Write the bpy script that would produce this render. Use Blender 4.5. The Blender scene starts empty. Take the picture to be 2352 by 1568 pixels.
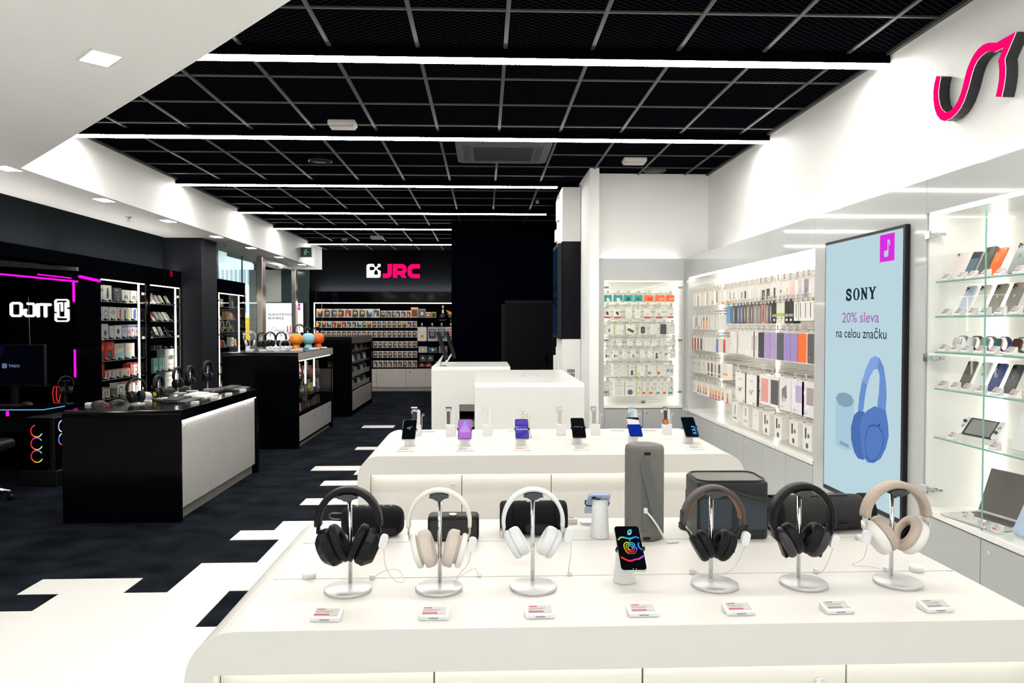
import bpy, bmesh, math, random
from mathutils import Vector, Matrix
from mathutils.geometry import tessellate_polygon
random.seed(11)
PI = math.pi
sc = bpy.context.scene
C = sc.collection

# ------------------------------------------------------------------ camera, world, exposure
F, W_, H_ = 1680.0, 2352.0, 1568.0
EYE = 1.6
pitch = math.atan(40 / F)
yaw = math.atan(63 / F * math.cos(pitch))
cd = bpy.data.cameras.new('camera')
cd.sensor_width = 36.0
cd.lens = 36.0 * F / W_
cd.clip_start = 0.05
cd.clip_end = 100
cam = bpy.data.objects.new('camera', cd)
C.objects.link(cam)
cam.location = (0, 0, EYE)
cam.rotation_euler = (PI / 2 - pitch, 0, -yaw)
sc.camera = cam
sc.view_settings.view_transform = 'Standard'
sc.view_settings.look = 'None'
sc.view_settings.exposure = 0.12
sc.view_settings.gamma = 1.0
sc.view_settings.use_curve_mapping = False
wd = bpy.data.worlds.new('world')
sc.world = wd
wd.use_nodes = True
wd.node_tree.nodes['Background'].inputs[0].default_value = (0.8, 0.9, 1.0, 1)
wd.node_tree.nodes['Background'].inputs[1].default_value = 0.15

STRIP_L = 46.0      # ceiling light lines
DOWN_L = 74.0       # soffit downlights
LED_L = 10.0         # led strips inside the display units
TABLE_LED = 6.0     # led under the table edges
WARM = (1.0, 0.965, 0.905)

# ------------------------------------------------------------------ materials
def lin(c):
    c /= 255.0
    return c / 12.92 if c <= 0.04045 else ((c + 0.055) / 1.055) ** 2.4
def hexc(h):
    h = h.lstrip('#')
    return tuple(lin(int(h[i:i + 2], 16)) for i in (0, 2, 4))

def M(name, col, rough=0.5, metal=0.0, spec=0.5, emit=None, es=0.0, coat=0.0, noise=0.0, nscale=20.0, bump=0.0):
    m = bpy.data.materials.new(name)
    m.use_nodes = True
    nt = m.node_tree
    b = nt.nodes['Principled BSDF']
    if isinstance(col, str):
        col = hexc(col)
    b.inputs['Base Color'].default_value = (*col, 1)
    b.inputs['Roughness'].default_value = rough
    b.inputs['Metallic'].default_value = metal
    b.inputs['Specular IOR Level'].default_value = spec
    b.inputs['Coat Weight'].default_value = coat
    if emit is not None:
        if isinstance(emit, str):
            emit = hexc(emit)
        b.inputs['Emission Color'].default_value = (*emit, 1)
        b.inputs['Emission Strength'].default_value = es
    if noise or bump:
        tc = nt.nodes.new('ShaderNodeTexCoord')
        n = nt.nodes.new('ShaderNodeTexNoise')
        n.inputs['Scale'].default_value = nscale
        n.inputs['Detail'].default_value = 4
        nt.links.new(tc.outputs['Object'], n.inputs['Vector'])
        if noise:
            mx = nt.nodes.new('ShaderNodeMix')
            mx.data_type = 'RGBA'
            mx.inputs[6].default_value = (*[c * (1 - noise) for c in col], 1)
            mx.inputs[7].default_value = (*[min(1, c * (1 + noise)) for c in col], 1)
            nt.links.new(n.outputs['Fac'], mx.inputs[0])
            nt.links.new(mx.outputs[2], b.inputs['Base Color'])
        if bump:
            bp = nt.nodes.new('ShaderNodeBump')
            bp.inputs['Strength'].default_value = bump
            bp.inputs['Distance'].default_value = 0.002
            nt.links.new(n.outputs['Fac'], bp.inputs['Height'])
            nt.links.new(bp.outputs['Normal'], b.inputs['Normal'])
    return m

def glass_mat(name, tint=(1, 1, 1), refl=1.0, ior=1.45):
    m = bpy.data.materials.new(name)
    m.use_nodes = True
    nt = m.node_tree
    for n in list(nt.nodes):
        nt.nodes.remove(n)
    out = nt.nodes.new('ShaderNodeOutputMaterial')
    mix = nt.nodes.new('ShaderNodeMixShader')
    tr = nt.nodes.new('ShaderNodeBsdfTransparent')
    tr.inputs[0].default_value = (*tint, 1)
    gl = nt.nodes.new('ShaderNodeBsdfGlossy')
    gl.inputs['Roughness'].default_value = 0.02
    fr = nt.nodes.new('ShaderNodeFresnel')
    fr.inputs[0].default_value = ior
    ma = nt.nodes.new('ShaderNodeMath')
    ma.operation = 'MULTIPLY'
    ma.inputs[1].default_value = refl
    ge = nt.nodes.new('ShaderNodeNewGeometry')       # the far face of a pane adds no second mirror image
    inv = nt.nodes.new('ShaderNodeMath'); inv.operation = 'SUBTRACT'; inv.inputs[0].default_value = 1.0
    m2 = nt.nodes.new('ShaderNodeMath'); m2.operation = 'MULTIPLY'
    nt.links.new(ge.outputs['Backfacing'], inv.inputs[1])
    nt.links.new(fr.outputs[0], ma.inputs[0])
    nt.links.new(ma.outputs[0], m2.inputs[0]); nt.links.new(inv.outputs[0], m2.inputs[1])
    nt.links.new(m2.outputs[0], mix.inputs[0])
    nt.links.new(tr.outputs[0], mix.inputs[1])
    nt.links.new(gl.outputs[0], mix.inputs[2])
    nt.links.new(mix.outputs[0], out.inputs[0])
    return m

def carpet_mat():
    m = M('carpet', (0.012, 0.014, 0.02), 0.95, spec=0.03)
    nt = m.node_tree
    b = nt.nodes['Principled BSDF']
    tc = nt.nodes.new('ShaderNodeTexCoord')
    n1 = nt.nodes.new('ShaderNodeTexNoise'); n1.inputs['Scale'].default_value = 120; n1.inputs['Detail'].default_value = 3
    n2 = nt.nodes.new('ShaderNodeTexNoise'); n2.inputs['Scale'].default_value = 3.0; n2.inputs['Detail'].default_value = 5
    mp = nt.nodes.new('ShaderNodeMapping'); mp.inputs['Scale'].default_value = (1, 1.3, 1)
    nt.links.new(tc.outputs['Object'], n1.inputs['Vector'])
    nt.links.new(tc.outputs['Object'], mp.inputs['Vector'])
    nt.links.new(mp.outputs['Vector'], n2.inputs['Vector'])
    mu = nt.nodes.new('ShaderNodeMath'); mu.operation = 'MULTIPLY'
    nt.links.new(n1.outputs['Fac'], mu.inputs[0]); nt.links.new(n2.outputs['Fac'], mu.inputs[1])
    cr = nt.nodes.new('ShaderNodeValToRGB')
    cr.color_ramp.elements[0].position = 0.16; cr.color_ramp.elements[0].color = (0.0018, 0.0026, 0.0046, 1)
    cr.color_ramp.elements[1].position = 0.38; cr.color_ramp.elements[1].color = (0.014, 0.018, 0.0245, 1)
    nt.links.new(mu.outputs[0], cr.inputs[0])
    nt.links.new(cr.outputs[0], b.inputs['Base Color'])
    bp = nt.nodes.new('ShaderNodeBump'); bp.inputs['Strength'].default_value = 0.6; bp.inputs['Distance'].default_value = 0.004
    nt.links.new(n1.outputs['Fac'], bp.inputs['Height']); nt.links.new(bp.outputs['Normal'], b.inputs['Normal'])
    return m

def mesh_tile_mat():
    m = M('expanded_metal', (0.006, 0.007, 0.011), 0.6, spec=0.0)
    nt = m.node_tree
    b = nt.nodes['Principled BSDF']
    tc = nt.nodes.new('ShaderNodeTexCoord')
    outs = []
    for sgn in (1, -1):
        mp = nt.nodes.new('ShaderNodeMapping')
        mp.inputs['Rotation'].default_value = (0, 0, sgn * 0.62)
        nt.links.new(tc.outputs['Object'], mp.inputs['Vector'])
        w = nt.nodes.new('ShaderNodeTexWave'); w.wave_type = 'BANDS'; w.bands_direction = 'Y'
        w.inputs['Scale'].default_value = 8.5
        nt.links.new(mp.outputs['Vector'], w.inputs['Vector'])
        outs.append(w)
    mx = nt.nodes.new('ShaderNodeMath'); mx.operation = 'MAXIMUM'
    nt.links.new(outs[0].outputs['Fac'], mx.inputs[0]); nt.links.new(outs[1].outputs['Fac'], mx.inputs[1])
    cr = nt.nodes.new('ShaderNodeValToRGB')
    cr.color_ramp.elements[0].position = 0.90; cr.color_ramp.elements[0].color = (0.0002, 0.0003, 0.0008, 1)
    cr.color_ramp.elements[1].position = 0.99; cr.color_ramp.elements[1].color = (0.011, 0.012, 0.015, 1)
    nt.links.new(mx.outputs[0], cr.inputs[0]); nt.links.new(cr.outputs[0], b.inputs['Base Color'])
    return m

def dots_mat(name, c0, c1, scale, thr=0.45, rough=0.6):
    m = M(name, c0, rough)
    nt = m.node_tree
    b = nt.nodes['Principled BSDF']
    tc = nt.nodes.new('ShaderNodeTexCoord')
    v = nt.nodes.new('ShaderNodeTexVoronoi'); v.inputs['Scale'].default_value = scale
    v.inputs['Randomness'].default_value = 0.0
    cr = nt.nodes.new('ShaderNodeValToRGB')
    cr.color_ramp.elements[0].position = thr - 0.05; cr.color_ramp.elements[0].color = (*c0, 1)
    cr.color_ramp.elements[1].position = thr + 0.05; cr.color_ramp.elements[1].color = (*c1, 1)
    nt.links.new(tc.outputs['Object'], v.inputs['Vector']); nt.links.new(v.outputs['Distance'], cr.inputs[0])
    nt.links.new(cr.outputs[0], b.inputs['Base Color'])
    return m

def emis(name, col, s):
    m = M(name, (0, 0, 0), 0.5, spec=0.0, emit=col, es=s)
    return m

WHITE = M('white_lacquer', (0.86, 0.855, 0.83), 0.22, coat=0.3)
TABLEW = M('table_white', (0.675, 0.658, 0.622), 0.36, spec=.3)
WPAINT = M('white_paint', (0.89, 0.89, 0.87), 0.6, noise=0.02, nscale=3)
WFLOOR = M('white_floor_tile', (0.80, 0.79, 0.765), 0.25, noise=0.02, nscale=4)
GLOSSG = M('pale_grey_gloss', (0.50, 0.515, 0.512), 0.05, spec=0.25)
PALEG = M('pale_grey_door', (0.42, 0.435, 0.435), 0.35)
SILV = M('silver_door', (0.45, 0.442, 0.432), 0.38, metal=0.2, noise=0.05, nscale=6)
SILV2 = M('taupe_door', (0.36, 0.335, 0.315), 0.45, metal=0.1)
TAUPE = M('taupe_cabinet', (0.50, 0.462, 0.438), 0.45)
BLK = M('black_laminate', (0.0012, 0.0014, 0.0024), 0.5, spec=0.0)
BLKG = M('black_gloss', (0.001, 0.001, 0.002), 0.06, spec=0.12)
BLKW = M('black_wall', (0.0007, 0.0011, 0.0030), 0.6, spec=0.0)
NAVY = M('charcoal_wall', (0.009, 0.011, 0.015), 0.7, spec=.15, noise=0.1, nscale=3)
GREYW = M('grey_wall', (0.0125, 0.0148, 0.0168), 0.8, spec=.0, noise=0.05, nscale=3)
STEEL = M('brushed_steel', (0.55, 0.52, 0.48), 0.28, metal=1.0, noise=0.08, nscale=8)
CHROME = M('chrome', (0.82, 0.82, 0.82), 0.08, metal=1.0)
ALU = M('satin_aluminium', (0.60, 0.60, 0.60), 0.38, metal=0.5)
GRIDM = M('ceiling_bar', (0.055, 0.055, 0.054), 0.45, metal=0.2, spec=.2)
PLW = M('white_plastic', (0.80, 0.81, 0.81), 0.35)
PLG = M('grey_plastic', (0.20, 0.205, 0.21), 0.5)
PLB = M('black_plastic', (0.004, 0.0043, 0.0052), 0.42, spec=.3)
RUB = M('black_rubber', (0.0045, 0.005, 0.0065), 0.65, spec=.12, bump=0.3, nscale=300)
LEATH = M('black_leather', (0.0055, 0.006, 0.0072), 0.45, spec=.18, bump=0.4, nscale=160)
GLASS = glass_mat('clear_glass', (0.985, 0.995, 0.99), 0.9)
DGLASS = glass_mat('dark_glass', (0.80, 0.82, 0.82), 0.6)
WGLASS = glass_mat('window_glass', (0.86, 0.93, 0.93), 0.8)
GEDGE = M('green_glass_edge', (0.18, 0.42, 0.36), 0.15, emit=(0.2, 0.5, 0.42), es=0.0)
CARPET = carpet_mat()
TILE = mesh_tile_mat()
LIGHT = emis('light_line', WARM, STRIP_L)
DLIGHT = emis('downlight', (1.0, 0.97, 0.92), DOWN_L)
LED = emis('led_strip', (1.0, 0.94, 0.82), LED_L)
LEDK = emis('led_strip_dark_case', (1.0, 0.90, 0.74), 16.0)
TLED = emis('table_led', (1.0, 0.95, 0.80), TABLE_LED)
TLEDC = emis('counter_led', (1.0, 0.98, 0.95), 26.0)
PINK = emis('pink_sign', '#ff0a6c', 1.0)
MAGE = emis('magenta_glow', '#ff12d6', 1.3)
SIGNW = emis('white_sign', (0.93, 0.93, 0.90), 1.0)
SCRK = M('dark_screen', (0.002, 0.002, 0.004), 0.08, spec=0.5)
_cm = {}
def cm(h, rough=0.45, metal=0.0):
    k = (h, rough, metal)
    if k not in _cm:
        _cm[k] = M('card_' + h.strip('#'), h, rough, metal)
    return _cm[k]
_em = {}
def em(h, s=1.0):
    k = (h, s)
    if k not in _em:
        _em[k] = emis('screen_' + h.strip('#'), h, s)
    return _em[k]

# ------------------------------------------------------------------ mesh building
def rr(w, h, r, n=4, cx=0.0, cy=0.0):
    r = min(r, w / 2 - 1e-5, h / 2 - 1e-5)
    pts = []
    for (sx, sy, a0) in ((1, 1, 0), (-1, 1, PI / 2), (-1, -1, PI), (1, -1, 1.5 * PI)):
        for i in range(n + 1):
            a = a0 + (PI / 2) * i / n
            pts.append((cx + sx * (w / 2 - r) + r * math.cos(a), cy + sy * (h / 2 - r) + r * math.sin(a)))
    return pts
def circ(cx, cy, r, n=24, ry=None):
    ry = ry or r
    return [(cx + r * math.cos(2 * PI * i / n), cy + ry * math.sin(2 * PI * i / n)) for i in range(n)]
def rect(x0, x1, y0, y1):
    return [(x0, y0), (x1, y0), (x1, y1), (x0, y1)]

def T(x=0, y=0, z=0): return Matrix.Translation((x, y, z))
def RX(a): return Matrix.Rotation(a, 4, 'X')
def RY(a): return Matrix.Rotation(a, 4, 'Y')
def RZ(a): return Matrix.Rotation(a, 4, 'Z')
def SC(x, y, z): return Matrix.Diagonal((x, y, z, 1))
def basis(x, y, z, o=(0, 0, 0)):
    m = Matrix.Identity(4)
    for i in range(3):
        m[i][0], m[i][1], m[i][2], m[i][3] = x[i], y[i], z[i], o[i]
    return m
# text frames: local x = reading direction, y = up, z = out of the surface
def face_cam(o): return basis((1, 0, 0), (0, 0, 1), (0, -1, 0), o)
def face_left(o): return basis((0, -1, 0), (0, 0, 1), (-1, 0, 0), o)      # on the right-hand wall, looking to -X
def face_right(o): return basis((0, 1, 0), (0, 0, 1), (1, 0, 0), o)       # on the left-hand side, looking to +X

class MB:
    def __init__(s):
        s.v, s.f, s.m, s.s = [], [], [], []
    def add(s, vs, fs, mi=0, sm=False, X=None):
        b = len(s.v)
        for p in vs:
            s.v.append(tuple(X @ Vector(p)) if X is not None else tuple(p))
        for f in fs:
            s.f.append([b + i for i in f]); s.m.append(mi); s.s.append(sm)
        return s
    def box(s, x0, x1, y0, y1, z0, z1, mi=0, X=None):
        vs = [(x0, y0, z0), (x1, y0, z0), (x1, y1, z0), (x0, y1, z0), (x0, y0, z1), (x1, y0, z1), (x1, y1, z1), (x0, y1, z1)]
        return s.add(vs, [(0, 3, 2, 1), (4, 5, 6, 7), (0, 1, 5, 4), (1, 2, 6, 5), (2, 3, 7, 6), (3, 0, 4, 7)], mi, False, X)
    def cbox(s, c, d, mi=0, X=None):
        return s.box(c[0] - d[0] / 2, c[0] + d[0] / 2, c[1] - d[1] / 2, c[1] + d[1] / 2, c[2] - d[2] / 2, c[2] + d[2] / 2, mi, X)
    def prism(s, loops, axis, a, b, mi=0, X=None, sm=False, mside=None):
        if not isinstance(loops[0][0], (tuple, list)):
            loops = [loops]
        def P(p, t):
            return {'x': (t, p[0], p[1]), 'y': (p[0], t, p[1]), 'z': (p[0], p[1], t)}[axis]
        flat = [p for l in loops for p in l]
        n = len(flat)
        vs = [P(p, a) for p in flat] + [P(p, b) for p in flat]
        fs = []
        if len(loops) == 1 and n <= 4:
            caps = [tuple(range(n))]
        else:
            caps = [tuple(t) for t in tessellate_polygon([[Vector((p[0], p[1], 0)) for p in l] for l in loops])]
        s.add(vs, [c for c in caps] + [tuple(i + n for i in reversed(c)) for c in caps], mi, False, X)
        k = 0
        side = []
        for l in loops:
            m = len(l)
            for i in range(m):
                j = (i + 1) % m
                side.append((k + i, k + j, k + j + n, k + i + n))
            k += m
        s.add(vs, side, mi if mside is None else mside, sm, X)
        return s
    def lathe(s, prof, seg=24, mi=0, sm=True, X=None):
        vs, fs = [], []
        n = len(prof)
        for i in range(seg):
            a = 2 * PI * i / seg
            for (r, z) in prof:
                vs.append((r * math.cos(a), r * math.sin(a), z))
        for i in range(seg):
            j = (i + 1) % seg
            for k in range(n - 1):
                fs.append((i * n + k, j * n + k, j * n + k + 1, i * n + k + 1))
        if prof[0][0] > 1e-6: fs.append(tuple(i * n for i in reversed(range(seg))))
        if prof[-1][0] > 1e-6: fs.append(tuple(i * n + n - 1 for i in range(seg)))
        return s.add(vs, fs, mi, sm, X)
    def tube(s, pts, r, seg=8, mi=0, closed=False, X=None, sm=True):
        pts = [Vector(p) for p in pts]
        n = len(pts)
        vs, fs = [], []
        up = None
        for i, p in enumerate(pts):
            if closed:
                t = pts[(i + 1) % n] - pts[i - 1]
            else:
                t = pts[min(i + 1, n - 1)] - pts[max(i - 1, 0)]
            if t.length < 1e-9: t = Vector((0, 0, 1))
            t.normalize()
            if up is None:
                up = Vector((0, 0, 1)) if abs(t.z) < 0.9 else Vector((1, 0, 0))
            a = up - t * up.dot(t)
            if a.length < 1e-6: a = t.orthogonal()
            a.normalize(); up = a
            b = t.cross(a)
            rad = r[i] if isinstance(r, (list, tuple)) else r
            for k in range(seg):
                q = 2 * PI * k / seg
                vs.append(p + (a * math.cos(q) + b * math.sin(q)) * rad)
        for i in range(n if closed else n - 1):
            j = (i + 1) % n
            for k in range(seg):
                l = (k + 1) % seg
                fs.append((i * seg + k, i * seg + l, j * seg + l, j * seg + k))
        if not closed:
            fs.append(tuple(reversed(range(seg)))); fs.append(tuple((n - 1) * seg + k for k in range(seg)))
        return s.add(vs, fs, mi, sm, X)
    def band(s, path, w, t, mi=0, X=None, rnd=3, taper=None):
        """flat band swept along a path in the XZ plane: width w along Y, thickness t in the plane"""
        n = len(path)
        sec = rr(t, w, min(t, w) * 0.42, rnd)
        m = len(sec)
        vs, fs = [], []
        for i in range(n):
            p0 = Vector(path[max(i - 1, 0)]); p1 = Vector(path[min(i + 1, n - 1)])
            tg = (p1 - p0).normalized()
            nx, nz = -tg[1], tg[0]
            k = taper(i / (n - 1)) if taper else (1, 1)
            for (a, b) in sec:
                a *= k[0]; b *= k[1]
                vs.append((path[i][0] + nx * a, b, path[i][1] + nz * a))
        for i in range(n - 1):
            for j in range(m):
                l = (j + 1) % m
                fs.append((i * m + j, i * m + l, (i + 1) * m + l, (i + 1) * m + j))
        fs.append(tuple(reversed(range(m)))); fs.append(tuple((n - 1) * m + j for j in range(m)))
        return s.add(vs, fs, mi, True, X)
    def stroke(s, pts, w, axis, a, b, mi=0, X=None, closed=False):
        """flat line of width w through 2D points, extruded between a and b"""
        q = list(pts) + ([pts[0]] if closed else [])
        for i in range(len(q) - 1):
            (x0, y0), (x1, y1) = q[i], q[i + 1]
            L = math.hypot(x1 - x0, y1 - y0)
            if L < 1e-9: continue
            nx, ny = -(y1 - y0) / L * w / 2, (x1 - x0) / L * w / 2
            s.prism([(x0 + nx, y0 + ny), (x0 - nx, y0 - ny), (x1 - nx, y1 - ny), (x1 + nx, y1 + ny)], axis, a, b, mi, X)
        for p in q[:len(q) - (1 if closed else 0)]:
            s.prism(circ(p[0], p[1], w / 2, 10), axis, a, b, mi, X)
        return s
    def text(s, txt, w, h, X, mi=0, d=0.0008, bold=0.0, stretch=True):
        vs, fs = text_geo(txt, bold)
        if not vs: return s
        x0 = min(v[0] for v in vs); x1 = max(v[0] for v in vs)
        y0 = min(v[1] for v in vs); y1 = max(v[1] for v in vs)
        kx = w / max(x1 - x0, 1e-6); ky = h / max(y1 - y0, 1e-6)
        if not stretch: kx = ky = min(kx, ky)
        m = X @ SC(kx, ky, 1) @ T(-(x0 + x1) / 2, -(y0 + y1) / 2, 0)
        return s.add([(v[0], v[1], d) for v in vs], fs, mi, False, m)
    def build(s, name, mats, parent=None, loc=(0, 0, 0), rz=0.0, bevel=0.0, bseg=2, sm_all=False):
        me = bpy.data.meshes.new(name)
        me.from_pydata(s.v, [], s.f)
        if not isinstance(mats, (list, tuple)): mats = [mats]
        for m in mats: me.materials.append(m)
        me.polygons.foreach_set('material_index', s.m)
        me.polygons.foreach_set('use_smooth', [True] * len(s.f) if sm_all else s.s)
        bm = bmesh.new(); bm.from_mesh(me)
        bmesh.ops.remove_doubles(bm, verts=bm.verts, dist=1e-6)
        bmesh.ops.recalc_face_normals(bm, faces=bm.faces)
        bm.to_mesh(me); bm.free()
        o = bpy.data.objects.new(name, me)
        C.objects.link(o)
        o.parent = parent
        o.location = loc
        o.rotation_euler = (0, 0, rz)
        if bevel:
            md = o.modifiers.new('bevel', 'BEVEL'); md.width = bevel; md.segments = bseg; md.limit_method = 'ANGLE'; md.angle_limit = 0.7
            md.harden_normals = False
        return o

_tg = {}
def text_geo(txt, bold=0.0):
    k = (txt, bold)
    if k not in _tg:
        cu = bpy.data.curves.new('lettering', 'FONT')
        cu.body = txt; cu.size = 1.0; cu.offset = bold; cu.resolution_u = 3
        o = bpy.data.objects.new('lettering', cu)
        C.objects.link(o)
        dg = bpy.context.evaluated_depsgraph_get()
        me = bpy.data.meshes.new_from_object(o.evaluated_get(dg))
        _tg[k] = ([tuple(v.co) for v in me.vertices], [tuple(p.vertices) for p in me.polygons])
        bpy.data.objects.remove(o); bpy.data.curves.remove(cu); bpy.data.meshes.remove(me)
    return _tg[k]

def tag(o, label, cat, group=None, kind=None):
    o['label'] = label; o['category'] = cat
    if group: o['group'] = group
    if kind: o['kind'] = kind
    return o
def thing(name, label, cat, loc=(0, 0, 0), rz=0.0, group=None):
    o = bpy.data.objects.new(name, None)
    o.empty_display_size = 0.05
    C.objects.link(o)
    o.location = loc; o.rotation_euler = (0, 0, rz)
    return tag(o, label, cat, group)
def struct(name, mb, mats, bevel=0.0, label=None):
    o = mb.build(name, mats, bevel=bevel)
    o['kind'] = 'structure'
    if label: o['label'] = label
    return o
KIDS = {}
def kids(o):
    return [c for c in o.children]
def dup(root, loc, rz=None, label=None, group=None):
    r = root.copy(); C.objects.link(r)
    r.location = loc
    if rz is not None: r.rotation_euler = (0, 0, rz)
    if label: r['label'] = label
    if group: r['group'] = group
    for ch in root.children:
        c = ch.copy(); C.objects.link(c); c.parent = r
        for g in ch.children:
            d = g.copy(); C.objects.link(d); d.parent = c
    return r
ORD = ['first', 'second', 'third', 'fourth', 'fifth', 'sixth', 'seventh', 'eighth', 'ninth', 'tenth', 'eleventh', 'twelfth', 'thirteenth',
       'fourteenth', 'fifteenth', 'sixteenth', 'seventeenth', 'eighteenth', 'nineteenth', 'twentieth', 'twenty-first', 'twenty-second',
       'twenty-third', 'twenty-fourth', 'twenty-fifth', 'twenty-sixth', 'twenty-seventh', 'twenty-eighth', 'twenty-ninth', 'thirtieth',
       'thirty-first', 'thirty-second', 'thirty-third', 'thirty-fourth']
# ================================================================== setting
ZC, ZS, ZU = 3.40, 2.88, 2.37          # ceiling, soffit, top of the display units
XR, XB, XF, XL, XLW = 2.36, 2.69, -3.81, -4.5, -4.73   # right units, right bulkhead, left fascia, left units, left wall
YA, YAW, YBK = 8.55, 8.75, 17.9         # alcove unit front, alcove wall, back wall

struct('floor', MB().box(-10.5, 6.0, -12, 23, -0.1, 0), CARPET, label='dark navy carpet floor')
# white tiles with the stepped edge
wf = MB()
def cell(x0, x1, y0, y1): wf.box(x0, x1, y0, y1, -0.01, 0.003)
XE = 3.0
cell(-9.5, -1.53, -3.9, 4.133); cell(-1.53, -1.27, -3.9, 3.882); cell(-1.27, XE, -3.9, 4.133)
cell(-2.52, -1.53, 4.133, 4.395); cell(-2.765, -2.15, 4.395, 4.65); cell(-1.892, -1.53, 4.395, 4.41)
cell(-1.892, XE, 4.41, 4.927); cell(-1.27, XE, 4.133, 4.41); cell(-1.525, XE, 4.927, 5.455); cell(-1.888, XE, 5.455, 5.70)
cell(-1.632, XE, 5.70, 5.96); cell(-1.15, XE, 5.96, 6.495); cell(-1.635, XE, 6.495, 6.735)
cell(-1.12, XE, 6.735, 7.27); cell(-1.632, XE, 7.27, 7.493); cell(-1.12, XE, 7.493, 7.79); cell(-1.393, XE, 7.79, 8.02)
cell(-1.90, -0.64, 8.02, 8.27); cell(-1.655, -1.13, 9.337, 9.55); cell(-1.90, -1.408, 11.31, 11.58)
struct('floor_tiles', wf, WFLOOR, label='white glossy floor tiles with a stepped edge against the carpet')

struct('ceiling', MB().box(-4.0, 3.2, -4, 18.2, ZC, ZC + 0.1), TILE, label='black expanded metal mesh ceiling tiles')
gb = MB()
for k in range(-7, 5):
    x = 0.137 + 0.5675 * k
    if XF < x < XB: gb.box(x - 0.0125, x + 0.0125, -4, 17.8, ZC - 0.012, ZC + 0.01)
for y in (-2.4, -1.8, -1.2, 0.6, 1.2, 1.8, 3.0, 3.6, 4.23, 5.41, 6.04, 6.68, 7.78, 8.38, 8.9, 9.9, 10.5, 11.1, 12.1, 12.7, 13.1, 14.1, 14.7, 15.4, 16.5, 17.1):
    gb.box(XF, XB, y - 0.010, y + 0.010, ZC - 0.010, ZC + 0.01)
gb.box(XB - 0.03, XB, -4, YAW, ZC - 0.02, ZC + 0.01); gb.box(XF, XF + 0.03, 6.2, 17.8, ZC - 0.02, ZC + 0.01)
struct('trim_1', gb, GRIDM, label='grey ceiling grid bars')

# white lowered ceiling: L-shape with a diagonal edge
so = MB()
so.prism([(-10.4, -4), (5.85, -4), (-0.764, 2.954), (-1.375, 3.62), (-2.79, 5.12), (XF, 6.19), (XF, 17.35), (-4.85, 17.35), (-4.85, 14.0), (-4.62, 14.0), (-4.62, 12.6), (-10.4, 12.6)], 'z', ZS, ZC + 0.05)
struct('ceiling_soffit', so, WPAINT, label='white lowered plaster ceiling with a diagonal edge')

struct('wall_right_lower', MB().box(XR + .46, XR + .5, -4, 2.3, 0, ZU).box(XR + .46, XR + .5, 2.3, YAW + 0.3, 0, ZU), WPAINT)
struct('wall_right', MB().box(XB, XB + 0.1, -4, YAW + 0.1, ZU + .003, ZC), WPAINT, label='white upper wall above the display units')
struct('wall_alcove', MB().box(1.327, XB, YAW, YAW + 0.1, ZU + .003, ZC), WPAINT, label='white wall at the end of the bright side')
struct('wall_fin', MB().box(1.215, 1.325, 8.44, 9.4, 0, ZC), WPAINT, bevel=0.003, label='white fin wall between alcove and dark corner')
struct('wall_dark', MB().box(-0.585, 3.3, 13.0, 18.0, 0, ZC).box(1.325, 1.45, 9.4, 13.0, 0, ZC), BLKW, label='black wall block with a black door')
struct('wall_back', MB().box(-5.56, -0.5, YBK, YBK + 0.1, 0, ZC), M('back_wall_paint', (0.0052, 0.0056, 0.0066), 0.65, spec=.0), label='black back wall behind the logo')
struct('wall_left', MB().box(XLW - 0.1, XLW, 4.0, 11.0, ZU - 0.05, ZS), GREYW, label='charcoal wall strip over the black units')
struct('wall_left_niche', MB().box(-6.42, -6.32, 3, 8.3, 0, ZS), GREYW)
struct('wall_left_rear', MB().box(XLW - 0.3, XLW - 0.2, 8.4, 12.5, 0, ZS), GREYW)
# the mall hall behind the photographer, open to the shop
struct('wall_front', MB().box(-10.4, 5.9, -12.1, -12, 0, 4.6), WPAINT)
struct('ceiling_hall', MB().box(-10.4, 5.9, -12, -4, 4.5, 4.6).box(-10.4, 5.9, -4.05, -4, ZS, 4.6), WPAINT)
struct('floor_hall', MB().box(-10.4, 5.9, -12, -3.9, -0.01, 0.003), WFLOOR)
# far side of the mall corridor beyond the shop window
cor = MB().box(-10.4, -10.3, 6, 23, 0, 4.1)
struct('wall_corridor_end', MB().box(-10.3, -5.4, 22.9, 23, 0, 4.1), WPAINT)
struct('wall_corridor_side', MB().box(-5.5, -5.4, 18.01, 22.9, 0, 4.1), WPAINT)
struct('wall_corridor_near', MB().box(-10.3, -4.95, 12.5, 12.6, ZS, 4.1), WPAINT)
struct('ceiling_corridor', MB().box(-10.4, -4.6, 12.55, 23, 4.1, 4.2), WPAINT)
struct('wall_over_window', MB().box(-4.62, -4.58, 12.6, 14.0, ZC + .05, 4.1).box(-4.85, -4.81, 14.0, 17.35, ZC + .05, 4.1), WPAINT)
struct('wall_corridor', cor, M('corridor_wall', (0.55, 0.6, 0.6), 0.6))
cl = thing('corridor_fill', 'added white ceiling panel that lights the corridor outside the glass', 'light', (-7.6, 19.6, 4.07))  # added lamp, put in to brighten the corridor
MB().box(-0.9, 0.9, -1.6, 1.6, 0, 0.03).build('frame', PLW, cl)
MB().box(-0.8, 0.8, -1.5, 1.5, -0.004, 0).build('diffuser', emis('corridor_fill_glow', (0.95, 0.98, 1.0), 26.0), cl)
# columns
struct('column_left', MB().box(-4.95, -4.2, 11.05, 11.68, 0, ZS), NAVY, bevel=0.004, label='charcoal square column beside the glass cases')

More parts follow.
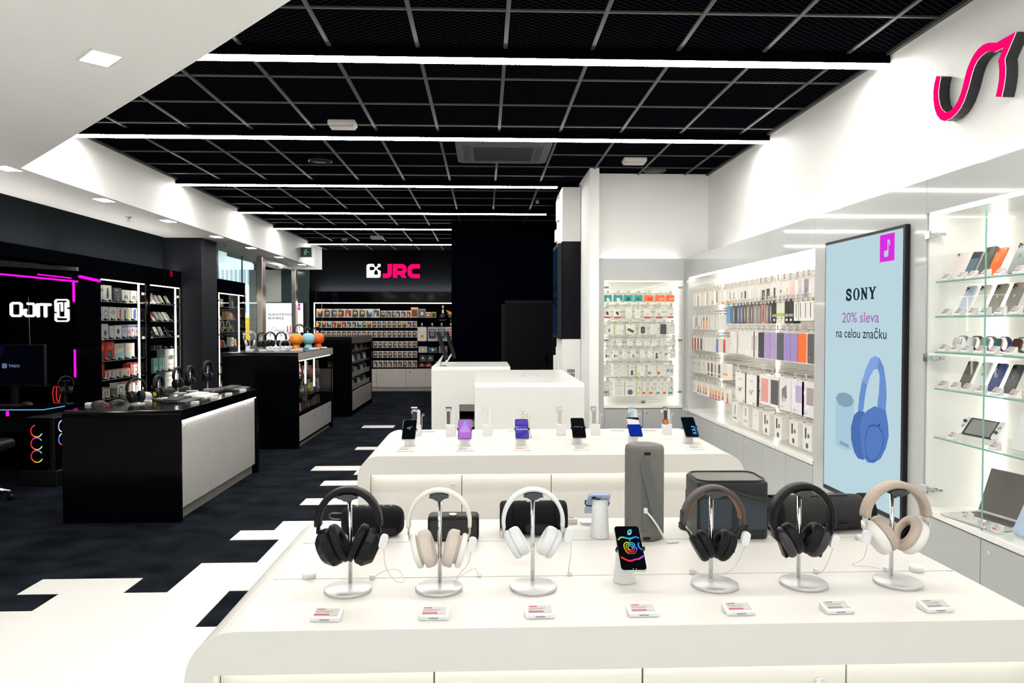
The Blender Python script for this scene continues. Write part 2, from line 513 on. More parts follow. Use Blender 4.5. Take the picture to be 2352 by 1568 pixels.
# dark door in the black wall
dm = M('dark_door', (0.0030, 0.0033, 0.0042), 0.55, spec=.1)
dr = thing('door_1', 'black door with a black frame in the dark wall', 'door', (0.78, 12.995, 0)); dr['kind'] = 'structure'
MB().box(-0.48, -0.42, -0.02, 0.0, 0, 2.02).box(0.42, 0.48, -0.02, 0, 0, 2.02).box(-0.48, 0.48, -0.02, 0, 1.96, 2.02).build('frame', M('door_frame', (0.009, 0.009, 0.010), 0.5, spec=.1), dr)
MB().box(-0.42, 0.42, -0.008, 0, 0.005, 1.96).build('leaf', dm, dr)
MB().tube([(0.33, -0.008, 0.98), (0.33, -0.05, 0.98), (0.22, -0.05, 0.98)], 0.009, 8).box(0.315, 0.345, -0.014, -0.008, 0.86, 1.06).build('handle', BLKG, dr)

# ------------------------------------------------------------------ ceiling lights
def light_line(x0, x1, y, lab, group=None):
    t = thing('linear_light', lab, 'light', ((x0 + x1) / 2, y, 3.325), 0, 'light lines under the black ceiling')
    h = (x1 - x0) / 2
    MB().box(-h, h, -0.055, 0.055, 0.004, ZC - 3.325).build('housing', BLK, t)
    MB().box(-h, h, -0.05, 0.05, -0.002, 0.004).build('diffuser', LIGHT, t)
names = ['nearest', 'second', 'third', 'fourth', 'fifth', 'farthest']
for i, (x0, x1, y) in enumerate([(-2.50, XB, 4.85), (-3.79, XB, 6.9), (XF, 0.92, 9.27), (XF, 0.97, 11.55), (XF, -0.6, 13.46), (XF, -0.6, 16.03)]):
    light_line(x0, x1, y, 'long white light line across the black ceiling, %s from the entrance' % (names[i] if i else 'first'))
for x0, x1, y in ((-0.3, XB, 2.55), (1.9, XB, 0.6)):
    light_line(x0, x1, y, 'long white light line above the front table, out of view overhead')
# downlights along the soffit edge
def downlight(x, y, w, l, rz, lab):
    t = thing('downlight', lab, 'light', (x, y, ZS), rz, 'downlights in the white lowered ceiling')
    MB().prism([rect(-w / 2 - .012, w / 2 + .012, -l / 2 - .012, l / 2 + .012), rect(-w / 2, w / 2, -l / 2, l / 2)], 'z', -0.006, 0.004).build('frame', PLW, t)
    MB().box(-w / 2, w / 2, -l / 2, l / 2, -0.003, 0.002).build('diffuser', DLIGHT, t)
downlight(-1.845, 3.62, 0.125, 0.19, 0.78, 'square downlight in the large white ceiling area above the tiles')
DY = (6.19, 7.73, 9.26, 10.89, 12.48, 14.16, 15.9)
for i, y in enumerate(DY):
    downlight(-3.92, y, 0.13, 0.2, 0, 'square downlight beside the white fascia, %s along the row' % ORD[i])
for i, (x, y) in enumerate([(0.3, 0.6), (1.3, -0.9), (-0.9, -0.6), (0.6, -2.4), (-2.4, 1.6), (-2.6, -0.6), (-4.2, 1.0), (-4.2, 3.0), (-3.4, -2.2), (-5.8, 2.2), (-5.8, 0), (-3.2, 2.4)]):  # added out of view to brighten front floor and soffit
    downlight(x, y, 0.22, 0.24, 0.78, 'added square downlight overhead near the entrance, out of view')
HALL_FILL = emis('hall_fill', (0.86, 0.95, 1.0), 11.0)  # added cool fill from behind, no such lamps known
for i, (x, y) in enumerate([(-6.5, -6.5), (-2.5, -6.5), (1.5, -6.5), (4.6, -6.5), (-4.5, -9.5), (0, -9.5), (4.0, -9.5)]):
    t = thing('added_fill_panel', 'added square cool fill panel in the unseen hall behind the camera', 'light', (x, y, 4.5), 0, 'added fill panels in the mall hall')
    MB().box(-0.78, 0.78, -0.78, 0.78, -0.03, 0).build('frame', PLW, t)
    MB().box(-0.75, 0.75, -0.75, 0.75, -0.034, -0.03).build('diffuser', HALL_FILL, t)
for y, n in ((15.1, 'near'), (16.75, 'far')):  # added pair, put in to brighten the dim entrance panel
    downlight(-4.55, y, 0.14, 0.14, 0, 'added square downlight inside the steel framed entrance, %s one' % n)
def sprinkler(x, y, z, lab):
    mb = MB().lathe([(0.035, 0), (0.035, -0.006), (0.012, -0.01), (0.008, -0.03)], 12).lathe([(0.0, -0.055), (0.022, -0.053), (0.022, -0.05), (0, -0.049)], 12)
    mb.box(-0.012, -0.009, -0.002, 0.002, -0.052, -0.02).box(0.009, 0.012, -0.002, 0.002, -0.052, -0.02)
    tag(mb.build('sprinkler', STEEL, loc=(x, y, z)), lab, 'sprinkler', 'fire sprinklers')
sprinkler(-4.25, 8.94, ZS, 'small metal fire sprinkler in the white ceiling by the grey wall')
sprinkler(-4.21, 12.09, ZS, 'small metal fire sprinkler in the white ceiling near the window')
# ceiling devices
def emergency(x, y, w, lab):
    t = thing('emergency_light', lab, 'light', (x, y, ZC), 0, 'small white emergency lights on the black ceiling')
    MB().box(-w / 2, w / 2, -0.075, 0.075, -0.045, 0).build('body', cm('#c9c5bf'), t, bevel=0.01)
    MB().box(-w / 2 + 0.012, w / 2 - 0.012, -0.062, 0.062, -0.062, -0.045).build('diffuser', cm('#b8b2aa'), t, bevel=0.006)
emergency(-1.26, 6.6, 0.24, 'small white emergency light box on the black ceiling mesh, between two light lines')
emergency(1.63, 7.95, 0.25, 'small white emergency light box on the ceiling near the white fin wall')
emergency(-2.2, 15.1, 0.25, 'tiny grey emergency light far back on the ceiling')
ac = thing('air_conditioner', 'grey four-way ceiling cassette air conditioner behind a light line', 'air conditioner', (0.19, 7.55, ZC))
MB().prism([rr(0.95, 0.95, 0.08)], 'z', -0.05, 0).build('body', M('ac_grey', (0.075, 0.08, 0.085), 0.5), ac, bevel=0.01)
g = MB()
for i in range(26): g.box(-0.3, 0.3, -0.3 + i * 0.024, -0.29 + i * 0.024, -0.06, -0.05)
g.build('grille', M('ac_grille', (0.03, 0.03, 0.033), 0.5), ac)
for s in (-1, 1):
    MB().box(s * 0.37 - 0.035, s * 0.37 + 0.035, -0.33, 0.33, -0.058, -0.05).build('vent', M('ac_vent', (0.04, 0.04, 0.045), 0.5), ac, bevel=0.01)
def cspeaker(x, y, lab, m):
    t = thing('ceiling_speaker', lab, 'speaker', (x, y, ZC), 0, 'round ceiling speakers')
    MB().lathe([(0.13, 0), (0.13, -0.02), (0.115, -0.03), (0.11, -0.02)], 28).build('ring', m, t)
    MB().lathe([(0.11, -0.018), (0.06, -0.026), (0.0, -0.028)], 28).build('grille', m, t)
cspeaker(-1.80, 8.14, 'round black ceiling speaker near the left part of the ceiling', PLB)
cspeaker(1.98, 8.5, 'round ceiling speaker in front of the white alcove wall', M('spk_grey', (0.02, 0.02, 0.022), 0.5))
ds = thing('dome_camera', 'small dome security camera on the ceiling near the back', 'camera', (-2.95, 15.6, ZC))
MB().lathe([(0.06, 0), (0.06, -0.03), (0.045, -0.035)], 20).build('base', cm('#bdbdbd'), ds)
MB().lathe([(0.045, -0.035), (0.04, -0.055), (0.02, -0.07), (0, -0.074)], 20).build('dome', PLB, ds)
tb = thing('track_spotlight', 'small spotlight hanging from the ceiling by the dark corner', 'light', (0.75, 10.4, ZC))
MB().tube([(0, 0, 0), (0, 0, -0.05)], 0.008, 8).build('stem', PLB, tb)
MB().lathe([(0.02, -0.09), (0.025, -0.05)], 12).build('head', cm('#9a9a98'), tb)
# exit sign on the fascia
ex = thing('exit_sign', 'small dark green exit sign box on the white fascia', 'sign', (XF + 0.005, 15.3, 3.08))
MB().box(0, 0.24, -0.05, 0.05, -0.1, 0.1).build('body', cm('#b9b6b0'), ex, bevel=0.006)
eb = MB().box(0.02, 0.24, -0.056, -0.05, -0.095, 0.095, 0)
eb.box(0.11, 0.15, -0.058, -0.056, 0.02, 0.06, 1).box(0.09, 0.14, -0.058, -0.056, -0.06, 0.02, 1).box(0.15, 0.2, -0.058, -0.056, -0.01, 0.01, 1)
eb.build('panel', [cm('#16352e'), em('#9fc8b8', 0.35)], ex)
# ================================================================== right-hand display units
HB = 0.616
def lock_geo(mb, X, mi=0, r=0.011):
    return mb.lathe([(r, 0), (r, 0.004), (r * 0.75, 0.006), (0, 0.006)], 14, mi, True, X).box(-r * .1, r * .1, -r * .5, r * .5, 0.006, 0.0068, 0, X)
# base cabinets under the right wall: every unit a thing with one door
edges = [3.375, 3.838, 5.158, 5.635, 6.10, 6.567, 7.035, 7.487, 7.95, 8.40]
def base_right(y0, y1, lab, lock, plinth=True):
    yc = (y0 + y1) / 2; h = (y1 - y0) / 2
    t = thing('base_cabinet', lab, 'cabinet', (XR, yc, 0), 0, 'pale grey base cabinets along the right wall')
    MB().box(0.02, 0.44, -h + .0005, h - .0005, 0.0, HB - 0.035).build('body', PALEG, t)
    d = MB().box(0, 0.02, -h + 0.0025, h - 0.0025, 0.07, HB - 0.038).build('door', PALEG, t, bevel=0.0015)
    if lock:
        lock_geo(MB(), basis((0, -1, 0), (0, 0, 1), (-1, 0, 0), (0, h - 0.06, HB - 0.09))).build('lock', CHROME, d)
nm = ['below the phone cabinet door beside the big screen', None, 'next to the big screen panel', 'second', 'third', 'fourth', 'fifth', 'sixth', 'at the corner']
base_right(2.91, 3.375, 'pale grey base cabinet under the glass case with tablets', True)
base_right(3.375, 3.838, 'pale grey base cabinet under the glass case hinge side, beside the screen panel', False)
lk = [None, None, 0, 1, 1, 0, 1, 1, 0]
wh = {2: 'right beside the big screen panel', 3: 'second from the big screen panel', 4: 'third from the big screen panel', 5: 'fourth from the big screen panel',
      6: 'fifth from the big screen panel', 7: 'sixth from the big screen panel', 8: 'last before the alcove corner'}
for i in range(2, 9):
    base_right(edges[i], edges[i + 1], 'pale grey base cabinet under the hook wall, ' + wh[i], lk[i])
# counters
c1 = tag(MB().box(XR - 0.006, XR + 0.44, 5.158, YA + 0.3, HB - 0.03, HB).build('counter_shelf', WHITE, bevel=0.002), 'long white counter shelf under the hook wall packs', 'shelf')
c2 = tag(MB().box(XR - 0.006, XR + 0.44, 2.4, 3.838, HB - 0.03, HB).build('counter_shelf', WHITE, bevel=0.002), 'white counter shelf at the bottom of the phone glass case', 'shelf')

# hook wall (two bays)
hw = thing('hook_wall', 'white slatted hook wall with lit edges full of hanging packs', 'display wall', (XR, 6.8, 0))
XBK = 0.40
def loc(mb): return mb
MB().box(XBK, XBK + 0.03, -1.64, 1.72, HB, 2.14).build('back_panel', WPAINT, hw)
sl = MB()
for z in (0.93, 1.15, 1.50, 1.78, 2.00): sl.box(XBK - 0.012, XBK + 0.002, -1.62, 1.60, z - 0.006, z + 0.006)
for z in (0.80, 1.03, 1.28, 1.63): sl.box(XBK - 0.004, XBK + 0.002, -1.62, 1.60, z - 0.003, z + 0.003)
sl.build('slat_rail', cm('#a59c90', 0.4, 0.3), hw)
MB().box(0, 0.43, -1.643, 1.748, 2.14, ZU).build('header_panel', GLOSSG, hw, bevel=0.002)
MB().box(0, 0.43, 1.60, 1.748, HB - 0.62, 2.14).build('corner_panel', GLOSSG, hw, bevel=0.002)
lb = MB().box(0.03, 0.05, -1.63, 1.59, 2.128, 2.139)
lb.box(0.385, 0.398, 1.58, 1.597, HB, 2.13).box(0.385, 0.398, -0.03, -0.01, HB, 2.13).box(0.385, 0.398, -1.63, -1.61, HB, 2.13)
lb.build('led_strip', LED, hw)
MB().box(XBK - 0.02, XBK, -1.63, 1.59, 2.10, 2.13).build('led_channel', LED, hw)

# big portrait screen on its white panel
pn = tag(MB().box(XR, XR + 0.43, 3.840, 5.156, 0, ZU).build('screen_panel', GLOSSG, bevel=0.003), 'pale glossy floor to ceiling panel carrying the big portrait screen', 'panel')
sc1 = thing('digital_display', 'large portrait advertising screen with light blue picture of headphones', 'screen', (XR - 0.001, 4.468, 0))
MB().box(-0.028, 0, -0.488, 0.468, 0.475, 2.155).build('bezel', PLB, sc1, bevel=0.003)
def SP(p): return [(y - 4.468, z) for y, z in p]
sb = MB()
xs = -0.0285
sb.box(xs - 0.0006, xs, -0.466, 0.455, 0.505, 2.135, 0)
L = 0.0006
def lay(p, k, mi): sb.prism(SP(p), 'x', xs - L * (k + 1) - 0.0004, xs - 0.0002, mi)
mats = [em('#b9d3dc', 0.95), em('#d92fdc', 0.95), em('#bcd5da', 0.9), em('#1c2f3c', 0.95), em('#a968b4', 0.95), em('#6b8fcc', 0.95), em('#4a6fb0', 0.95),
        em('#3c5f9f', 0.95), em('#7fa2da', 0.95), em('#a8c6da', 0.95), em('#84a0b6', 0.95), em('#28406e', 0.95), em('#567bbd', 0.95)]
lay([(4.239, 2.121), (4.086, 2.121), (4.086, 1.963), (4.239, 1.963)], 1, 1)
# pixel music note
px = 0.0095
for (cx, cy, w, h) in ((0, -1, 1, 7.2), (1, 2.0, 1, 1), (2, 1.0, 1, 1.2), (1.2, 1.1, 0.7, .8), (-2, -1.5, 4, 2.4), (-2.6, -1.0, 5.2, 1.4), (2.6, 0, .8, 1)):
    pass
def pxl(cx, cz, w, h):
    y, z = 4.1625, 2.042
    lay([(y - (cx - w / 2) * px, z + (cz - h / 2) * px), (y - (cx + w / 2) * px, z + (cz - h / 2) * px), (y - (cx + w / 2) * px, z + (cz + h / 2) * px), (y - (cx - w / 2) * px, z + (cz + h / 2) * px)], 3, 2)
pxl(1.2, 0.6, 0.9, 8.4); pxl(2.1, 4.0, 1, 1.2); pxl(3.0, 3.0, 1, 1.6); pxl(2.9, 1.6, .7, .9)
pxl(-0.8, -3.6, 3.0, 4.0); pxl(-0.8, -3.6, 4.6, 2.4); pxl(-0.8, -3.4, 3.8, 3.2)
# lettering: slab serif brand name built from strokes, then two lines of copy
def slab(ch, ox):
    # unit box 0..1 high; reading direction is -Y
    u, zb, hgt = 0.082, 1.7505, 0.0735
    def P(p): return (4.643 - (ox + p[0]) * u, zb + p[1] * hgt)
    def line(a, b, w, k=3):
        ax_, ay_ = a; bx, by = b
        A, B = P(a), P(b)
        sb.stroke([(A[0] - 4.468, A[1]), (B[0] - 4.468, B[1])], w, 'x', xs - L * k, xs - 0.0002, 3)
    def bar(x0, x1, y0, y1):
        a, b = P((x0, y0)), P((x1, y1))
        lay([(a[0], a[1]), (b[0], a[1]), (b[0], b[1]), (a[0], b[1])], 3, 3)
    if ch == 'O':
        o = [P((0.5 + 0.48 * math.cos(t), 0.5 + 0.53 * math.sin(t))) for t in [2 * PI * i / 28 for i in range(28)]]
        n = [P((0.5 + 0.23 * math.cos(t), 0.5 + 0.455 * math.sin(t))) for t in [2 * PI * i / 28 for i in range(28)]]
        sb.prism([SP(o), SP(n)], 'x', xs - L * 3, xs - 0.0002, 3)
    if ch == 'S':
        pts = [(0.80, 0.72), (0.72, 0.86), (0.5, 0.94), (0.28, 0.90), (0.17, 0.76), (0.24, 0.62), (0.5, 0.52), (0.76, 0.40), (0.84, 0.24), (0.72, 0.10), (0.48, 0.05), (0.25, 0.12), (0.16, 0.28)]
        for a, b in zip(pts, pts[1:]): line(a, b, 0.0165)
        bar(0.78, 0.86, 0.66, 0.97); bar(0.10, 0.18, 0.03, 0.34)
    if ch == 'N':
        bar(0.13, 0.27, 0, 1); bar(0.75, 0.88, 0, 1); line((0.22, 0.88), (0.78, 0.12), 0.020)
        bar(0.02, 0.32, 0.92, 1); bar(0.02, 0.38, 0, 0.08); bar(0.62, 0.98, 0.92, 1)
    if ch == 'Y':
        line((0.21, 0.87), (0.5, 0.46), 0.018); line((0.80, 0.89), (0.5, 0.46), 0.012); bar(0.37, 0.62, 0, 0.48)
        bar(0.0, 0.36, 0.92, 1); bar(0.66, 1.0, 0.92, 1); bar(0.28, 0.72, 0, 0.08)
for i, ch in enumerate('SONY'): slab(ch, i * 1.16)
sb.text('20% sleva', 0.445, 0.066, face_left((xs, 4.462 - 4.468, 1.642)), 4, 0.0015, 0.006)
sb.text('na celou zna\u010dku', 0.607, 0.066, face_left((xs, 4.461 - 4.468, 1.545)), 3, 0.0015, 0.004)
lay([(4.761, 1.108), (4.726, 1.144), (4.635, 1.158), (4.558, 1.147), (4.523, 1.113), (4.516, 0.827), (4.551, 0.798), (4.652, 0.785), (4.759, 0.799)], 1, 9)
lay([(4.761, 1.108), (4.726, 1.144), (4.635, 1.158), (4.558, 1.147), (4.523, 1.113), (4.557, 1.078), (4.633, 1.063), (4.711, 1.07)], 2, 10)
lay([(4.70, 0.838), (4.58, 0.826), (4.58, 0.806), (4.70, 0.814)], 2, 10)
lay([(4.471, 1.063), (4.456, 1.157), (4.427, 1.245), (4.382, 1.327), (4.331, 1.39), (4.282, 1.41), (4.228, 1.398), (4.184, 1.351), (4.159, 1.266), (4.149, 1.187), (4.157, 1.1), (4.231, 1.08), (4.247, 1.119), (4.23, 1.202), (4.225, 1.296), (4.248, 1.336), (4.292, 1.327), (4.342, 1.276), (4.373, 1.213), (4.394, 1.139), (4.407, 1.067)], 1, 5)
lay([(4.427, 1.245), (4.382, 1.327), (4.331, 1.39), (4.282, 1.41), (4.235, 1.40), (4.25, 1.345), (4.292, 1.327), (4.342, 1.276), (4.365, 1.232)], 2, 8)
lay([(4.454, 1.065), (4.518, 1.026), (4.554, 0.946), (4.552, 0.871), (4.513, 0.796), (4.464, 0.762), (4.393, 0.765), (4.383, 0.825), (4.413, 0.918), (4.428, 0.989), (4.388, 1.061)], 2, 6)
lay([(4.276, 1.11), (4.354, 1.077), (4.422, 1.026), (4.444, 0.962), (4.43, 0.866), (4.4, 0.785), (4.347, 0.759), (4.279, 0.768), (4.204, 0.809), (4.152, 0.876), (4.123, 0.95), (4.129, 1.018), (4.157, 1.1)], 3, 12)
lay([(4.335, 0.985), (4.375, 0.925), (4.382, 0.851), (4.36, 0.793), (4.308, 0.768), (4.245, 0.795), (4.195, 0.848), (4.166, 0.919), (4.18, 0.972), (4.229, 0.998), (4.284, 1.002)], 4, 7)
lay([(4.335, 0.971), (4.368, 0.918), (4.374, 0.851), (4.354, 0.8), (4.308, 0.776), (4.247, 0.801), (4.2, 0.851), (4.174, 0.919), (4.186, 0.963), (4.229, 0.986), (4.284, 0.99)], 5, 12)
lay([(4.232, 1.012), (4.212, 1.006), (4.212, 0.998), (4.232, 1.004)], 5, 11)
sb.build('screen', mats, sc1)

# glass phone case: body, doors, shelves, hinges
gc = thing('glass_case', 'bright white wall case with glass doors full of phones and tablets', 'display case', (XR, 3.12, 0))
y0, y1 = -0.72, 0.718
MB().box(0.40, 0.43, y0, y1, HB, 2.19).build('back_panel', WPAINT, gc)
MB().box(0, 0.43, y0, y1, 2.19, ZU).build('header_panel', GLOSSG, gc, bevel=0.002)
MB().box(0.012, 0.43, y1 - 0.012, y1 - 0.001, HB, 2.19).build('side_panel', WPAINT, gc)
lm = MB().box(0.385, 0.398, y1 - 0.04, y1 - 0.014, HB, 2.18).box(0.385, 0.398, 0.245, 0.27, HB, 2.18).box(0.385, 0.398, -0.235, -0.21, HB, 2.18).box(0.02, 0.05, y0, y1 - .02, 2.178, 2.189)
lm.build('led_strip', LED, gc)
sm_ = MB()
for z in (1.95, 1.76, 1.70, 1.50, 1.45, 1.22, 1.17, 0.94, 0.90): sm_.box(0.394, 0.40, -0.4, 0.25, z, z + 0.012)
sm_.build('slat_rail', cm('#b9b6ae', 0.4, 0.2), gc)
for z in (1.826, 1.642, 1.454, 1.259, 0.999):
    s = MB().box(0.045, 0.39, y0 + .01, y1 - 0.02, z - 0.008, z, 0)
    s.box(0.0435, 0.045, y0 + .01, y1 - 0.02, z - 0.008, z, 1)
    s.build('glass_shelf', [GLASS, GEDGE], gc)
for a, b, l in ((0.252, 0.712, 'hinge side'), (-0.215, 0.248, 'middle')):
    d = MB().box(0.001, 0.007, a, b, HB + 0.003, 2.165, 0)
    d.box(0.0008, 0.0072, a - 0.0005, a + 0.0028, HB + 0.003, 2.165, 1)
    dd = d.build('glass_door', [GLASS, GEDGE], gc)
for z in (2.074, 1.42, 0.716):
    hb = MB().box(-0.004, 0.012, 0.685, 0.725, z - 0.022, z + 0.022).box(0.010, 0.05, 0.665, 0.705, z - 0.013, z + 0.013)
    hb.box(0.05, 0.075, 0.66, 0.70, z - 0.008, z + 0.008)
    hb.build('hinge', CHROME, gc, bevel=0.002)
lock_geo(MB().box(-0.006, 0.008, 0.20, 0.27, 0.632, 0.672), basis((0, -1, 0), (0, 0, 1), (-1, 0, 0), (-0.006, 0.225, 0.655)), 0, 0.017).build('door_lock', CHROME, gc, bevel=0.001)

# ------------------------------------------------------------------ pink sign high on the right wall
SIGN = [(4.182, 3.038), (4.142, 3.02), (4.155, 2.983), (4.162, 2.94), (4.159, 2.898), (4.147, 2.861), (4.127, 2.829), (4.091, 2.801), (4.049, 2.8), (4.018, 2.811), (3.987, 2.834), (3.963, 2.866), (3.946, 2.904), (3.929, 2.945), (3.912, 2.982), (3.889, 3.013), (3.86, 3.041), (3.826, 3.059), (3.787, 3.067), (3.748, 3.063), (3.715, 3.052), (3.687, 3.04), (3.546, 3.041), (3.623, 2.935), (3.616, 2.887), (3.617, 2.845), (3.628, 2.79), (3.642, 2.75), (3.685, 2.766), (3.672, 2.801), (3.663, 2.842), (3.661, 2.888), (3.665, 2.922), (3.67, 2.942), (3.635, 2.995), (3.698, 2.995), (3.714, 3.006), (3.731, 3.014), (3.758, 3.02), (3.797, 3.014), (3.83, 3.0), (3.853, 2.977), (3.87, 2.948), (3.883, 2.918), (3.897, 2.884), (3.915, 2.851), (3.935, 2.818), (3.962, 2.79), (3.998, 2.769), (4.042, 2.756), (4.1, 2.755), (4.14, 2.775), (4.174, 2.811), (4.196, 2.855), (4.207, 2.904), (4.21, 2.951), (4.202, 2.999)]
sg = thing('wall_sign', 'pink glowing curved arrow sign with black sides on the white wall', 'sign', (XB, 3.85, 2.9))
P_ = [(y - 3.85, z - 2.9) for y, z in SIGN]
MB().prism(P_, 'x', -0.066, -0.004).build('return', M('sign_side', (0.012, 0.013, 0.016), 0.35), sg)
MB().prism(P_, 'x', -0.070, -0.066, 1, mside=0).build('face', [em('#fff6f6', 1.0), PINK], sg)
# ================================================================== alcove cabinet at the end of the bright side
al = thing('wall_case', 'white lit wall case with small hanging packs behind glass in the alcove', 'display case', (1.865, YA, 0))
AX0, AX1 = 1.404 - 1.865, 2.333 - 1.865
MB().box(AX0, AX1, 0.30, 0.33, HB, 2.11).build('back_panel', WPAINT, al)
MB().box(1.327 - 1.865, XR + .0 - 1.865, 0, 0.33, 2.11, ZU).build('header_panel', GLOSSG, al, bevel=0.002)
MB().box(1.327 - 1.865, AX0, 0, 0.33, 0, 2.11).build('side_panel', GLOSSG, al)
MB().box(AX1, XR - .001 - 1.865, 0, 0.33, 0, 2.11).build('side_panel', GLOSSG, al)
MB().box(AX0, AX1, -0.004, 0.33, HB - 0.005, HB + 0.025).build('shelf', WHITE, al)
MB().box(AX0 + .005, AX0 + 0.02, 0.27, 0.29, HB + .03, 2.10).box(AX1 - 0.02, AX1 - .005, 0.27, 0.29, HB + .03, 2.10).box(AX0, AX1, 0.03, 0.05, 2.098, 2.109).build('led_strip', LED, al)
r_ = MB()
for z in (1.97, 1.83, 1.75, 1.69, 1.62, 1.55, 1.44, 1.38, 1.33, 1.25, 1.14, 1.08, 1.03, .95, .87, .81): r_.box(AX0 + .02, AX1 - .02, 0.294, 0.30, z - 0.004, z + 0.004)
r_.build('slat_rail', cm('#b5ab9b', 0.4, 0.2), al)
for a, b in ((AX0 + .003, -0.002), (0.002, AX1 - .003)):
    MB().box(a, b, 0.002, 0.007, HB + 0.03, 2.09).build('glass_door', GLASS, al)
for z in (2.03, 1.41, 0.80):
    for x in (AX0 + 0.026, AX1 - 0.026):
        MB().box(x - 0.026, x + 0.026, -0.006, 0.012, z - 0.012, z + 0.012).build('hinge', cm('#8d8573', 0.3, 0.6), al, bevel=0.002)
MB().lathe([(0.016, 0), (0.016, 0.008), (0, 0.008)], 14, X=basis((1, 0, 0), (0, 0, 1), (0, -1, 0), (0.005, 0, 0.685))).box(-0.02, 0.03, -0.004, 0, 0.665, 0.70).build('door_lock', cm('#a08f80', 0.3, 0.6), al)
for i, (a, b) in enumerate(((AX0, 0.0), (0.0, AX1))):
    t = thing('base_cabinet', 'pale grey base cabinet under the alcove wall case, ' + ('next to the fin wall' if i == 0 else 'nearer the corner'), 'cabinet', (1.865 + (a + b) / 2, YA, 0), 0, 'pale grey cabinets under the alcove case')
    w = (b - a) / 2
    MB().box(-w + .001, w - .001, 0.02, 0.33, 0, HB - 0.006).build('body', PALEG, t)
    d = MB().box(-w + 0.003, w - 0.003, 0, 0.02, 0.07, HB - 0.02).build('door', PALEG, t, bevel=0.0015)
    if i: lock_geo(MB(), basis((1, 0, 0), (0, 0, 1), (0, -1, 0), (-w + 0.05, 0, HB - 0.065))).build('lock', cm('#b09080', .3, .6), d)

# ------------------------------------------------------------------ hanging packs and hooks (shared by the alcove and the hook wall)
def pack(name, label, cat, loc, rz, w, h, d, base, decals=(), group=None, tab=True, back=None):
    """hangs from loc (top centre of the pack), front towards local -Y"""
    mats = [cm(base)]
    idx = {base: 0}
    def mi(c):
        if c not in idx:
            idx[c] = len(mats); mats.append(cm(c))
        return idx[c]
    mb = MB()
    if tab:
        mb.prism([rr(min(w * .5, .04), 0.03, 0.008, 3, 0, 0.011), circ(0, 0.016, 0.004, 8)], 'y', -0.001, 0.0, 0)
    mb.prism([rr(w, h, min(w, h) * .06, 3, 0, -h / 2)], 'y', 0, d, 0 if back is None else mi(back))
    if back is not None: mb.prism([rr(w, h, min(w, h) * .06, 3, 0, -h / 2)], 'y', -0.0012, 0, 0)
    f = -0.0012 if back is not None else 0.0
    for k, dc in enumerate(decals):
        e = f - 0.0006 - 0.0004 * k
        if dc[0] == 'r':       # rectangle in fractions of width / height measured from the top
            _, x0, x1, t0, t1, c = dc
            mb.prism(rect((x0 - .5) * w, (x1 - .5) * w, -t1 * h, -t0 * h), 'y', e, f, mi(c))
        elif dc[0] == 'rr':
            _, x0, x1, t0, t1, c = dc
            kr = .08 if (x1 - x0) * w > .06 else .25
            mb.prism(rr((x1 - x0) * w, (t1 - t0) * h, min((x1 - x0) * w, (t1 - t0) * h) * kr, 3, ((x0 + x1) / 2 - .5) * w, -(t0 + t1) / 2 * h), 'y', e, f, mi(c))
        elif dc[0] == 'd':     # disc
            _, cx, t, r, c = dc
            mb.prism(circ((cx - .5) * w, -t * h, r * w, 16), 'y', e, f, mi(c))
        elif dc[0] == 'ring':
            _, cx, t, r, c = dc
            mb.prism([circ((cx - .5) * w, -t * h, r * w, 16), circ((cx - .5) * w, -t * h, r * w * .72, 16)], 'y', e, f, mi(c))
        elif dc[0] == 't':     # lettering
            _, txt, cx, t, tw, th, c = dc
            mb.text(txt, tw * w, th * h, face_cam(((cx - .5) * w, f, -t * h)), mi(c), 0.0008, 0.01)
        elif dc[0] == 'p':     # polygon
            _, pts, c = dc
            mb.prism([((x - .5) * w, -t * h) for x, t in pts], 'y', e, f, mi(c))
    o = mb.build(name, mats, loc=loc, rz=rz)
    return tag(o, label, cat, group)
_hook = {}
def hook(label, loc, rz, L, group, red=False):
    """wire hook: loc is the tip at the front, local +Y runs to the wall"""
    k = (L, red)
    if k in _hook:
        return dup(_hook[k], loc, rz, label, group)
    t = thing('display_hook', label, 'hook', loc, rz, group)
    MB().tube([(0, L, 0.0), (0, 0.012, 0.0), (0, 0.0, 0.012)], 0.0022, 6).tube([(0, L, 0.03), (0, 0.0, 0.03), (0, -0.004, 0.026)], 0.0018, 6).build('wire', cm('#b9b4aa', 0.3, 0.7), t)
    m = MB().box(-0.017, 0.017, -0.006, -0.004, -0.012, 0.04, 0)
    m.box(-0.014, 0.014, -0.0068, -0.006, 0.012, 0.034, 1).box(-0.015, 0.015, -0.0068, -0.006, -0.004, 0.006, 2)
    m.build('price_label', [cm('#dddcd9'), cm('#9f9b9a' if red else '#b9b6b3'), cm('#8d4a52' if red else '#b5a5a5')], t)
    _hook[k] = t
    return t

def ux(u, y=8.62): return (u - 1113) / 1680 * y / (1 - 0.0014 * 0) + 0.0
AY = YA + 0.07          # plane of the pack fronts
def apx(u): return 1.404 + (u - 1390) * (2.333 - 1.404) / 180.0
TEAL, ORNG, WHT = '#1f9a96', '#ff6a35', '#e9e6df'
def arow(n, z, h, rows, rowname, catname):
    for i, (u, wpx, base, dec, desc, kw) in enumerate(rows):
        w = wpx * 0.00515
        lab = '%s, %s from fin wall, alcove %s' % (desc, ORD[i], rowname)
        pack('hanging_pack', lab, 'package', (apx(u), AY, z), 0, w, h, kw.get('d', 0.03), base, dec, 'packs in the %s of the alcove case' % rowname, back=kw.get('back'))
        hook('wire hook with price label, %s from the fin wall in the alcove %s' % (ORD[i], rowname), (apx(u), AY - 0.016, z + 0.012), 0, 0.24, 'hooks in the alcove case')
pd = ('p', [(.32, .5), (.5, .3), (.72, .5), (.8, .85), (.55, .9), (.4, .8)], '#dfe6e4')
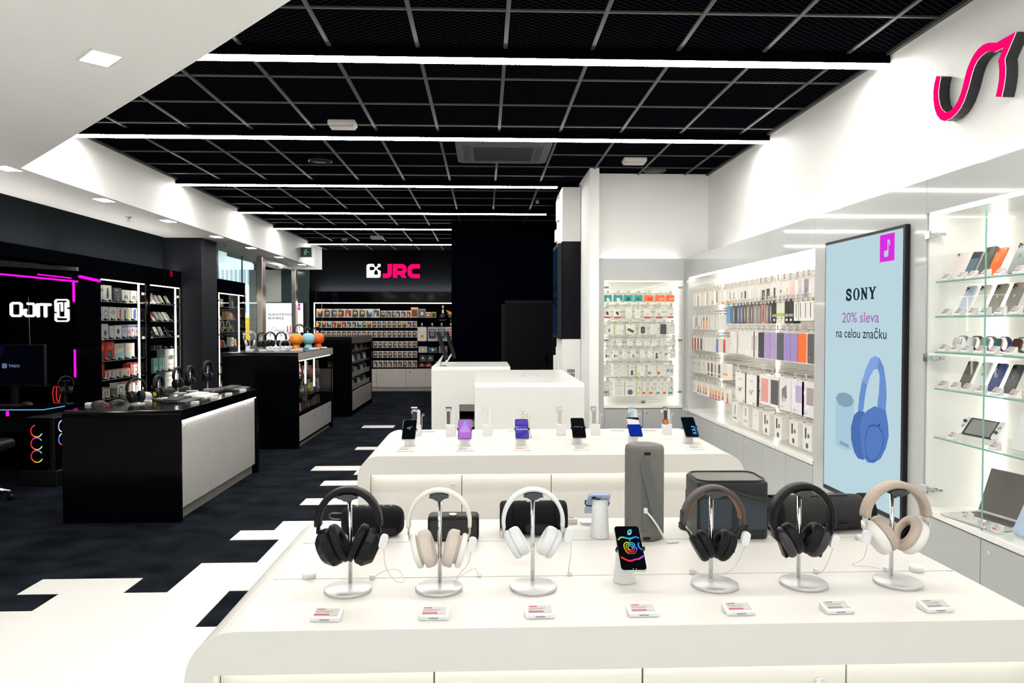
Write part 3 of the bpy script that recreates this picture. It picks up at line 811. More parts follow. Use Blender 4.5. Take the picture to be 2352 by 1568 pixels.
tl = lambda ic: [('r', 0, 1, 0.0, .82, TEAL)] + ic
og = lambda c: [('r', 0, 1, 0.0, .82, ORNG), ('r', .4, .9, .36, .42, c), ('r', .4, .9, .55, .61, c)]
arow(1, 1.945, .095, [(1400, 20, WHT, tl([pd]), 'teal charger box with white plug', {'d': .07}), (1424, 21, WHT, tl([pd]), 'teal charger box with white plug', {'d': .07}),
    (1448, 21, WHT, tl([('d', .5, .5, .2, '#3d4240')]), 'teal charger box with dark round plug', {'d': .06}), (1471, 19, WHT, tl([('r', .28, .7, .4, .6, '#3a3d3c')]), 'teal charger box with dark car plug', {'d': .06}),
    (1495, 22, WHT, og('#5c2f22'), 'orange cable box with dark cables', {'d': .06}), (1521, 22, WHT, og('#f7e3d6'), 'orange cable box with white cables', {'d': .06}), (1545, 20, WHT, og('#f7e3d6'), 'orange cable box with white cables', {'d': .06})], 'top row', 'box')
RED = '#e2103f'
cab = [('r', 0, 1, .86, 1, RED), ('r', .38, .46, .55, .72, '#6b6763'), ('r', .60, .68, .55, .72, '#6b6763'), ('r', .40, .43, .72, .86, '#6b6763'), ('r', .62, .65, .72, .86, '#6b6763'), ('r', .1, .4, .02, .07, '#d85a6a')]
plg = [('r', 0, 1, .86, 1, RED), ('p', [(.3, .42), (.6, .38), (.75, .55), (.72, .74), (.5, .7), (.35, .58)], '#35342f'), ('r', .1, .4, .02, .07, '#d85a6a')]
pl2 = [('rr', .3, .7, .45, .8, '#dcdad4'), ('r', .1, .6, .16, .19, '#b6b2aa')]
arow(2, 1.80, .13, [(1399, 14, WHT, plg, 'white pack with black plug and red base', {}), (1422, 14, WHT, plg, 'white pack with black plug and red base', {}), (1449, 14, WHT, pl2, 'plain white charger pack', {}), (1470, 13, WHT, pl2, 'plain white charger pack', {}),
    (1492, 15, WHT, cab, 'white cable pack with red base', {}), (1519, 15, WHT, cab, 'white cable pack with red base', {}), (1546, 14, WHT, cab, 'white cable pack with red base', {})], 'second row', 'box')
GRN = '#7fb52a'
arow(3, 1.60, .12, [(1403, 20, WHT, [('p', [(.4, .3), (.55, .5), (.75, .5), (.6, .65), (.65, .8), (.42, .75), (.5, .58)], '#4c4c46')], 'white green-backed pack with black holder', {'d': .05, 'back': GRN}),
    (1428, 20, WHT, [('rr', .3, .75, .5, .75, '#d5d6d2'), ('r', .85, .95, .6, .8, '#7c8078')], 'white green-backed pack with pale charger', {'d': .05, 'back': GRN}),
    (1453, 22, WHT, [('p', [(.12, .58), (.3, .38), (.92, .66), (.75, .9)], '#5a504d')], 'white pack with dark phone picture', {'d': .05, 'back': '#b9c98a'}),
    (1482, 17, WHT, [('rr', .2, .78, .25, .92, '#35393a'), ('rr', .28, .7, .33, .8, '#5a6062')], 'white pack with black power bank', {}),
    (1508, 17, WHT, [('rr', .2, .8, .2, .85, '#e1e0dc')], 'plain white boxed pack', {}), (1530, 13, '#4a474c', [('ring', .5, .75, .18, '#8d8a92')], 'dark grey power bank pack', {}),
    (1549, 16, WHT, [('rr', .15, .85, .2, .85, '#e3e2de')], 'plain white boxed pack', {})], 'third row', 'box')
small = [('r', .2, .8, .25, .28, '#b5b1aa'), ('rr', .3, .7, .45, .8, '#d9d8d3')]
dots = [('d', .35, .55, .06, '#6e6c68'), ('d', .6, .5, .05, '#6e6c68')]
arow(4, 1.425, .088, [(1405, 16, WHT, [('ring', .5, .62, .3, '#d3d2cd')], 'small white pack with pale ring', {})] + [(u, w, WHT, small if i % 2 else dots, 'small plain white pack', {}) for i, (u, w) in enumerate([(1427, 12), (1453, 12), (1473, 13), (1491, 13), (1509, 13), (1530, 15), (1552, 13)])], 'fourth row', 'pack')
adp = [('r', .12, .38, .62, .85, '#474640'), ('rr', .48, .62, .66, .85, '#57564f'), ('rr', .72, .9, .7, .8, '#8b8982')]
arow(5, 1.304, .112, [(1401, 13, WHT, adp, 'small white adapter pack', {}), (1420, 13, WHT, adp, 'small white adapter pack', {}), (1441, 11, WHT, small, 'small plain white pack', {}),
    (1460, 11, WHT, [('rr', .35, .55, .55, .9, '#3f3e3a'), ('d', .72, .82, .1, '#57564f')], 'small white car charger pack', {}), (1481, 11, WHT, dots, 'small white earbud pack', {}), (1498, 10, WHT, dots, 'small white earbud pack', {}),
    (1514, 12, WHT, [('d', .5, .55, .26, '#5d5c5c'), ('d', .5, .85, .26, '#45444a')], 'small white pack with two dark discs', {}), (1534, 14, WHT, [('rr', .42, .5, .45, .7, '#34332f'), ('d', .68, .52, .13, '#34332f')], 'small white headset pack', {}), (1552, 12, WHT, small, 'small plain white pack', {})], 'fifth row', 'pack')
tall = [('r', .15, .85, .28, .31, '#aaa7a0'), ('r', .15, .7, .35, .37, '#bdbab3'), ('ring', .5, .7, .2, '#cfcdc7')]
arow(6, 1.12, .138, [(1399, 13, WHT, tall, 'white charger carton', {'d': .06}), (1419, 13, WHT, tall, 'white charger carton', {'d': .06}), (1438, 13, WHT, tall, 'white charger carton', {'d': .06}), (1457, 13, WHT, [('rr', .32, .7, .5, .92, '#3f3f42'), ('r', .15, .85, .28, .31, '#8d8a84')], 'white carton with black charger', {'d': .06}),
    (1478, 19, WHT, [('r', 0, .35, .68, .86, '#bcd63a'), ('rr', .5, .8, .35, .6, '#d5d4cf')], 'white cable pack with lime flag', {}), (1504, 20, WHT, [('r', 0, .35, .62, .85, '#4aa3c6')], 'white cable pack with blue flag', {}),
    (1525, 17, WHT, [('r', 0, .3, .62, .85, '#f0562b')], 'white cable pack with orange flag', {}), (1546, 17, WHT, [('r', .05, .4, .4, .62, '#3f9fd0'), ('rr', .6, .8, .4, .7, '#9a9894')], 'white cable pack with blue square', {})], 'sixth row', 'pack')
def nar(c, dark): return [('r', 0, .75, .72, .86, c)] + ([('p', [(.35, .32), (.6, .42), (.95, .66), (.55, .5)], '#3b3a38')] if dark else [('r', .3, .8, .35, .38, '#b5b1aa')])
arow(7, .923, .18, [(1400, 21, WHT, [('r', .38, .43, .5, 1, '#77746f'), ('r', .62, .67, .5, 1, '#77746f'), ('r', .15, .7, .3, .33, '#b9b6af')], 'tall white cable carton', {'d': .04}),
    (1427, 23, WHT, [('ring', .52, .74, .24, '#cfcdc9'), ('r', .15, .85, .32, .35, '#b9b6af')], 'white carton with pale charging disc', {'d': .05}), (1453, 24, WHT, [('d', .5, .73, .25, '#55555c'), ('ring', .5, .73, .1, '#8a8a90'), ('r', .15, .85, .32, .35, '#8f8c86')], 'white carton with dark charging disc', {'d': .05}),
    (1474, 10, WHT, nar('#f5b83a', 1), 'narrow white cable pack with yellow flag', {}), (1486, 9, WHT, nar('#f0552b', 0), 'narrow white cable pack with orange flag', {}), (1502, 10, WHT, nar('#f0552b', 1), 'narrow white cable pack with orange flag', {}),
    (1519, 10, WHT, nar('#4c9fb5', 0), 'narrow white cable pack with blue flag', {}), (1534, 9, WHT, nar('#f0552b', 0), 'narrow white cable pack with orange flag', {}), (1548, 12, WHT, nar('#4c9fb5', 1), 'narrow white cable pack with blue flag', {})], 'bottom row', 'pack')

# ------------------------------------------------------------------ hook wall packs
PX_ = XR + 0.05
RZ_R = -PI / 2
def hrow(z, ys, spec, rowname, hookL=0.30, hz=0.03, drop=0.0, hk=True):
    n = len(ys)
    for i, y in enumerate(ys):
        s = spec(i, n)
        if s is None: continue
        w, h, d, base, dec, desc = s[:6]
        kw = s[6] if len(s) > 6 else {}
        y = y * 0.972
        lab = '%s, %s from corner, hook wall %s' % (desc, ORD[i], rowname)
        pack('hanging_pack', lab, 'package', (PX_ + kw.get('dx', 0), y, z - kw.get('dz', 0)), RZ_R, w, h, d, base, dec, 'packs in the %s of the hook wall' % rowname, back=kw.get('back'))
        if hk:
            hook('wire hook with price label, %s from the corner above the hook wall %s' % (ORD[i], rowname), (PX_ - 0.016, y, z + 0.02), RZ_R, 0.30, 'hooks of the hook wall', red=y < 6.3)
W0 = '#e8e5df'
r1 = [8.64, 8.54, 8.42, 8.29, 8.2, 8.07, 7.98, 7.88, 7.73, 7.63, 7.53, 7.39, 7.3, 7.2, 7.1, 6.98, 6.88, 6.77, 6.65, 6.54, 6.43, 6.32, 6.18, 6.05, 5.92, 5.80, 5.67, 5.56, 5.47]
S1 = {2: [('r', .3, .7, .2, 1, '#8d7468')], 5: [('r', .3, .6, 0, .9, '#74544c')], 7: [('r', 0, 1, .7, .9, '#f5a02c')], 8: [('r', .3, .7, 0, .85, '#4f4b4c')], 10: [('r', 0, 1, .82, 1, '#f59a1e')], 11: [('r', 0, 1, .82, 1, '#f59a1e')], 12: [('r', 0, 1, .85, 1, '#f59a1e'), ('r', .3, .5, .2, .7, '#716d6a')],
      13: [('r', .4, .6, .3, .7, '#6a6763')], 15: [('rr', .3, .75, .3, .75, '#8d8d7c')], 16: [('rr', .25, .75, .25, .75, '#22353c')], 18: [('r', .2, .8, .2, .8, '#dcdad5')], 20: [('r', .1, .9, .35, .95, '#3c3f38'), ('p', [(.3, .5), (.6, .45), (.7, .8), (.4, .85)], '#8a8578')], 21: [('r', .1, .9, .3, .92, '#33343a'), ('p', [(.25, .45), (.5, .6), (.7, .5), (.6, .85)], '#77756f')],
      22: [('r', .3, .75, .3, .9, '#4a413b')], 23: [('p', [(.4, .5), (.6, .4), (.7, .6), (.5, .65)], '#2b2b2b')], 24: [('ring', .5, .68, .24, '#e08a3c'), ('r', .42, .56, .4, .52, '#e08a3c')], 25: [('r', .05, .95, .05, 1, '#ecc6bd'), ('ring', .5, .6, .2, '#f5b9b0')], 26: [('r', .05, .95, .05, 1, '#cdc6d6'), ('ring', .5, .62, .2, '#a9a1b8')],
      27: [('r', .05, .95, .05, 1, '#a08f97'), ('ring', .5, .6, .2, '#6a5a62')]}
N1 = {2: 'narrow white pack with brown strap', 5: 'narrow white pack with brown strap', 7: 'white pack with orange base', 8: 'white pack with dark grey strap', 10: 'white pack with orange base', 11: 'white pack with orange base', 12: 'white pack with orange base', 13: 'white pack with grey bar',
      15: 'white pack with olive case', 16: 'white pack with dark teal case', 20: 'white pack with dark camouflage picture', 21: 'white pack with dark picture', 22: 'white pack with brown strap', 23: 'white pack with small black mark', 24: 'white pack with orange key ring', 25: 'pink key ring pack', 26: 'lavender key ring pack', 27: 'mauve key ring pack'}
def s1(i, n):
    w = .07 if i < 15 else .085
    return (w, .145, .03, W0, S1.get(i, [('r', .3, .7, .6, .62, '#c9c6c0')]), N1.get(i, 'plain white accessory pack'))
hrow(1.945, r1, s1, 'top row')
S2 = [('r', .3, .7, .2, .95, '#6f6866'), ('r', .4, .6, .1, .9, '#7d7875'), ('r', .35, .65, .1, .8, '#5e5754'), ('r', .1, .9, .72, 1.0, '#f08a6a'), ('r', .35, .6, .1, .9, '#8d8d8d'), ('r', .25, .75, .35, .95, '#e9812e'), ('r', .25, .75, .35, .95, '#e9812e'), ('r', .2, .8, .05, .95, '#b3c6dd'), ('r', .3, .7, .05, .9, '#f0cba6'), ('r', .2, .8, .05, .95, '#b9cfe2'), None, None, None]
N2 = ['white pack with dark case'] * 3 + ['white pack with coral tip', 'white pack with grey case', 'white pack with orange case', 'white pack with orange case', 'pale blue case pack', 'peach case pack', 'pale blue case pack'] + ['plain white case pack'] * 3
r2 = [8.66, 8.53, 8.46, 8.38, 8.28, 8.19, 8.08, 7.98, 7.86, 7.78, 7.68, 7.59, 7.5]
def s2(i, n):
    dc = [S2[i]] if S2[i] else [('r', .25, .75, .2, .22, '#c9c6c0')]
    if i in (5, 6): dc.append(('r', .25, .75, .1, .35, '#4b4540'))
    return (.075, .15, .03, W0, dc, N2[i])
hrow(1.69, r2, s2, 'far second row')
r2n = [7.36, 7.2, 7.07, 6.98, 6.89, 6.81, 6.71, 6.62, 6.53, 6.43, 6.34, 6.26, 6.18, 6.09, 6.0, 5.92, 5.84, 5.74, 5.66, 5.57, 5.48]
c2 = ['#5f93c4', '#5a5a60', '#4e5a78', '#42597c', '#5b3d30', '#8d7d74', '#5c5560', '#9a8d88', '#857a75', '#c98a76', '#7b7878', '#3c3c40', '#0c0c0d', '#d9dccb', '#dfe0d2', '#0b0b0c', '#141415', W0, W0, W0, W0]
d2 = ['pale blue phone case', 'clear dark grey phone case', 'slate blue phone case', 'navy blue phone case', 'orange and brown phone case', 'taupe phone case', 'dark violet phone case', 'grey beige phone case', 'grey brown phone case', 'coral phone case', 'clear grey phone case', 'dark grey phone case', 'black phone case', 'white pack with lime band', 'cream pack with lime band', 'black case with grey band', 'black case with grey band', 'white pack with thin dark strap', 'white pack with thin dark strap', 'white pack with brown strap', 'white pack with dark strap']
def s2n(i, n):
    b = c2[i]
    if 1 <= i <= 11: dc = [('p', [(.42, .12), (.58, .12), (.66, .5), (.58, .9), (.42, .9), (.34, .5)], '#b5b0ac' if i not in (9,) else '#4a3430'), ('r', .2, .8, 0, .06, '#4a4846')]
    elif i in (13, 14): dc = [('r', 0, 1, .5, .66, '#9dc62e'), ('r', .1, .3, .72, .78, '#2a2a2a')]
    elif i in (12, 15, 16): dc = [('r', 0, 1, .55, .68, '#9b9b99'), ('r', .3, .7, .78, .88, '#e9e9e9')]
    elif i >= 17: dc = [('r', .44, .56, .1, .85, ['#5f5a55', '#4a4643', '#7a4634', '#3f4146'][i - 17])]
    else: dc = [('r', .55, .9, 0, 1, '#76a7d2')]
    return (.085, .17 if i < 17 else .15, .06, b, dc, d2[i])
hrow(1.775, r2n, s2n, 'near second row')
r3 = [8.64, 8.53, 8.41, 8.29, 8.2, 8.1, 8.0, 7.92, 7.82, 7.71, 7.61, 7.48, 7.39]
c3 = ['#a4503a', '#b0432f', '#a5402f', '#5b5659', '#d5dbe6', '#e4e3df', '#e6e4e0', '#e4e3e0', '#d9dde6', '#5a6fae', '#ecdcd6', '#cf2b26', '#e3e1dc']
d3 = ['brown leather case pack', 'rust red case pack', 'rust red case pack', 'dark grey case pack', 'pale blue case pack', 'white case pack', 'white case pack', 'white case pack', 'pale blue case pack', 'blue case pack', 'pale pink case pack', 'bright red case pack', 'white case pack']
hrow(1.452, r3, lambda i, n: (.08, .145, .035, W0, [('rr', .12, .92, .06, .97, c3[i])], d3[i]), 'far third row')
r3n = [7.25, 7.14, 7.04, 6.93, 6.81, 6.69, 6.60, 6.47, 6.34, 6.20, 6.05, 5.91, 5.77, 5.62, 5.46]
c3n = [None, None, None, None, '#e9c4b8', '#4a4a4a', '#46423e', '#26282e', '#a892c6', '#a892c6', '#4a4d5c', '#9884bd', '#9884bd', '#fb6a1c', '#5a5150']
d3n = ['white tablet case pack'] * 4 + ['white pack with pink line', 'white pack with dark line', 'white pack with dark line', 'black tablet case pack', 'lavender tablet case pack', 'lavender tablet case pack', 'slate tablet case pack', 'violet tablet case pack', 'violet tablet case pack', 'bright orange tablet case pack', 'brown grey tablet case pack']
def s3n(i, n):
    if i < 4: return (.11, .22, .05, W0, [('r', .3, .38, .15, .7, '#a9a5a2')] if i % 2 == 0 else [], d3n[i])
    if i < 7: return (.11, .23, .05, W0, [('r', .46, .56, .18, .72, c3n[i])], d3n[i])
    return (.15 if i != 13 else .165, .235, .04, W0, [('rr', .06, .94, .03, .97, c3n[i]), ('d', .25, .78, .03, '#e3dcea')], d3n[i])
hrow(1.535, r3n, s3n, 'near third row')
r4 = [8.61, 8.51, 8.42, 8.33, 8.18, 8.01, 7.89, 7.77, 7.64, 7.44]
c4 = [None, None, None, None, None, '#57534e', '#2f3d55', '#e2808c', '#2f5a4c', None]
d4 = ['clear patterned case pack'] * 5 + ['dark phone case pack', 'navy phone case pack', 'pink phone case pack', 'green phone case pack', 'wide white pack with orange band']
def s4(i, n):
    if i == 9: return (.13, .16, .05, W0, [('r', 0, 1, .58, .72, '#fb9a1e')], d4[i])
    if c4[i]: return (.08, .155, .03, W0, [('rr', .15, .88, .1, .72, c4[i]), ('r', .15, .88, .8, .96, c4[i])], d4[i])
    return (.075, .15, .03, '#d8d5cf', [('p', [(.4, .15), (.6, .3), (.45, .5), (.65, .7), (.45, .9), (.55, .6), (.35, .4)], '#77736e')], d4[i])
hrow(1.20, r4, s4, 'far fourth row')
r4n = [7.0, 6.70, 6.38, 6.16, 5.95, 5.70, 5.50]
def s4n(i, n):
    if i < 2: return (.26, .275, .02, '#efede6', [('t', '14"' if i == 0 else '16"', .5, .58, .42, .17, '#4d4a48' if i == 0 else '#a86a4a'), ('r', .3, .7, .2, .215, '#b3afa8'), ('r', .38, .62, .24, .255, '#8d8983')], 'white laptop sleeve card reading ' + ('14"' if i == 0 else '16"'), {'back': '#2e2d2d', 'dz': .02})
    cc = {2: '#dd9a94', 3: '#4f4d4c', 4: '#77706e', 5: '#b7a6d2', 6: '#a8949a'}[i]
    nm = {2: 'white tablet case box with pink cover', 3: 'white tablet case box with dark grey cover', 4: 'white box with folded grey stand case', 5: 'white tablet case box with lavender cover', 6: 'white tablet case box with mauve cover'}[i]
    dc = [('r', .1, .9, .12, .9, cc)] if i < 4 else [('p', [(.25, .35), (.65, .2), (.7, .6), (.45, .7), (.3, .75)], cc), ('p', [(.4, .55), (.7, .68), (.3, .76)], '#c9c2c0')] if i == 4 else [('rr', .35, .85, .15, .65, cc), ('p', [(.12, .3), (.3, .22), (.35, .66), (.55, .72), (.4, .82)], '#eceaf0')]
    if i >= 4: dc.append(('r', .15, .4, .88, .9, '#9a9696'))
    return (.2 if i < 4 else .23, .26, .06, '#e3e0e2' if i >= 4 else '#efece8', dc, nm)
hrow(1.165, r4n, s4n, 'near fourth row')
r5 = [8.61, 8.53, 8.4, 8.31, 8.18, 8.09, 7.93, 7.83, 7.74, 7.64, 7.52, 7.37]
def s5(i, n):
    if i < 2: return (.07, .13, .03, W0, [('rr', .25, .75, .35, .85, '#b9c2cf')], 'white glass pack with pale picture')
    dc = [('r', .2, .8, .3, .85, '#f09a2c'), ('r', .2, .8, .66, .85, '#80507a')]
    if i in (6, 7, 8, 9, 11): dc.append(('r', 0, 1, .9, 1, '#dd2a3c'))
    return (.075, .14, .03, W0, dc, 'white glass pack with orange phone picture')
hrow(.952, r5, s5, 'far bottom row')
r5n = [7.14, 6.85, 6.59, 6.34, 6.08, 5.77, 5.52]
def s5n(i, n):
    dec = [[('rr', .42, .58, .1, .6, '#7c7672'), ('r', .2, .8, .72, .82, '#8d8782')], [('rr', .4, .62, .1, .5, '#a9a49e'), ('r', .2, .8, .7, .78, '#b3aea8')], [('r', .3, .6, .3, .33, '#b3aea8')]]
    cam_ = [('rr', .25, .42, .12, .55, '#34322f'), ('d', .65, .42, .12, '#6b6660'), ('d', .5, .82, .14, '#55504b')]
    return (.15, .19, .13, '#e6e5df', dec[i] if i < 3 else cam_, 'small white carton' + (' with brush picture' if i < 2 else '' if i == 2 else ' with black camera picture'))
hrow(.845, r5n, s5n, 'near bottom row')
# ================================================================== shared small things: price tags, phones, watches
_tags = {}
def price_tag(label, loc, rz=0.0, kind='table', red=True, group=None):
    """electronic price label in a white wedge holder; the label looks towards local -Y"""
    k = (kind, red)
    if k in _tags: return dup(_tags[k], loc, rz, label, group)
    t = thing('price_tag', label, 'price tag', loc, rz, group)
    w, d, h0, h1 = {'table': (0.070, 0.040, 0.011, 0.019), 'shelf': (0.058, 0.03, 0.010, 0.042), 'flat': (0.095, 0.05, 0.006, 0.016), 'black': (0.06, 0.03, 0.012, 0.03), 'small': (0.07, 0.05, 0.012, 0.02)}[kind]
    hm = PLB if kind == 'black' else PLW
    MB().prism([(-d / 2, 0), (d / 2, 0), (d / 2, h1), (-d / 2, h0)], 'x', -w / 2, w / 2).build('holder', hm, t, bevel=0.0025)
    s = Vector((0, d, h1 - h0)); L = s.length; s.normalize()
    n = Vector((0, -s.z, s.y))
    X = basis((1, 0, 0), tuple(s), tuple(n), (0, -d / 2, h0))
    m = MB()
    a, b = 0.16 * L, 0.88 * L
    m.box(-w * .40, w * .40, a, b, 0.0, 0.0012, 0, X)
    rb = (b - a)
    m.box(-w * .38, w * .12, a + rb * .05, a + rb * .22, 0.0012, 0.0016, 1, X)
    m.box(-w * .34, -w * .08, a + rb * .80, a + rb * .92, 0.0012, 0.0016, 1, X)
    m.box(-w * .36, w * .1, a + rb * .42, a + rb * .50, 0.0012, 0.0016, 2, X).box(-w * .36, w * .2, a + rb * .56, a + rb * .64, 0.0012, 0.0016, 2, X)
    m.build('label', [cm('#bdbab7'), cm('#b5434a' if red else '#77777f'), cm('#a39d9b')], t)
    if kind == 'table':
        MB().box(-w * .16, w * .16, -d / 2 - 0.001, -d / 2, h0 * .45, h0 * .62).build('slot', PLG, t)
    _tags[k] = t
    return t

def lens_rows(n):
    return {1: [(0, 0)], 2: [(0, .5), (0, -.5)], 3: [(-.5, .5), (-.5, -.5), (.5, 0)], 4: [(-.5, .5), (-.5, -.5), (.5, .5), (.5, -.5)]}[n]
def phone(label, loc, rz, tilt, w=0.072, h=0.148, t=0.008, body='#d8d8d8', face=None, cams=0, group=None, cat='phone', name='smartphone', frame=None, logo=None, cam_sz=0.33, bump=None, lift=0.0):
    """stands on its lower edge at loc, leaning back by tilt from vertical; front or back face looks to local -Y"""
    o = thing(name, label, cat, loc, rz, group)
    X = RX(-tilt) @ T(0, 0, lift)
    MB().prism([rr(w, h, w * .13, 5, 0, h / 2)], 'y', 0, t, 0, X).build('body', cm(frame or body, 0.3), o, bevel=0.0018)
    if face is not None:
        face(o, X, w, h)
    else:
        MB().prism([rr(w * .96, h * .98, w * .12, 5, 0, h / 2)], 'y', -0.0008, 0.0, 0, X).build('back_cover', cm(body, 0.16), o)
        if cams:
            c = MB()
            s = w * cam_sz
            cx, cz = -w / 2 + s / 2 + w * .06, h - s / 2 - w * .06
            hh = s * (1.15 if cams != 2 else 1.3)
            c.prism([rr(s, hh, s * .28, 4, cx, cz)], 'y', -0.003, -0.0008, 0, X)
            for (a, b) in lens_rows(cams):
                c.lathe([(s * .2, 0), (s * .2, 0.0016), (s * .15, 0.0022), (0, 0.0018)], 14, 1, True, X @ T(cx + a * s * .48, -0.003, cz + b * s * .5) @ RX(PI / 2))
            c.build('camera', [cm(bump or body, 0.25), BLKG], o)
        if logo: apple(MB(), X @ face_cam((0, -0.001, h * .56)), w * .13, 0).build('logo', cm(logo, .3), o)
    return o
def apple(mb, X, s, mi=0):
    """small apple mark with a bite and a leaf, s = half height"""
    pts = []
    for i in range(40):
        a = 2 * PI * i / 40
        r = 0.80 + 0.10 * math.cos(2 * a + PI) - 0.10 * math.exp(-((a - PI / 2) / 0.28) ** 2) - 0.09 * math.exp(-((a - 1.5 * PI) / 0.25) ** 2)
        x, y = r * math.cos(a) * 0.92, r * math.sin(a) - 0.12
        if (x - 0.92) ** 2 + (y - 0.08) ** 2 < 0.11:
            k = 0.33 / math.hypot(x - 0.92, y - 0.08); x, y = 0.92 + (x - 0.92) * k, 0.08 + (y - 0.08) * k
        pts.append((x * s, y * s))
    mb.prism(pts, 'z', 0, 0.0006, mi, X)
    mb.prism([(0.02 * s, 0.72 * s), (0.10 * s, 1.02 * s), (0.36 * s, 1.14 * s), (0.30 * s, 0.88 * s)], 'z', 0, 0.0006, mi, X)
    return mb
def plain_screen(cols):
    """cols: list of (x0,x1,z0,z1,colour,strength) rectangles in fractions on a black glass front"""
    def f(o, X, w, h):
        m = MB().prism([rr(w * .97, h * .985, w * .12, 5, 0, h / 2)], 'y', -0.0008, 0.0, 0, X)
        mats = [SCRK]
        for c in cols:
            mats.append(em(c[4], c[5]))
            if len(c) > 6: m.prism([((x - .5) * w, z * h) for x, z in c[6]], 'y', -0.0014, -0.0006, len(mats) - 1, X)
            else: m.prism(rect((c[0] - .5) * w, (c[1] - .5) * w, c[2] * h, c[3] * h), 'y', -0.0012, -0.0006, len(mats) - 1, X)
        m.build('screen', mats, o)
    return f

# ------------------------------------------------------------------ things in the glass phone case
RC = -PI / 2
def cx(y): return (XR, y)
shelfz = [1.826, 1.642, 1.454, 1.259, 0.999]
def case_phone(y, z, lab, **k):
    tilt = k.pop('tilt', 0.42)
    return phone(lab, (XR + 0.115, y, z + 0.012), RC, tilt, group='phones on the glass shelves', **k)
def case_tag(y, z, lab, x=0.075, red=True):
    return price_tag(lab, (XR + x, y, z), RC, 'shelf', red, 'price tags on the glass shelves')
def perch(y, z, lab):
    t = thing('phone_holder', lab, 'stand', (XR + 0.12, y, z), RC, 'clear phone holders')
    MB().prism([(-0.03, 0), (0.05, 0), (0.05, 0.012), (-0.01, 0.012), (-0.022, 0.02), (-0.03, 0.02)], 'x', -0.02, 0.02).build('base', cm('#dcdcd6', .1), t)
    MB().prism([(0.02, 0.012), (0.03, 0.012), (0.085, 0.11), (0.077, 0.112)], 'x', -0.012, 0.012).build('prop', cm('#dcdcd6', .1), t)
tops = [(3.885, '#eedfe0', 'pale pink phone, back turned, first from the hinge side on the top glass shelf', dict(cams=3, h=.155, cam_sz=.24)),
        (3.765, '#6f8790', 'slate blue phone with dark screen, second from the hinge side on the top glass shelf', dict(h=.15, face=plain_screen([(.06, .94, .05, .72, '#93aab2', .55)]))),
        (3.672, '#55534f', 'rugged dark grey phone, third from the hinge side on the top glass shelf', dict(cams=1, h=.165, w=.08, t=.016)),
        (3.585, '#f5691f', 'bright orange phone, back turned, on the top glass shelf', dict(cams=2, h=.15, logo='#ffa05a', cam_sz=.24)),
        (3.44, '#9fa3a4', 'grey phone, back turned, at the edge of the top glass shelf', dict(cams=3, h=.165, w=.08, logo='#6f7374'))]
for i, (y, c, l, k) in enumerate(tops):
    case_phone(y - .09, shelfz[0], l, body=c, **k)
for i, y in enumerate((3.83, 3.705, 3.625, 3.53, 3.425, 3.30)):
    case_tag(y - .05, shelfz[0], 'price tag on the top glass shelf, %s from the hinge side' % ORD[i], red=True)
second = [(3.80, '#c9d6ea', 'pale blue phone, back turned, on the second glass shelf', dict(cams=3)), (3.69, '#ecebe6', 'white phone, back turned, on the second glass shelf', dict(cams=3, bump='#e2e1dc')),
          (3.575, '#8f8a82', 'grey beige phone, back turned, third on the second glass shelf', dict(cams=3)), (3.46, '#8b8780', 'grey beige phone, back turned, fourth on the second glass shelf', dict(cams=3)),
          (3.32, '#4a4d52', 'dark phone, back turned, last in view on the second glass shelf', dict(cams=3))]
for i, (y, c, l, k) in enumerate(second):
    case_phone(y - .08, shelfz[1], l, body=c, h=.158, w=.077, logo='#b5b2ab' if i > 1 else None, **k)
for i, y in enumerate((3.835, 3.73, 3.63, 3.535, 3.43, 3.33)):
    case_tag(y - .06, shelfz[1], 'price tag on the second glass shelf, %s from the hinge side' % ORD[i])
fourth = [(3.77, '#54504d', 'dark brown phone with glare, back turned, on the fourth glass shelf', dict(cams=3)), (3.66, '#dde4e0', 'pale mint phone, back turned, on the fourth glass shelf', dict(cams=2, cam_sz=.24, logo='#8d9793')),
          (3.555, '#33427e', 'deep blue phone, back turned, on the fourth glass shelf', dict(cams=2, logo='#6f7cb2')), (3.445, '#3c3b3d', 'black phone, back turned, on the fourth glass shelf', dict(cams=3, logo='#77777a')),
          (3.31, '#f1c9b4', 'peach phone, back turned, on the fourth glass shelf', dict(cams=2))]
for i, (y, c, l, k) in enumerate(fourth):
    case_phone(y - .07, shelfz[3], l, body=c, h=.15, w=.072, **k)
for i, y in enumerate((3.845, 3.745, 3.65, 3.545, 3.435, 3.32)):
    case_tag(y - .05, shelfz[3], 'price tag on the fourth glass shelf, %s from the hinge side' % ORD[i])
def watch(label, loc, rz, face, strap, case='#b9b9b9', group=None, tilt=0.35, s=1.0, lift=0.0):
    """watch standing on its closed strap, dial towards local -Y"""
    o = thing('smartwatch', label, 'watch', loc, rz, group)
    R_ = 0.031 * s
    pts = []
    for i in range(22):
        a = -0.42 + (2 * PI - 2 * 0.58) * i / 21 + PI + 0.5
        pts.append((0, R_ * math.cos(a) * 1.15 + R_ * 1.1, R_ * math.sin(a) + R_))
    # strap as a flat band in the YZ plane
    X = T(0, 0, lift) @ RZ(PI / 2)
    path = [(p[1], p[2]) for p in pts]
    MB().band(path, 0.021 * s, 0.0028 * s, 0, X).build('strap', cm(strap, .5), o)
    Xc = T(0, -0.002, R_ + lift + 0.004 * s) @ RX(-tilt)
    MB().prism([rr(0.036 * s, 0.042 * s, 0.010 * s, 5)], 'y', -0.006 * s, 0.005 * s, 0, Xc).build('case', cm(case, .25, .5), o, bevel=0.0015)
    MB().prism([rr(0.032 * s, 0.038 * s, 0.009 * s, 5)], 'y', -0.0072 * s, -0.006 * s, 0, Xc).build('dial', cm(face, .12), o)
    return o
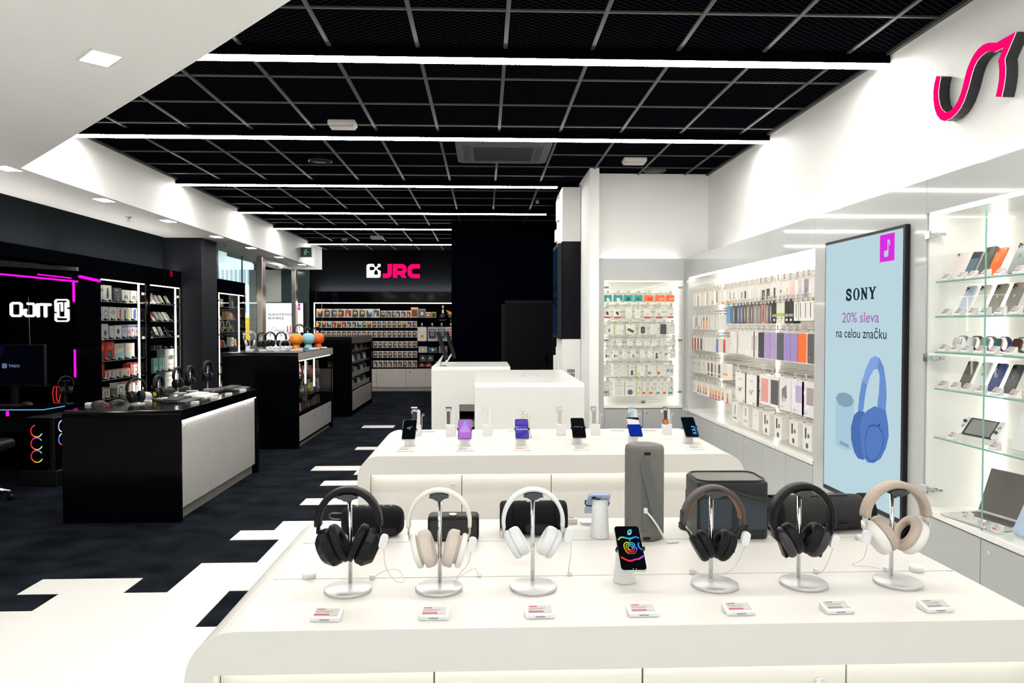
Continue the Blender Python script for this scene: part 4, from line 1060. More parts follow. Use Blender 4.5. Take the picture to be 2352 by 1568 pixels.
for i, (y, f, s, c, l) in enumerate([(3.775, '#5a6256', '#8d93a0', '#c9c9c6', 'watch with grey dial and pale metal strap'), (3.665, '#3d3034', '#4a4148', '#8f8a88', 'watch with dark brown dial and dark strap'),
                                  (3.565, '#5c7a78', '#77787a', '#5d6a66', 'watch with dark green dial and grey strap'), (3.47, '#2f5560', '#3d4a77', '#c9a98a', 'watch with teal dial, gold case and blue strap'), (3.345, '#4a3024', '#6f6f4d', '#5d4434', 'watch with brown case and olive strap')]):
    watch(l + ' on the middle glass shelf', (XR + 0.10, y - .06, shelfz[2] + 0.014), RC + 0.35, f, s, c, 'watches on the middle glass shelf', s=1.15)
    t = MB().prism([(-0.02, 0), (0.06, 0), (0.06, 0.008), (-0.02, 0.014)], 'x', -0.025, 0.025).build('watch_plinth', PLW, loc=(XR + 0.10, y - .06, shelfz[2]), rz=RC)
    tag(t, 'low white plinth under the ' + l, 'stand', 'plinths on the middle glass shelf')
for i, y in enumerate((3.835, 3.74, 3.65, 3.55, 3.46, 3.345)):
    case_tag(y - .06, shelfz[2], 'price tag on the middle glass shelf, %s from the hinge side' % ORD[i], x=0.065)
# handheld console
gcn = thing('game_console', 'white handheld game console with grey screen on the lowest glass shelf', 'console', (XR + 0.12, 3.60, shelfz[4] + 0.03), RC + 0.12)
Xg = RX(-0.62)
MB().prism([rr(0.185, 0.102, 0.006, 3, 0, 0.055)], 'y', 0, 0.012, 0, Xg).build('body', PLB, gcn, bevel=0.002)
MB().box(-0.08, 0.08, -0.001, 0, 0.012, 0.098, 0, Xg).build('screen', cm('#8f8c8a', .1), gcn)
for s in (-1, 1):
    j = MB().prism([rr(0.036, 0.106, 0.016, 5, s * 0.11, 0.055)], 'y', -0.003, 0.014, 0, Xg).build('controller', PLW, gcn, bevel=0.003)
    k = MB()
    k.lathe([(0.009, 0), (0.0075, 0.008), (0.009, 0.010), (0, 0.011)], 16, 0, True, Xg @ T(s * 0.11, -0.003, 0.078 if s < 0 else 0.042) @ RX(PI / 2))
    for a in range(4):
        k.lathe([(0.0032, 0), (0.0032, 0.0018), (0, 0.002)], 10, 0, True, Xg @ T(s * 0.11 + 0.007 * math.cos(a * PI / 2), -0.003, (0.05 if s < 0 else 0.07) + 0.007 * math.sin(a * PI / 2)) @ RX(PI / 2))
    k.build('button', cm('#4a4848', .4), gcn)
tag(MB().prism([(-0.02, 0), (0.08, 0), (0.08, 0.09), (0.07, 0.09), (0.03, 0.026), (-0.02, 0.03)], 'x', -0.09, 0.09).build('display_rest', cm('#e4e4de', .2), loc=(XR + 0.14, 3.60, shelfz[4]), rz=RC + 0.12), 'clear white rest under the handheld game console', 'stand')
case_tag(3.70, shelfz[4], 'price tag in front of the handheld console', x=0.07)
case_tag(3.385, shelfz[4], 'price tag in front of the silver tablet on the lowest glass shelf', x=0.07)
def tablet(lab, loc, w, h, c, lg, tilt):
    o = phone(lab, loc, RC, tilt, w=w, h=h, t=0.007, body=c, cat='tablet', name='tablet', frame='#b9bcc0')
    return o
t1 = phone('silver tablet, back turned, leaning on the lowest glass shelf', (XR + 0.13, 3.28, shelfz[4] + .008), RC, 0.33, w=0.178, h=0.247, t=0.007, body='#d9dadb', cat='tablet', name='tablet', frame='#c5c7c9', logo='#6f7072')
t2 = phone('sky blue tablet, back turned, leaning on the counter of the glass case', (XR + 0.10, 3.215, HB + .008), RC, 0.42, w=0.19, h=0.265, t=0.007, body='#a9bdd6', cat='tablet', name='tablet', frame='#92a8c4', logo='#4d5b70', cams=1, cam_sz=.1)
# laptop on the counter
lp = thing('laptop', 'open grey laptop with dark screen on the counter of the glass case', 'laptop', (XR + 0.13, 3.52, HB), RC + 0.18)
lb_ = MB().box(-0.165, 0.165, -0.12, 0.115, 0.002, 0.014).build('base', ALU, lp, bevel=0.003)
kb = MB().box(-0.145, 0.145, -0.01, 0.09, 0.014, 0.0145, 0)
for r in range(5):
    for c in range(13):
        kb.box(-0.14 + c * 0.0216, -0.1215 + c * 0.0216, -0.006 + r * 0.019, 0.0105 + r * 0.019, 0.0145, 0.0158, 1)
kb.build('keyboard', [PLG, cm('#55514f')], lp)
MB().box(-0.055, 0.055, -0.105, -0.02, 0.014, 0.0145).build('touchpad', cm('#c4c4c4', .3), lp)
Xl = T(0, 0.115, 0.012) @ RX(-0.35)
MB().box(-0.165, 0.165, -0.002, 0.004, 0, 0.235, 0, Xl).build('lid', ALU, lp, bevel=0.002)
MB().box(-0.162, 0.162, -0.0035, -0.002, 0.008, 0.232, 0, Xl).build('screen', M('laptop_glass', (0.13, 0.115, 0.11), 0.12), lp)
case_tag(3.56, HB, 'price tag on the keyboard side of the open laptop', x=0.06)
case_tag(3.335, HB, 'price tag in front of the sky blue tablet', x=0.05)
# ================================================================== white display tables
TZ = 0.91
def table(lab, x0, x1, y0, y1, seams, locks, group):
    t = thing('display_table', lab, 'table', ((x0 + x1) / 2, y0, 0), 0, group)
    cxx = (x0 + x1) / 2
    r = 0.115; L = 0.06; TH = 0.10
    def arc(cx_, cz_, a0, a1, n=9): return [(cx_ + r * math.cos(a0 + (a1 - a0) * i / n), cz_ + r * math.sin(a0 + (a1 - a0) * i / n)) for i in range(n + 1)]
    a, b = x0 - cxx, x1 - cxx
    out = [(a, 0.0)] + [(p[0], p[1]) for p in reversed(arc(a + r, TZ - r, PI / 2, PI))] + list(reversed(arc(b - r, TZ - r, 0, PI / 2))) + [(b, 0.0), (b - L, 0.0), (b - L, TZ - TH), (a + L, TZ - TH), (a + L, 0.0)]
    MB().prism(out, 'y', 0, y1 - y0).build('top', TABLEW, t, bevel=0.006, bseg=3)
    bx = MB().box(a + L, b - L, 0.075, y1 - y0 - 0.075, 0.08, TZ - TH)
    bx.box(a + L, b - L, 0.12, y1 - y0 - 0.12, 0, 0.08)
    bx.build('body', TABLEW, t)
    xs_ = [a + L] + [s - cxx for s in seams] + [b - L]
    doors = []
    for i in range(len(xs_) - 1):
        d = MB().box(xs_[i] + 0.002, xs_[i + 1] - 0.002, 0.055, 0.075, 0.09, TZ - TH - 0.004).build('door', TABLEW, t, bevel=0.0015)
        doors.append(d)
        for lx in locks:
            if xs_[i] < lx - cxx < xs_[i + 1]:
                lock_geo(MB(), basis((1, 0, 0), (0, 0, 1), (0, -1, 0), (lx - cxx, 0.055, TZ - TH - 0.065)), 0, 0.011).build('lock', CHROME, d)
    MB().box(a + L + .01, b - L - .01, 0.025, 0.04, TZ - TH - 0.006, TZ - TH - 0.001).build('led_strip', TLED, t)
    return t
tf = table('front white display table with headphones, speakers and price tags on it', -0.675, 1.40, 1.648, 2.575, (-0.119, 0.374, 0.866), (0.80,), 'white display tables')
g_ = MB()
for y in (1.985, 2.312): g_.box(-0.57 - 0.3625, 1.31 - 0.3625, y - 1.648 - 0.0018, y - 1.648 + 0.0018, TZ - 0.002, TZ + 0.0008)
g_.build('seam', cm('#b5b6b2', .5), tf)
ts = table('second white display table with phones and watches on stands', -0.665, 1.385, 3.832, 4.785, (-0.122, 0.356, 0.84), (-0.17,), 'white display tables')
g_ = MB()
for y in (4.335,): g_.box(-0.55 - 0.36, 1.27 - 0.36, y - 3.832 - 0.0012, y - 3.832 + 0.0012, TZ - 0.002, TZ + 0.0006)
g_.build('seam', cm('#c9cac6', .5), ts)

# ------------------------------------------------------------------ headphone stands
SX = [-0.354, -0.119, 0.127, 0.606, 0.845, 1.100]
SNM = ['black faceted', 'cream', 'white', 'brown-banded', 'thick black', 'beige and white']
PY = 1.926
def make_stand(lab, loc):
    t = thing('headphone_stand', lab, 'stand', loc, 0, 'headphone stands on the front table')
    MB().lathe([(0.0595, 0), (0.061, 0.001), (0.061, 0.0075), (0.059, 0.009), (0, 0.009)], 48, X=T(0, -0.032, 0)).build('base', ALU, t)
    MB().lathe([(0.0056, 0.008), (0.0056, 0.239)], 20).build('pole', CHROME, t)
    s = MB()
    s.prism([(-0.026, 0.004), (-0.016, 0.002), (-0.008, -0.003), (0.008, -0.003), (0.016, 0.002), (0.026, 0.004), (0.024, 0.0095), (0.014, 0.0135), (0, 0.0148), (-0.014, 0.0135), (-0.024, 0.0095)], 'y', -0.040, 0.006, 0, T(0, 0, 0.236))
    s.lathe([(0.006, -0.012), (0.006, 0.004)], 12, X=T(0, -0.012, 0.236))
    s.build('cradle', M('cradle_grey', (0.035, 0.037, 0.04), 0.35), t, bevel=0.002)
    return t
st = None
for x, n in zip(SX, SNM):
    lab = 'round-based chrome headphone stand under the %s headphones' % n
    if st is None: st = make_stand(lab, (x, PY, TZ))
    else: dup(st, (x, PY, TZ), 0, lab)

# ------------------------------------------------------------------ headphones
def arcpath(a, b, t0, t1, n, cz=0.0):
    return [(a * math.cos(t0 + (t1 - t0) * i / n), cz + b * math.sin(t0 + (t1 - t0) * i / n)) for i in range(n + 1)]
def cup_profile(th, r, k=0.35):
    """profile (radius, height) of a rounded cup, axis = local z"""
    e = min(th * .5, r * k)
    pr = [(r * .60, 0)]
    for i in range(5):
        q = PI / 2 * i / 4
        pr.append((r - e + e * math.sin(q), e - e * math.cos(q)))
    for i in range(5):
        q = PI / 2 * i / 4
        pr.append((r - e * .7 + e * .7 * math.cos(q), th - e * .7 + e * .7 * math.sin(q)))
    pr.append((0, th))
    return [(0, 0)] + pr
def cushion_profile(th, r, hole=0.45):
    e = th * .5
    pr = []
    n = 8
    pr.append((0.0, th * .22)); pr.append((r * hole, th * .22)); pr.append((r * hole, th * .55))
    for i in range(n + 1):
        q = PI - PI * i / n
        rm = (r * hole + r) / 2; rw = (r - r * hole) / 2
        pr.append((rm + rw * math.cos(q), th * .55 + e * .9 * math.sin(q)))
    pr.append((r, th * .1)); pr.append((r * .96, 0)); pr.append((0, 0))
    return pr
def headphones(label, x, spec, y=PY - 0.018, z=TZ, rz=0.0, lift=0.0, s=1.0, group='headphones on the front table', yawc=0.0):
    """origin is on the table below the pole; the top of the band rests on the stand cradle"""
    o = thing('headphones', label, 'headphones', (x, y, z), rz, group)
    top = 0.2515 * s + lift                       # underside of the band
    a, b = spec.get('a', 0.079) * s, spec.get('b', 0.085) * s
    th = spec.get('th', 0.014) * s; bw = spec.get('bw', 0.036) * s
    cz = top - b + th / 2 + 0.0
    end = spec.get('end', 0.25)
    P = arcpath(a, b, -end, PI + end, 40, cz)
    MB().band(P, bw, th, 0, None, 3, spec.get('taper')).build('headband', spec['band'], o)
    if 'inner' in spec:
        Pi = arcpath(a - th * .62, b - th * .62, 0.05, PI - 0.05, 30, cz)
        MB().band(Pi, bw * .8, th * .5).build('band_padding', spec['inner'], o)
    cr = spec.get('cr', 0.045) * s; ct = spec.get('ct', 0.03) * s; ut = spec.get('ut', 0.022) * s
    cxx, czz = spec.get('cx', 0.052) * s, cz - spec.get('drop', 0.062) * s
    tl = spec.get('tilt', 0.42)
    ey = spec.get('ey', 0.82)
    for sd in (-1, 1):
        # cup axis: local z -> inward; lathe z up = inward
        X = T(sd * cxx, 0, czz) @ RY(sd * tl) @ RZ(spec.get('yaw', 0.0) * sd) @ RY(-sd * PI / 2) @ SC(1, ey, 1)
        # after RY(-sd*90deg) the lathe axis (+z) points to -sd*x (inward)
        if spec.get('facet'):
            c = MB().lathe([(0, -ct * .5), (cr * .62, -ct * .5), (cr * 1.0, ct * .15), (cr * .97, ct * .75), (cr * .8, ct), (0, ct)], 12, 0, False, X)
        else:
            c = MB().lathe(cup_profile(ct, cr, spec.get('k', .35)), 32, 0, True, X)
        cup = c.build('ear_cup', spec['cup'], o, bevel=0.002 if spec.get('facet') else 0)
        cs = MB().lathe(cushion_profile(ut, cr * spec.get('ur', 1.0), spec.get('hole', .45)), 32, 0, True, X @ T(0, 0, ct + spec.get('gap', 0.0) * s))
        if spec.get('dark_in'):
            cs.lathe([(cr * .47, ut * .40), (0, ut * .41)], 24, 1, False, X @ T(0, 0, ct + spec.get('gap', 0.0) * s))
        if spec.get('gap'):
            cs.lathe([(cr * .8, -spec['gap'] * s), (cr * .8, 0.001)], 24, 0, True, X @ T(0, 0, ct + spec['gap'] * s))
        cs.build('ear_cushion', [spec['cush'], BLKG], o)
        if 'disc' in spec:
            MB().lathe([(cr * spec.get('dr', .6), 0), (cr * spec.get('dr', .6), 0.0015), (0, 0.0015)], 24, 0, False, X @ T(0, 0, (-ct * .5 if spec.get('facet') else 0) - 0.0012)).build('cap', spec['disc'], o)
        e = P[0] if sd > 0 else P[-1]
        e2 = P[1] if sd > 0 else P[-2]
        cpos = (X @ Vector((0, 0, ct * .35)))
        kind = spec.get('yoke', 'flat')
        topc = (X @ Vector((cr * .96, 0, ct * .3)))       # upper rim of the cup
        up = topc if topc.z > cpos.z else (X @ Vector((-cr * .96, 0, ct * .3)))
        if kind == 'flat':
            ydir = MB().band([(e2[0], e2[1]), (e[0], e[1]), (e[0] + sd * .001, e[1] - 0.02 * s), (up.x + sd * 0.006 * s, up.z + 0.008 * s), (up.x + sd * 0.004 * s, up.z - 0.012 * s)], spec.get('yw', 0.018) * s, spec.get('yt', 0.006) * s)
            ydir.build('yoke', spec['arm'], o)
        elif kind == 'wire':
            yk = MB()
            rr_ = 0.0022 * s
            for q in (-1, 1):
                yk.tube([(e[0] + sd * .004, q * 0.011 * s, e[1] + 0.035 * s), (e[0] + sd * .006, q * 0.011 * s, e[1] - 0.012 * s), ((e[0] + up.x) / 2, q * 0.012 * s, (e[1] + up.z) / 2), (up.x, q * 0.010 * s, up.z), tuple(X @ Vector((0, q * cr * 1.05, ct * .2)))], rr_, 8)
            yk.cbox((e[0] + sd * .004, 0, e[1] - 0.005), (0.012 * s, 0.026 * s, 0.014 * s))
            yk.build('yoke', spec['arm'], o)
        elif kind == 'merge':
            yk = MB()
            outp = X @ Vector((0, 0, 0.0))
            yk.band([(e2[0], e2[1]), (e[0], e[1]), (e[0] - sd * 0.004 * s, e[1] - 0.025 * s), (outp.x + sd * .002, outp.z + 0.008 * s), (outp.x - sd * 0.012 * s, outp.z - 0.03 * s)], bw * .8, th * .55)
            yk.build('yoke', spec['arm'], o)
    return o
COPP = M('copper_cap', (0.55, 0.36, 0.27), 0.3, metal=0.6)
BEIGE = M('beige_leather', (0.50, 0.405, 0.34), 0.6, bump=0.2, nscale=120)
SAND = M('sand_fabric', (0.43, 0.355, 0.29), 0.7, bump=0.4, nscale=400)
IVORY = M('ivory_plastic', (0.72, 0.68, 0.61), 0.4)
GOLD = M('pale_gold', (0.70, 0.52, 0.33), 0.3, metal=0.6)
OFFW = M('off_white_plastic', (0.84, 0.825, 0.785), 0.4)
BRN = M('brown_leather', (0.17, 0.062, 0.032), 0.45)
GWHT = M('cool_white_plastic', (0.74, 0.75, 0.76), 0.35)
BKH = M('black_headphone', (0.0045, 0.005, 0.0062), 0.4, spec=.2)
CREAMC = M('cream_leather', (0.64, 0.555, 0.49), 0.6, bump=0.2, nscale=120)
TAUPEP = M('band_taupe', (0.055, 0.045, 0.04), 0.55)
headphones('black faceted headphones with copper caps on the first stand', SX[0], dict(band=BKH, cup=BKH, cush=LEATH, arm=BKH, disc=COPP, facet=True, a=.079, b=.088, th=.017, bw=.036, cr=.052, ct=.032, ut=.020, cx=.059, drop=.068, tilt=.44, dr=.55, end=.06, yw=.016, yt=.007))
headphones('cream headphones with pink beige cushions on the second stand', SX[1], dict(band=IVORY, cup=OFFW, cush=CREAMC, arm=GOLD, a=.080, b=.084, th=.010, bw=.032, cr=.046, ct=.016, ut=.030, gap=.008, cx=.066, drop=.078, tilt=.26, end=.14, yw=.010, yt=.005, ur=1.08, hole=.35))
headphones('small white on-ear headphones on the third stand', SX[2], dict(band=GWHT, cup=GWHT, cush=PLW, arm=GWHT, a=.078, b=.084, th=.010, bw=.030, cr=.040, ct=.018, ut=.026, cx=.062, drop=.066, tilt=.50, end=.18, yw=.018, yt=.008))
headphones('black headphones with brown-lined band and wire arms on the fourth stand', SX[3], dict(band=TAUPEP, inner=BRN, cup=BKH, cush=LEATH, arm=PLB, yoke='wire', a=.080, b=.088, th=.012, bw=.034, cr=.040, ct=.024, ut=.022, cx=.048, drop=.078, tilt=.50, end=.10))
headphones('black over-ear headphones with thick smooth band on the fifth stand', SX[4], dict(band=BKH, cup=M('graphite', (0.02, 0.02, 0.021), 0.4), cush=LEATH, arm=BKH, yoke='merge', a=.080, b=.090, th=.017, bw=.036, cr=.044, ct=.026, ut=.026, cx=.056, drop=.068, tilt=.52, end=.22))
headphones('white headphones with beige padded band on the sixth stand', SX[5], dict(band=SAND, cup=OFFW, cush=BEIGE, arm=OFFW, dark_in=True, a=.083, b=.085, th=.019, bw=.038, cr=.050, ct=.030, ut=.024, cx=.064, drop=.066, tilt=.55, end=.0, yw=.02, yt=.008, hole=.5))

# security tags with thin white cables on the headphones
def sec(lab, pts, clip):
    t = thing('security_cable', lab, 'cable', pts[-1], 0, 'anti-theft cables on the front table')
    q = Vector(pts[-1])
    def sm(ps, n=5):
        out = []
        for i in range(len(ps) - 1):
            p0 = Vector(ps[max(i - 1, 0)]); p1 = Vector(ps[i]); p2 = Vector(ps[i + 1]); p3 = Vector(ps[min(i + 2, len(ps) - 1)])
            for k in range(n):
                u = k / n
                out.append(0.5 * ((2 * p1) + (-p0 + p2) * u + (2 * p0 - 5 * p1 + 4 * p2 - p3) * u * u + (-p0 + 3 * p1 - 3 * p2 + p3) * u ** 3))
        out.append(Vector(ps[-1]))
        return [p - q for p in out]
    MB().tube(sm(pts), 0.0011, 6).build('wire', cm('#d9d9d6'), t)
    c = Vector(clip) - q
    MB().prism([rr(0.02, 0.036, 0.008, 4)], 'y', -0.007, 0.007, 0, T(*c) @ RY(0.25)).build('clip', PLW, t, bevel=0.002)
    MB().box(-0.006, 0.006, -0.006, 0.006, 0, 0.012).build('plug', PLW, t, bevel=0.002)
z0 = TZ
sec('thin white cable and clip on the black faceted headphones', [(-.262, 1.895, z0 + .112), (-.258, 1.90, z0 + .06), (-.235, 1.92, z0 + .015), (-.215, 1.95, z0 + .004), (-.235, 1.975, z0 + .025), (-.275, 1.98, z0 + .02), (-.305, 1.975, z0 + .0012)], (-.262, 1.892, z0 + .128))
sec('thin white cable and clip on the cream headphones', [(-.035, 1.895, z0 + .105), (-.045, 1.91, z0 + .06), (-.075, 1.93, z0 + .015), (-.03, 1.965, z0 + .03), (-.015, 1.985, z0 + .0012)], (-.033, 1.892, z0 + .118))
sec('thin white cable and clip on the small white headphones', [(.225, 1.895, z0 + .13), (.228, 1.915, z0 + .08), (.226, 1.95, z0 + .03), (.234, 1.985, z0 + .0012)], (.219, 1.892, z0 + .14))
sec('thin white cable and clip on the brown-banded headphones', [(.693, 1.895, z0 + .118), (.665, 1.93, z0 + .03), (.60, 1.965, z0 + .004), (.568, 1.97, z0 + .02), (.572, 1.985, z0 + .0012)], (.687, 1.892, z0 + .125))
sec('thin white cable and clip on the thick black headphones', [(.925, 1.895, z0 + .10), (.92, 1.91, z0 + .06), (.912, 1.93, z0 + .02), (.918, 1.98, z0 + .0012)], (.925, 1.892, z0 + .115))
sec('thin white cable and clip on the beige and white headphones', [(1.018, 1.895, z0 + .115), (1.02, 1.92, z0 + .06), (1.0, 1.94, z0 + .035), (1.07, 1.965, z0 + .02), (1.12, 1.985, z0 + .0012)], (1.012, 1.892, z0 + .125))
# price tags in the front row
for i, (x, n) in enumerate(zip((-.37, -.119, .13, .374, .606, .845, 1.088), ['black faceted headphones', 'cream headphones', 'small white headphones', 'phone with rainbow apple screen', 'brown-banded headphones', 'thick black headphones', 'beige and white headphones'])):
    price_tag('white price tag on the front table before the ' + n, (x, 1.712, TZ), (-.05, -.02, 0, .02, .03, .06, .05)[i], 'table', i < 5, 'price tags on the front table edge')
# round sensors
for x, y, n in ((-.478, 1.995, 'black faceted headphones'), (1.207, 2.285, 'patterned black speaker roll'), (1.205, 1.985, 'beige and white headphones')):
    tag(MB().lathe([(0.0165, 0), (0.018, 0.002), (0.018, 0.013), (0.016, 0.015), (0.003, 0.015), (0.0025, 0.014), (0, 0.014)], 24).build('cable_hub', PLW, loc=(x, y, TZ)), 'round white cable puck on the front table by the ' + n, 'cable hub', 'cable pucks')

# phone stands
def phone_stand(lab, loc, rz, ht, group, r0=0.0285, r1=0.022):
    t = thing('phone_stand', lab, 'stand', loc, rz, group)
    MB().lathe([(r0 * 1.0, 0), (r0 * 1.02, 0.004), (r1 + (r0 - r1) * .35, ht * .6), (r1, ht), (0, ht + .002)], 28).build('pillar', PLW, t)
    return t
def arms(parent, X, w):
    m = MB()
    a_ = [(w * .5 + .001, -0.003, 0.0), (w * .5 + .004, 0.004, 0.0), (w * .5, 0.012, 0), (w * .2, 0.014, 0)]
    m.tube([(-q[0], q[1], q[2]) for q in a_] + list(reversed(a_)), 0.0022, 6, 0, False, X)
    for s in (-1, 1):
        m.lathe([(0.0035, 0), (0.0035, 0.006), (0, 0.007)], 10, 0, True, X @ T(s * (w * .5 + .001), -0.004, 0) @ RX(PI / 2) @ T(0, 0, -0.004))
    return m.build('clamp', PLB, parent)
TILT = R_T = math.radians(53)
def rainbow(o, X, w, h):
    m = MB().prism([rr(w * .97, h * .985, w * .12, 5, 0, h / 2)], 'y', -0.0008, 0, 0, X)
    cols = ['#38c1e0', '#7ed957', '#f2e33a', '#f59a23', '#f0362f', '#e23b6d', '#9b5fe0', '#2b8fe8']
    mats = [SCRK] + [em(c, 0.95) for c in cols] + [em('#e8e8f0', .9)]
    def stk(pts, wd, mi): m.stroke([((x - .5) * w, z * h) for x, z in pts], wd, 'y', -0.0013, -0.0005, mi, X)
    stk([(.52, .80), (.53, .86), (.60, .90), (.66, .90), (.64, .84), (.58, .80), (.52, .80)], .0042, 1); stk([(.54, .81), (.58, .80), (.63, .835)], .0040, 3)
    stk([(.10, .68), (.18, .725), (.27, .735)], .0042, 2); stk([(.27, .735), (.38, .72), (.48, .705)], .0042, 1); stk([(.48, .705), (.58, .70), (.68, .72)], .0042, 1); stk([(.68, .72), (.80, .74), (.90, .715)], .0042, 8)
    stk([(.10, .28), (.18, .255)], .0045, 5); stk([(.18, .255), (.30, .215), (.42, .20)], .0045, 5); stk([(.42, .20), (.52, .215), (.62, .235), (.72, .235)], .0045, 6); stk([(.72, .235), (.82, .26), (.93, .30)], .0045, 7)
    stk([(.86, .60), (.83, .55), (.86, .49), (.93, .45)], .0040, 8)
    for k, sc_ in enumerate((1.0, .68, .38)):
        base = [(.5, .60), (.38, .62), (.28, .57), (.27, .49), (.33, .40), (.42, .36), (.52, .375), (.62, .36), (.71, .41), (.76, .48), (.68, .52), (.70, .57), (.60, .615), (.5, .60)]
        pc = [((x - .5) * sc_ + .5, (z - .49) * sc_ + .49) for x, z in base]
        seg = [(0, 3, (3, 2, 4)[k]), (3, 5, (4, 5, 3)[k]), (5, 8, (5, 6, 5)[k]), (8, 10, (7, 8, 1)[k]), (10, 13, (1, 1, 8)[k])]
        for a, b, c in seg: stk(pc[a:b + 1], .0022, c)
    stk([(.52, .645), (.55, .67)], .0022, 2)
    m.prism([circ(-.03 * w, .03 * h, .0011, 8)], 'y', -.0013, -.0005, 9, X); m.prism([circ(.08 * w, .027 * h, .0011, 8)], 'y', -.0013, -.0005, 9, X)
    m.build('screen', mats, o)
ph = phone_stand('white tapered stand holding the phone with rainbow apple screen', (0.374, 1.935, TZ), 0, 0.085, 'phone stands')
pp = phone('silver phone with rainbow apple drawing on black screen, on white stand', (0.386, 1.862, TZ + 0.054), 0, TILT, w=.069, h=.140, body='#d9d6d2', face=rainbow)
arms(pp, RX(-TILT) @ T(0, 0, 0.066), .069)
ph2 = phone_stand('white tapered stand seen from behind, beside the tall grey speaker', (0.373, 2.345, TZ), PI, 0.122, 'phone stands', .030, .025)
pb = phone('pale blue phone seen from behind over its white stand', (0.369, 2.440, TZ + 0.060), PI, TILT, w=.072, h=.148, body='#aebfe0', face=plain_screen([]))
MB().prism([rr(.040, .042, .01, 4, .010, .125)], 'y', .008, .0095, 0, RX(-TILT)).lathe([(.008, 0), (.008, .002), (0, .0025)], 14, 1, True, RX(-TILT) @ T(.018, .0095, .132) @ RX(-PI / 2)).lathe([(.008, 0), (.008, .002), (0, .0025)], 14, 1, True, RX(-TILT) @ T(.002, .0095, .118) @ RX(-PI / 2)).build('camera', [cm('#9db0d6', .2), BLKG], pb)
arms(pb, RX(-TILT) @ T(0, 0, 0.075), .072)
price_tag('white price tag at the back edge beside the pale blue phone', (0.285, 2.52, TZ), PI, 'small', True, 'price tags at the back of the front table')
tag(MB().prism([rr(.05, .04, .008, 4)], 'z', 0, .010).build('cable_box', PLW, loc=(0.355, 2.5, TZ)), 'low white cable box behind the pale blue phone stand', 'box')
# ================================================================== speakers on the front table
def pill(w, d, h, r, n=10, m=6, mi=0, X=None, mb=None):
    """rounded box: superellipse-like outline lofted with rounded top and bottom"""
    mb = mb or MB()
    vs, fs = [], []
    rings = []
    for i in range(m + 1):
        q = PI / 2 * i / m
        rings.append((r - r * math.sin(q), h / 2 - r + r * math.sin(q)) if False else (r * (1 - math.sin(q)), -(h / 2) + r * (1 - math.cos(q))))
    rings = [(r * (1 - math.sin(PI / 2 * i / m)), -h / 2 + r * (1 - math.cos(PI / 2 * i / m))) for i in range(m + 1)]
    rings += [(r * (1 - math.cos(PI / 2 * i / m)), h / 2 - r * (1 - math.sin(PI / 2 * i / m))) for i in range(m + 1)]
    for (ins, z) in rings:
        vs += [(x, y, z) for x, y in rr(w - 2 * ins, d - 2 * ins, max(d / 2 - ins, .001) * .98 if n > 8 else max(r * 1.5 - ins, .001), n)]
    k = len(rr(w, d, d * .49, n))
    for i in range(len(rings) - 1):
        for j in range(k):
            l = (j + 1) % k
            fs.append((i * k + j, i * k + l, (i + 1) * k + l, (i + 1) * k + j))
    fs.append(tuple(reversed(range(k)))); fs.append(tuple((len(rings) - 1) * k + j for j in range(k)))
    return mb.add(vs, fs, mi, True, X)
def spk(lab, x, y, rz=0.0): return thing('portable_speaker', lab, 'speaker', (x, y, TZ), rz, 'portable speakers on the front table')
sA = spk('rounded black portable speaker with strap loop, behind the first headphones', -.366, 2.395)
pill(.205, .085, .096, .034, 10, 6, 0, T(0, 0, .048)).build('body', RUB, sA)
MB().band([(-.095, .050), (-.13, .052), (-.142, .058), (-.142, .068), (-.13, .072), (-.095, .070)], .018, .004).build('strap', PLB, sA)
bb = MB()
for i, x in enumerate((-.05, -.02, .035, .06)): bb.prism([rr(.006, .004, .0015, 3, x, 0)], 'z', .0958, .0966)
bb.build('button', cm('#d5d5d5'), sA)
MB().prism([rr(.12, .022, .004, 3, .02, .022)], 'y', -.0435, -.0405).build('badge', PLB, sA)
sB = spk('small black box speaker with a gold knob on top, behind the cream headphones', -.100, 2.345)
pill(.163, .075, .080, .012, 5, 4, 0, T(0, 0, .040)).build('body', LEATH, sB)
MB().prism([rr(.148, .062, .008, 4, 0, .039)], 'y', -.0395, -.0372).build('grille', dots_mat('speaker_grille_black', (0.004, .004, .005), (0.016, .016, .018), 260), sB)
MB().lathe([(.0135, 0), (.0135, .003), (.010, .0045), (.008, .003), (0, .003)], 24, X=T(-.002, -.012, .080)).build('knob', M('brass', (0.85, .6, .34), .25, metal=.9), sB)
sC = spk('black barrel speaker lying behind the small white headphones', 0.158, 2.395)
XC = RY(PI / 2)
MB().lathe([(.040, -.080), (.050, -.074), (.0535, -.055), (.0535, .055), (.050, .074), (.040, .080)], 40, X=T(.002, 0, .054) @ XC).build('body', M('black_weave', (0.005, .0056, .0078), .75, spec=.1, bump=.5, nscale=500), sC)
for s in (-1, 1):
    MB().lathe([(.030, -.004), (.045, -.006), (.0525, .0), (.054, .012), (.0535, .030), (.051, .034)], 40, X=T(.002 + s * .104, 0, .054) @ RY(-s * PI / 2)).lathe([(.043, -.005), (.043, .004), (.02, .008), (0, .008)], 30, X=T(.002 + s * .104, 0, .054) @ RY(-s * PI / 2)).build('end_cap', RUB, sC)
MB().prism([rr(.085, .030, .014, 5, .015, .030)], 'y', -.0545, -.047).build('control_panel', PLB, sC)
MB().box(-.02, .02, -.012, .004, .106, .109).build('logo_plate', cm('#9a9a9a', .3), sC)
FAB = M('grey_speaker_fabric', (0.150, .147, .130), .85, noise=.25, nscale=420, bump=.5)
sD = spk('tall grey cylinder speaker with a diagonal strap handle', .517, 2.343)
MB().lathe([(.052, 0), (.060, .004), (.0625, .02), (.0625, .285), (.0605, .296), (.056, .300)], 48).build('body', FAB, sD)
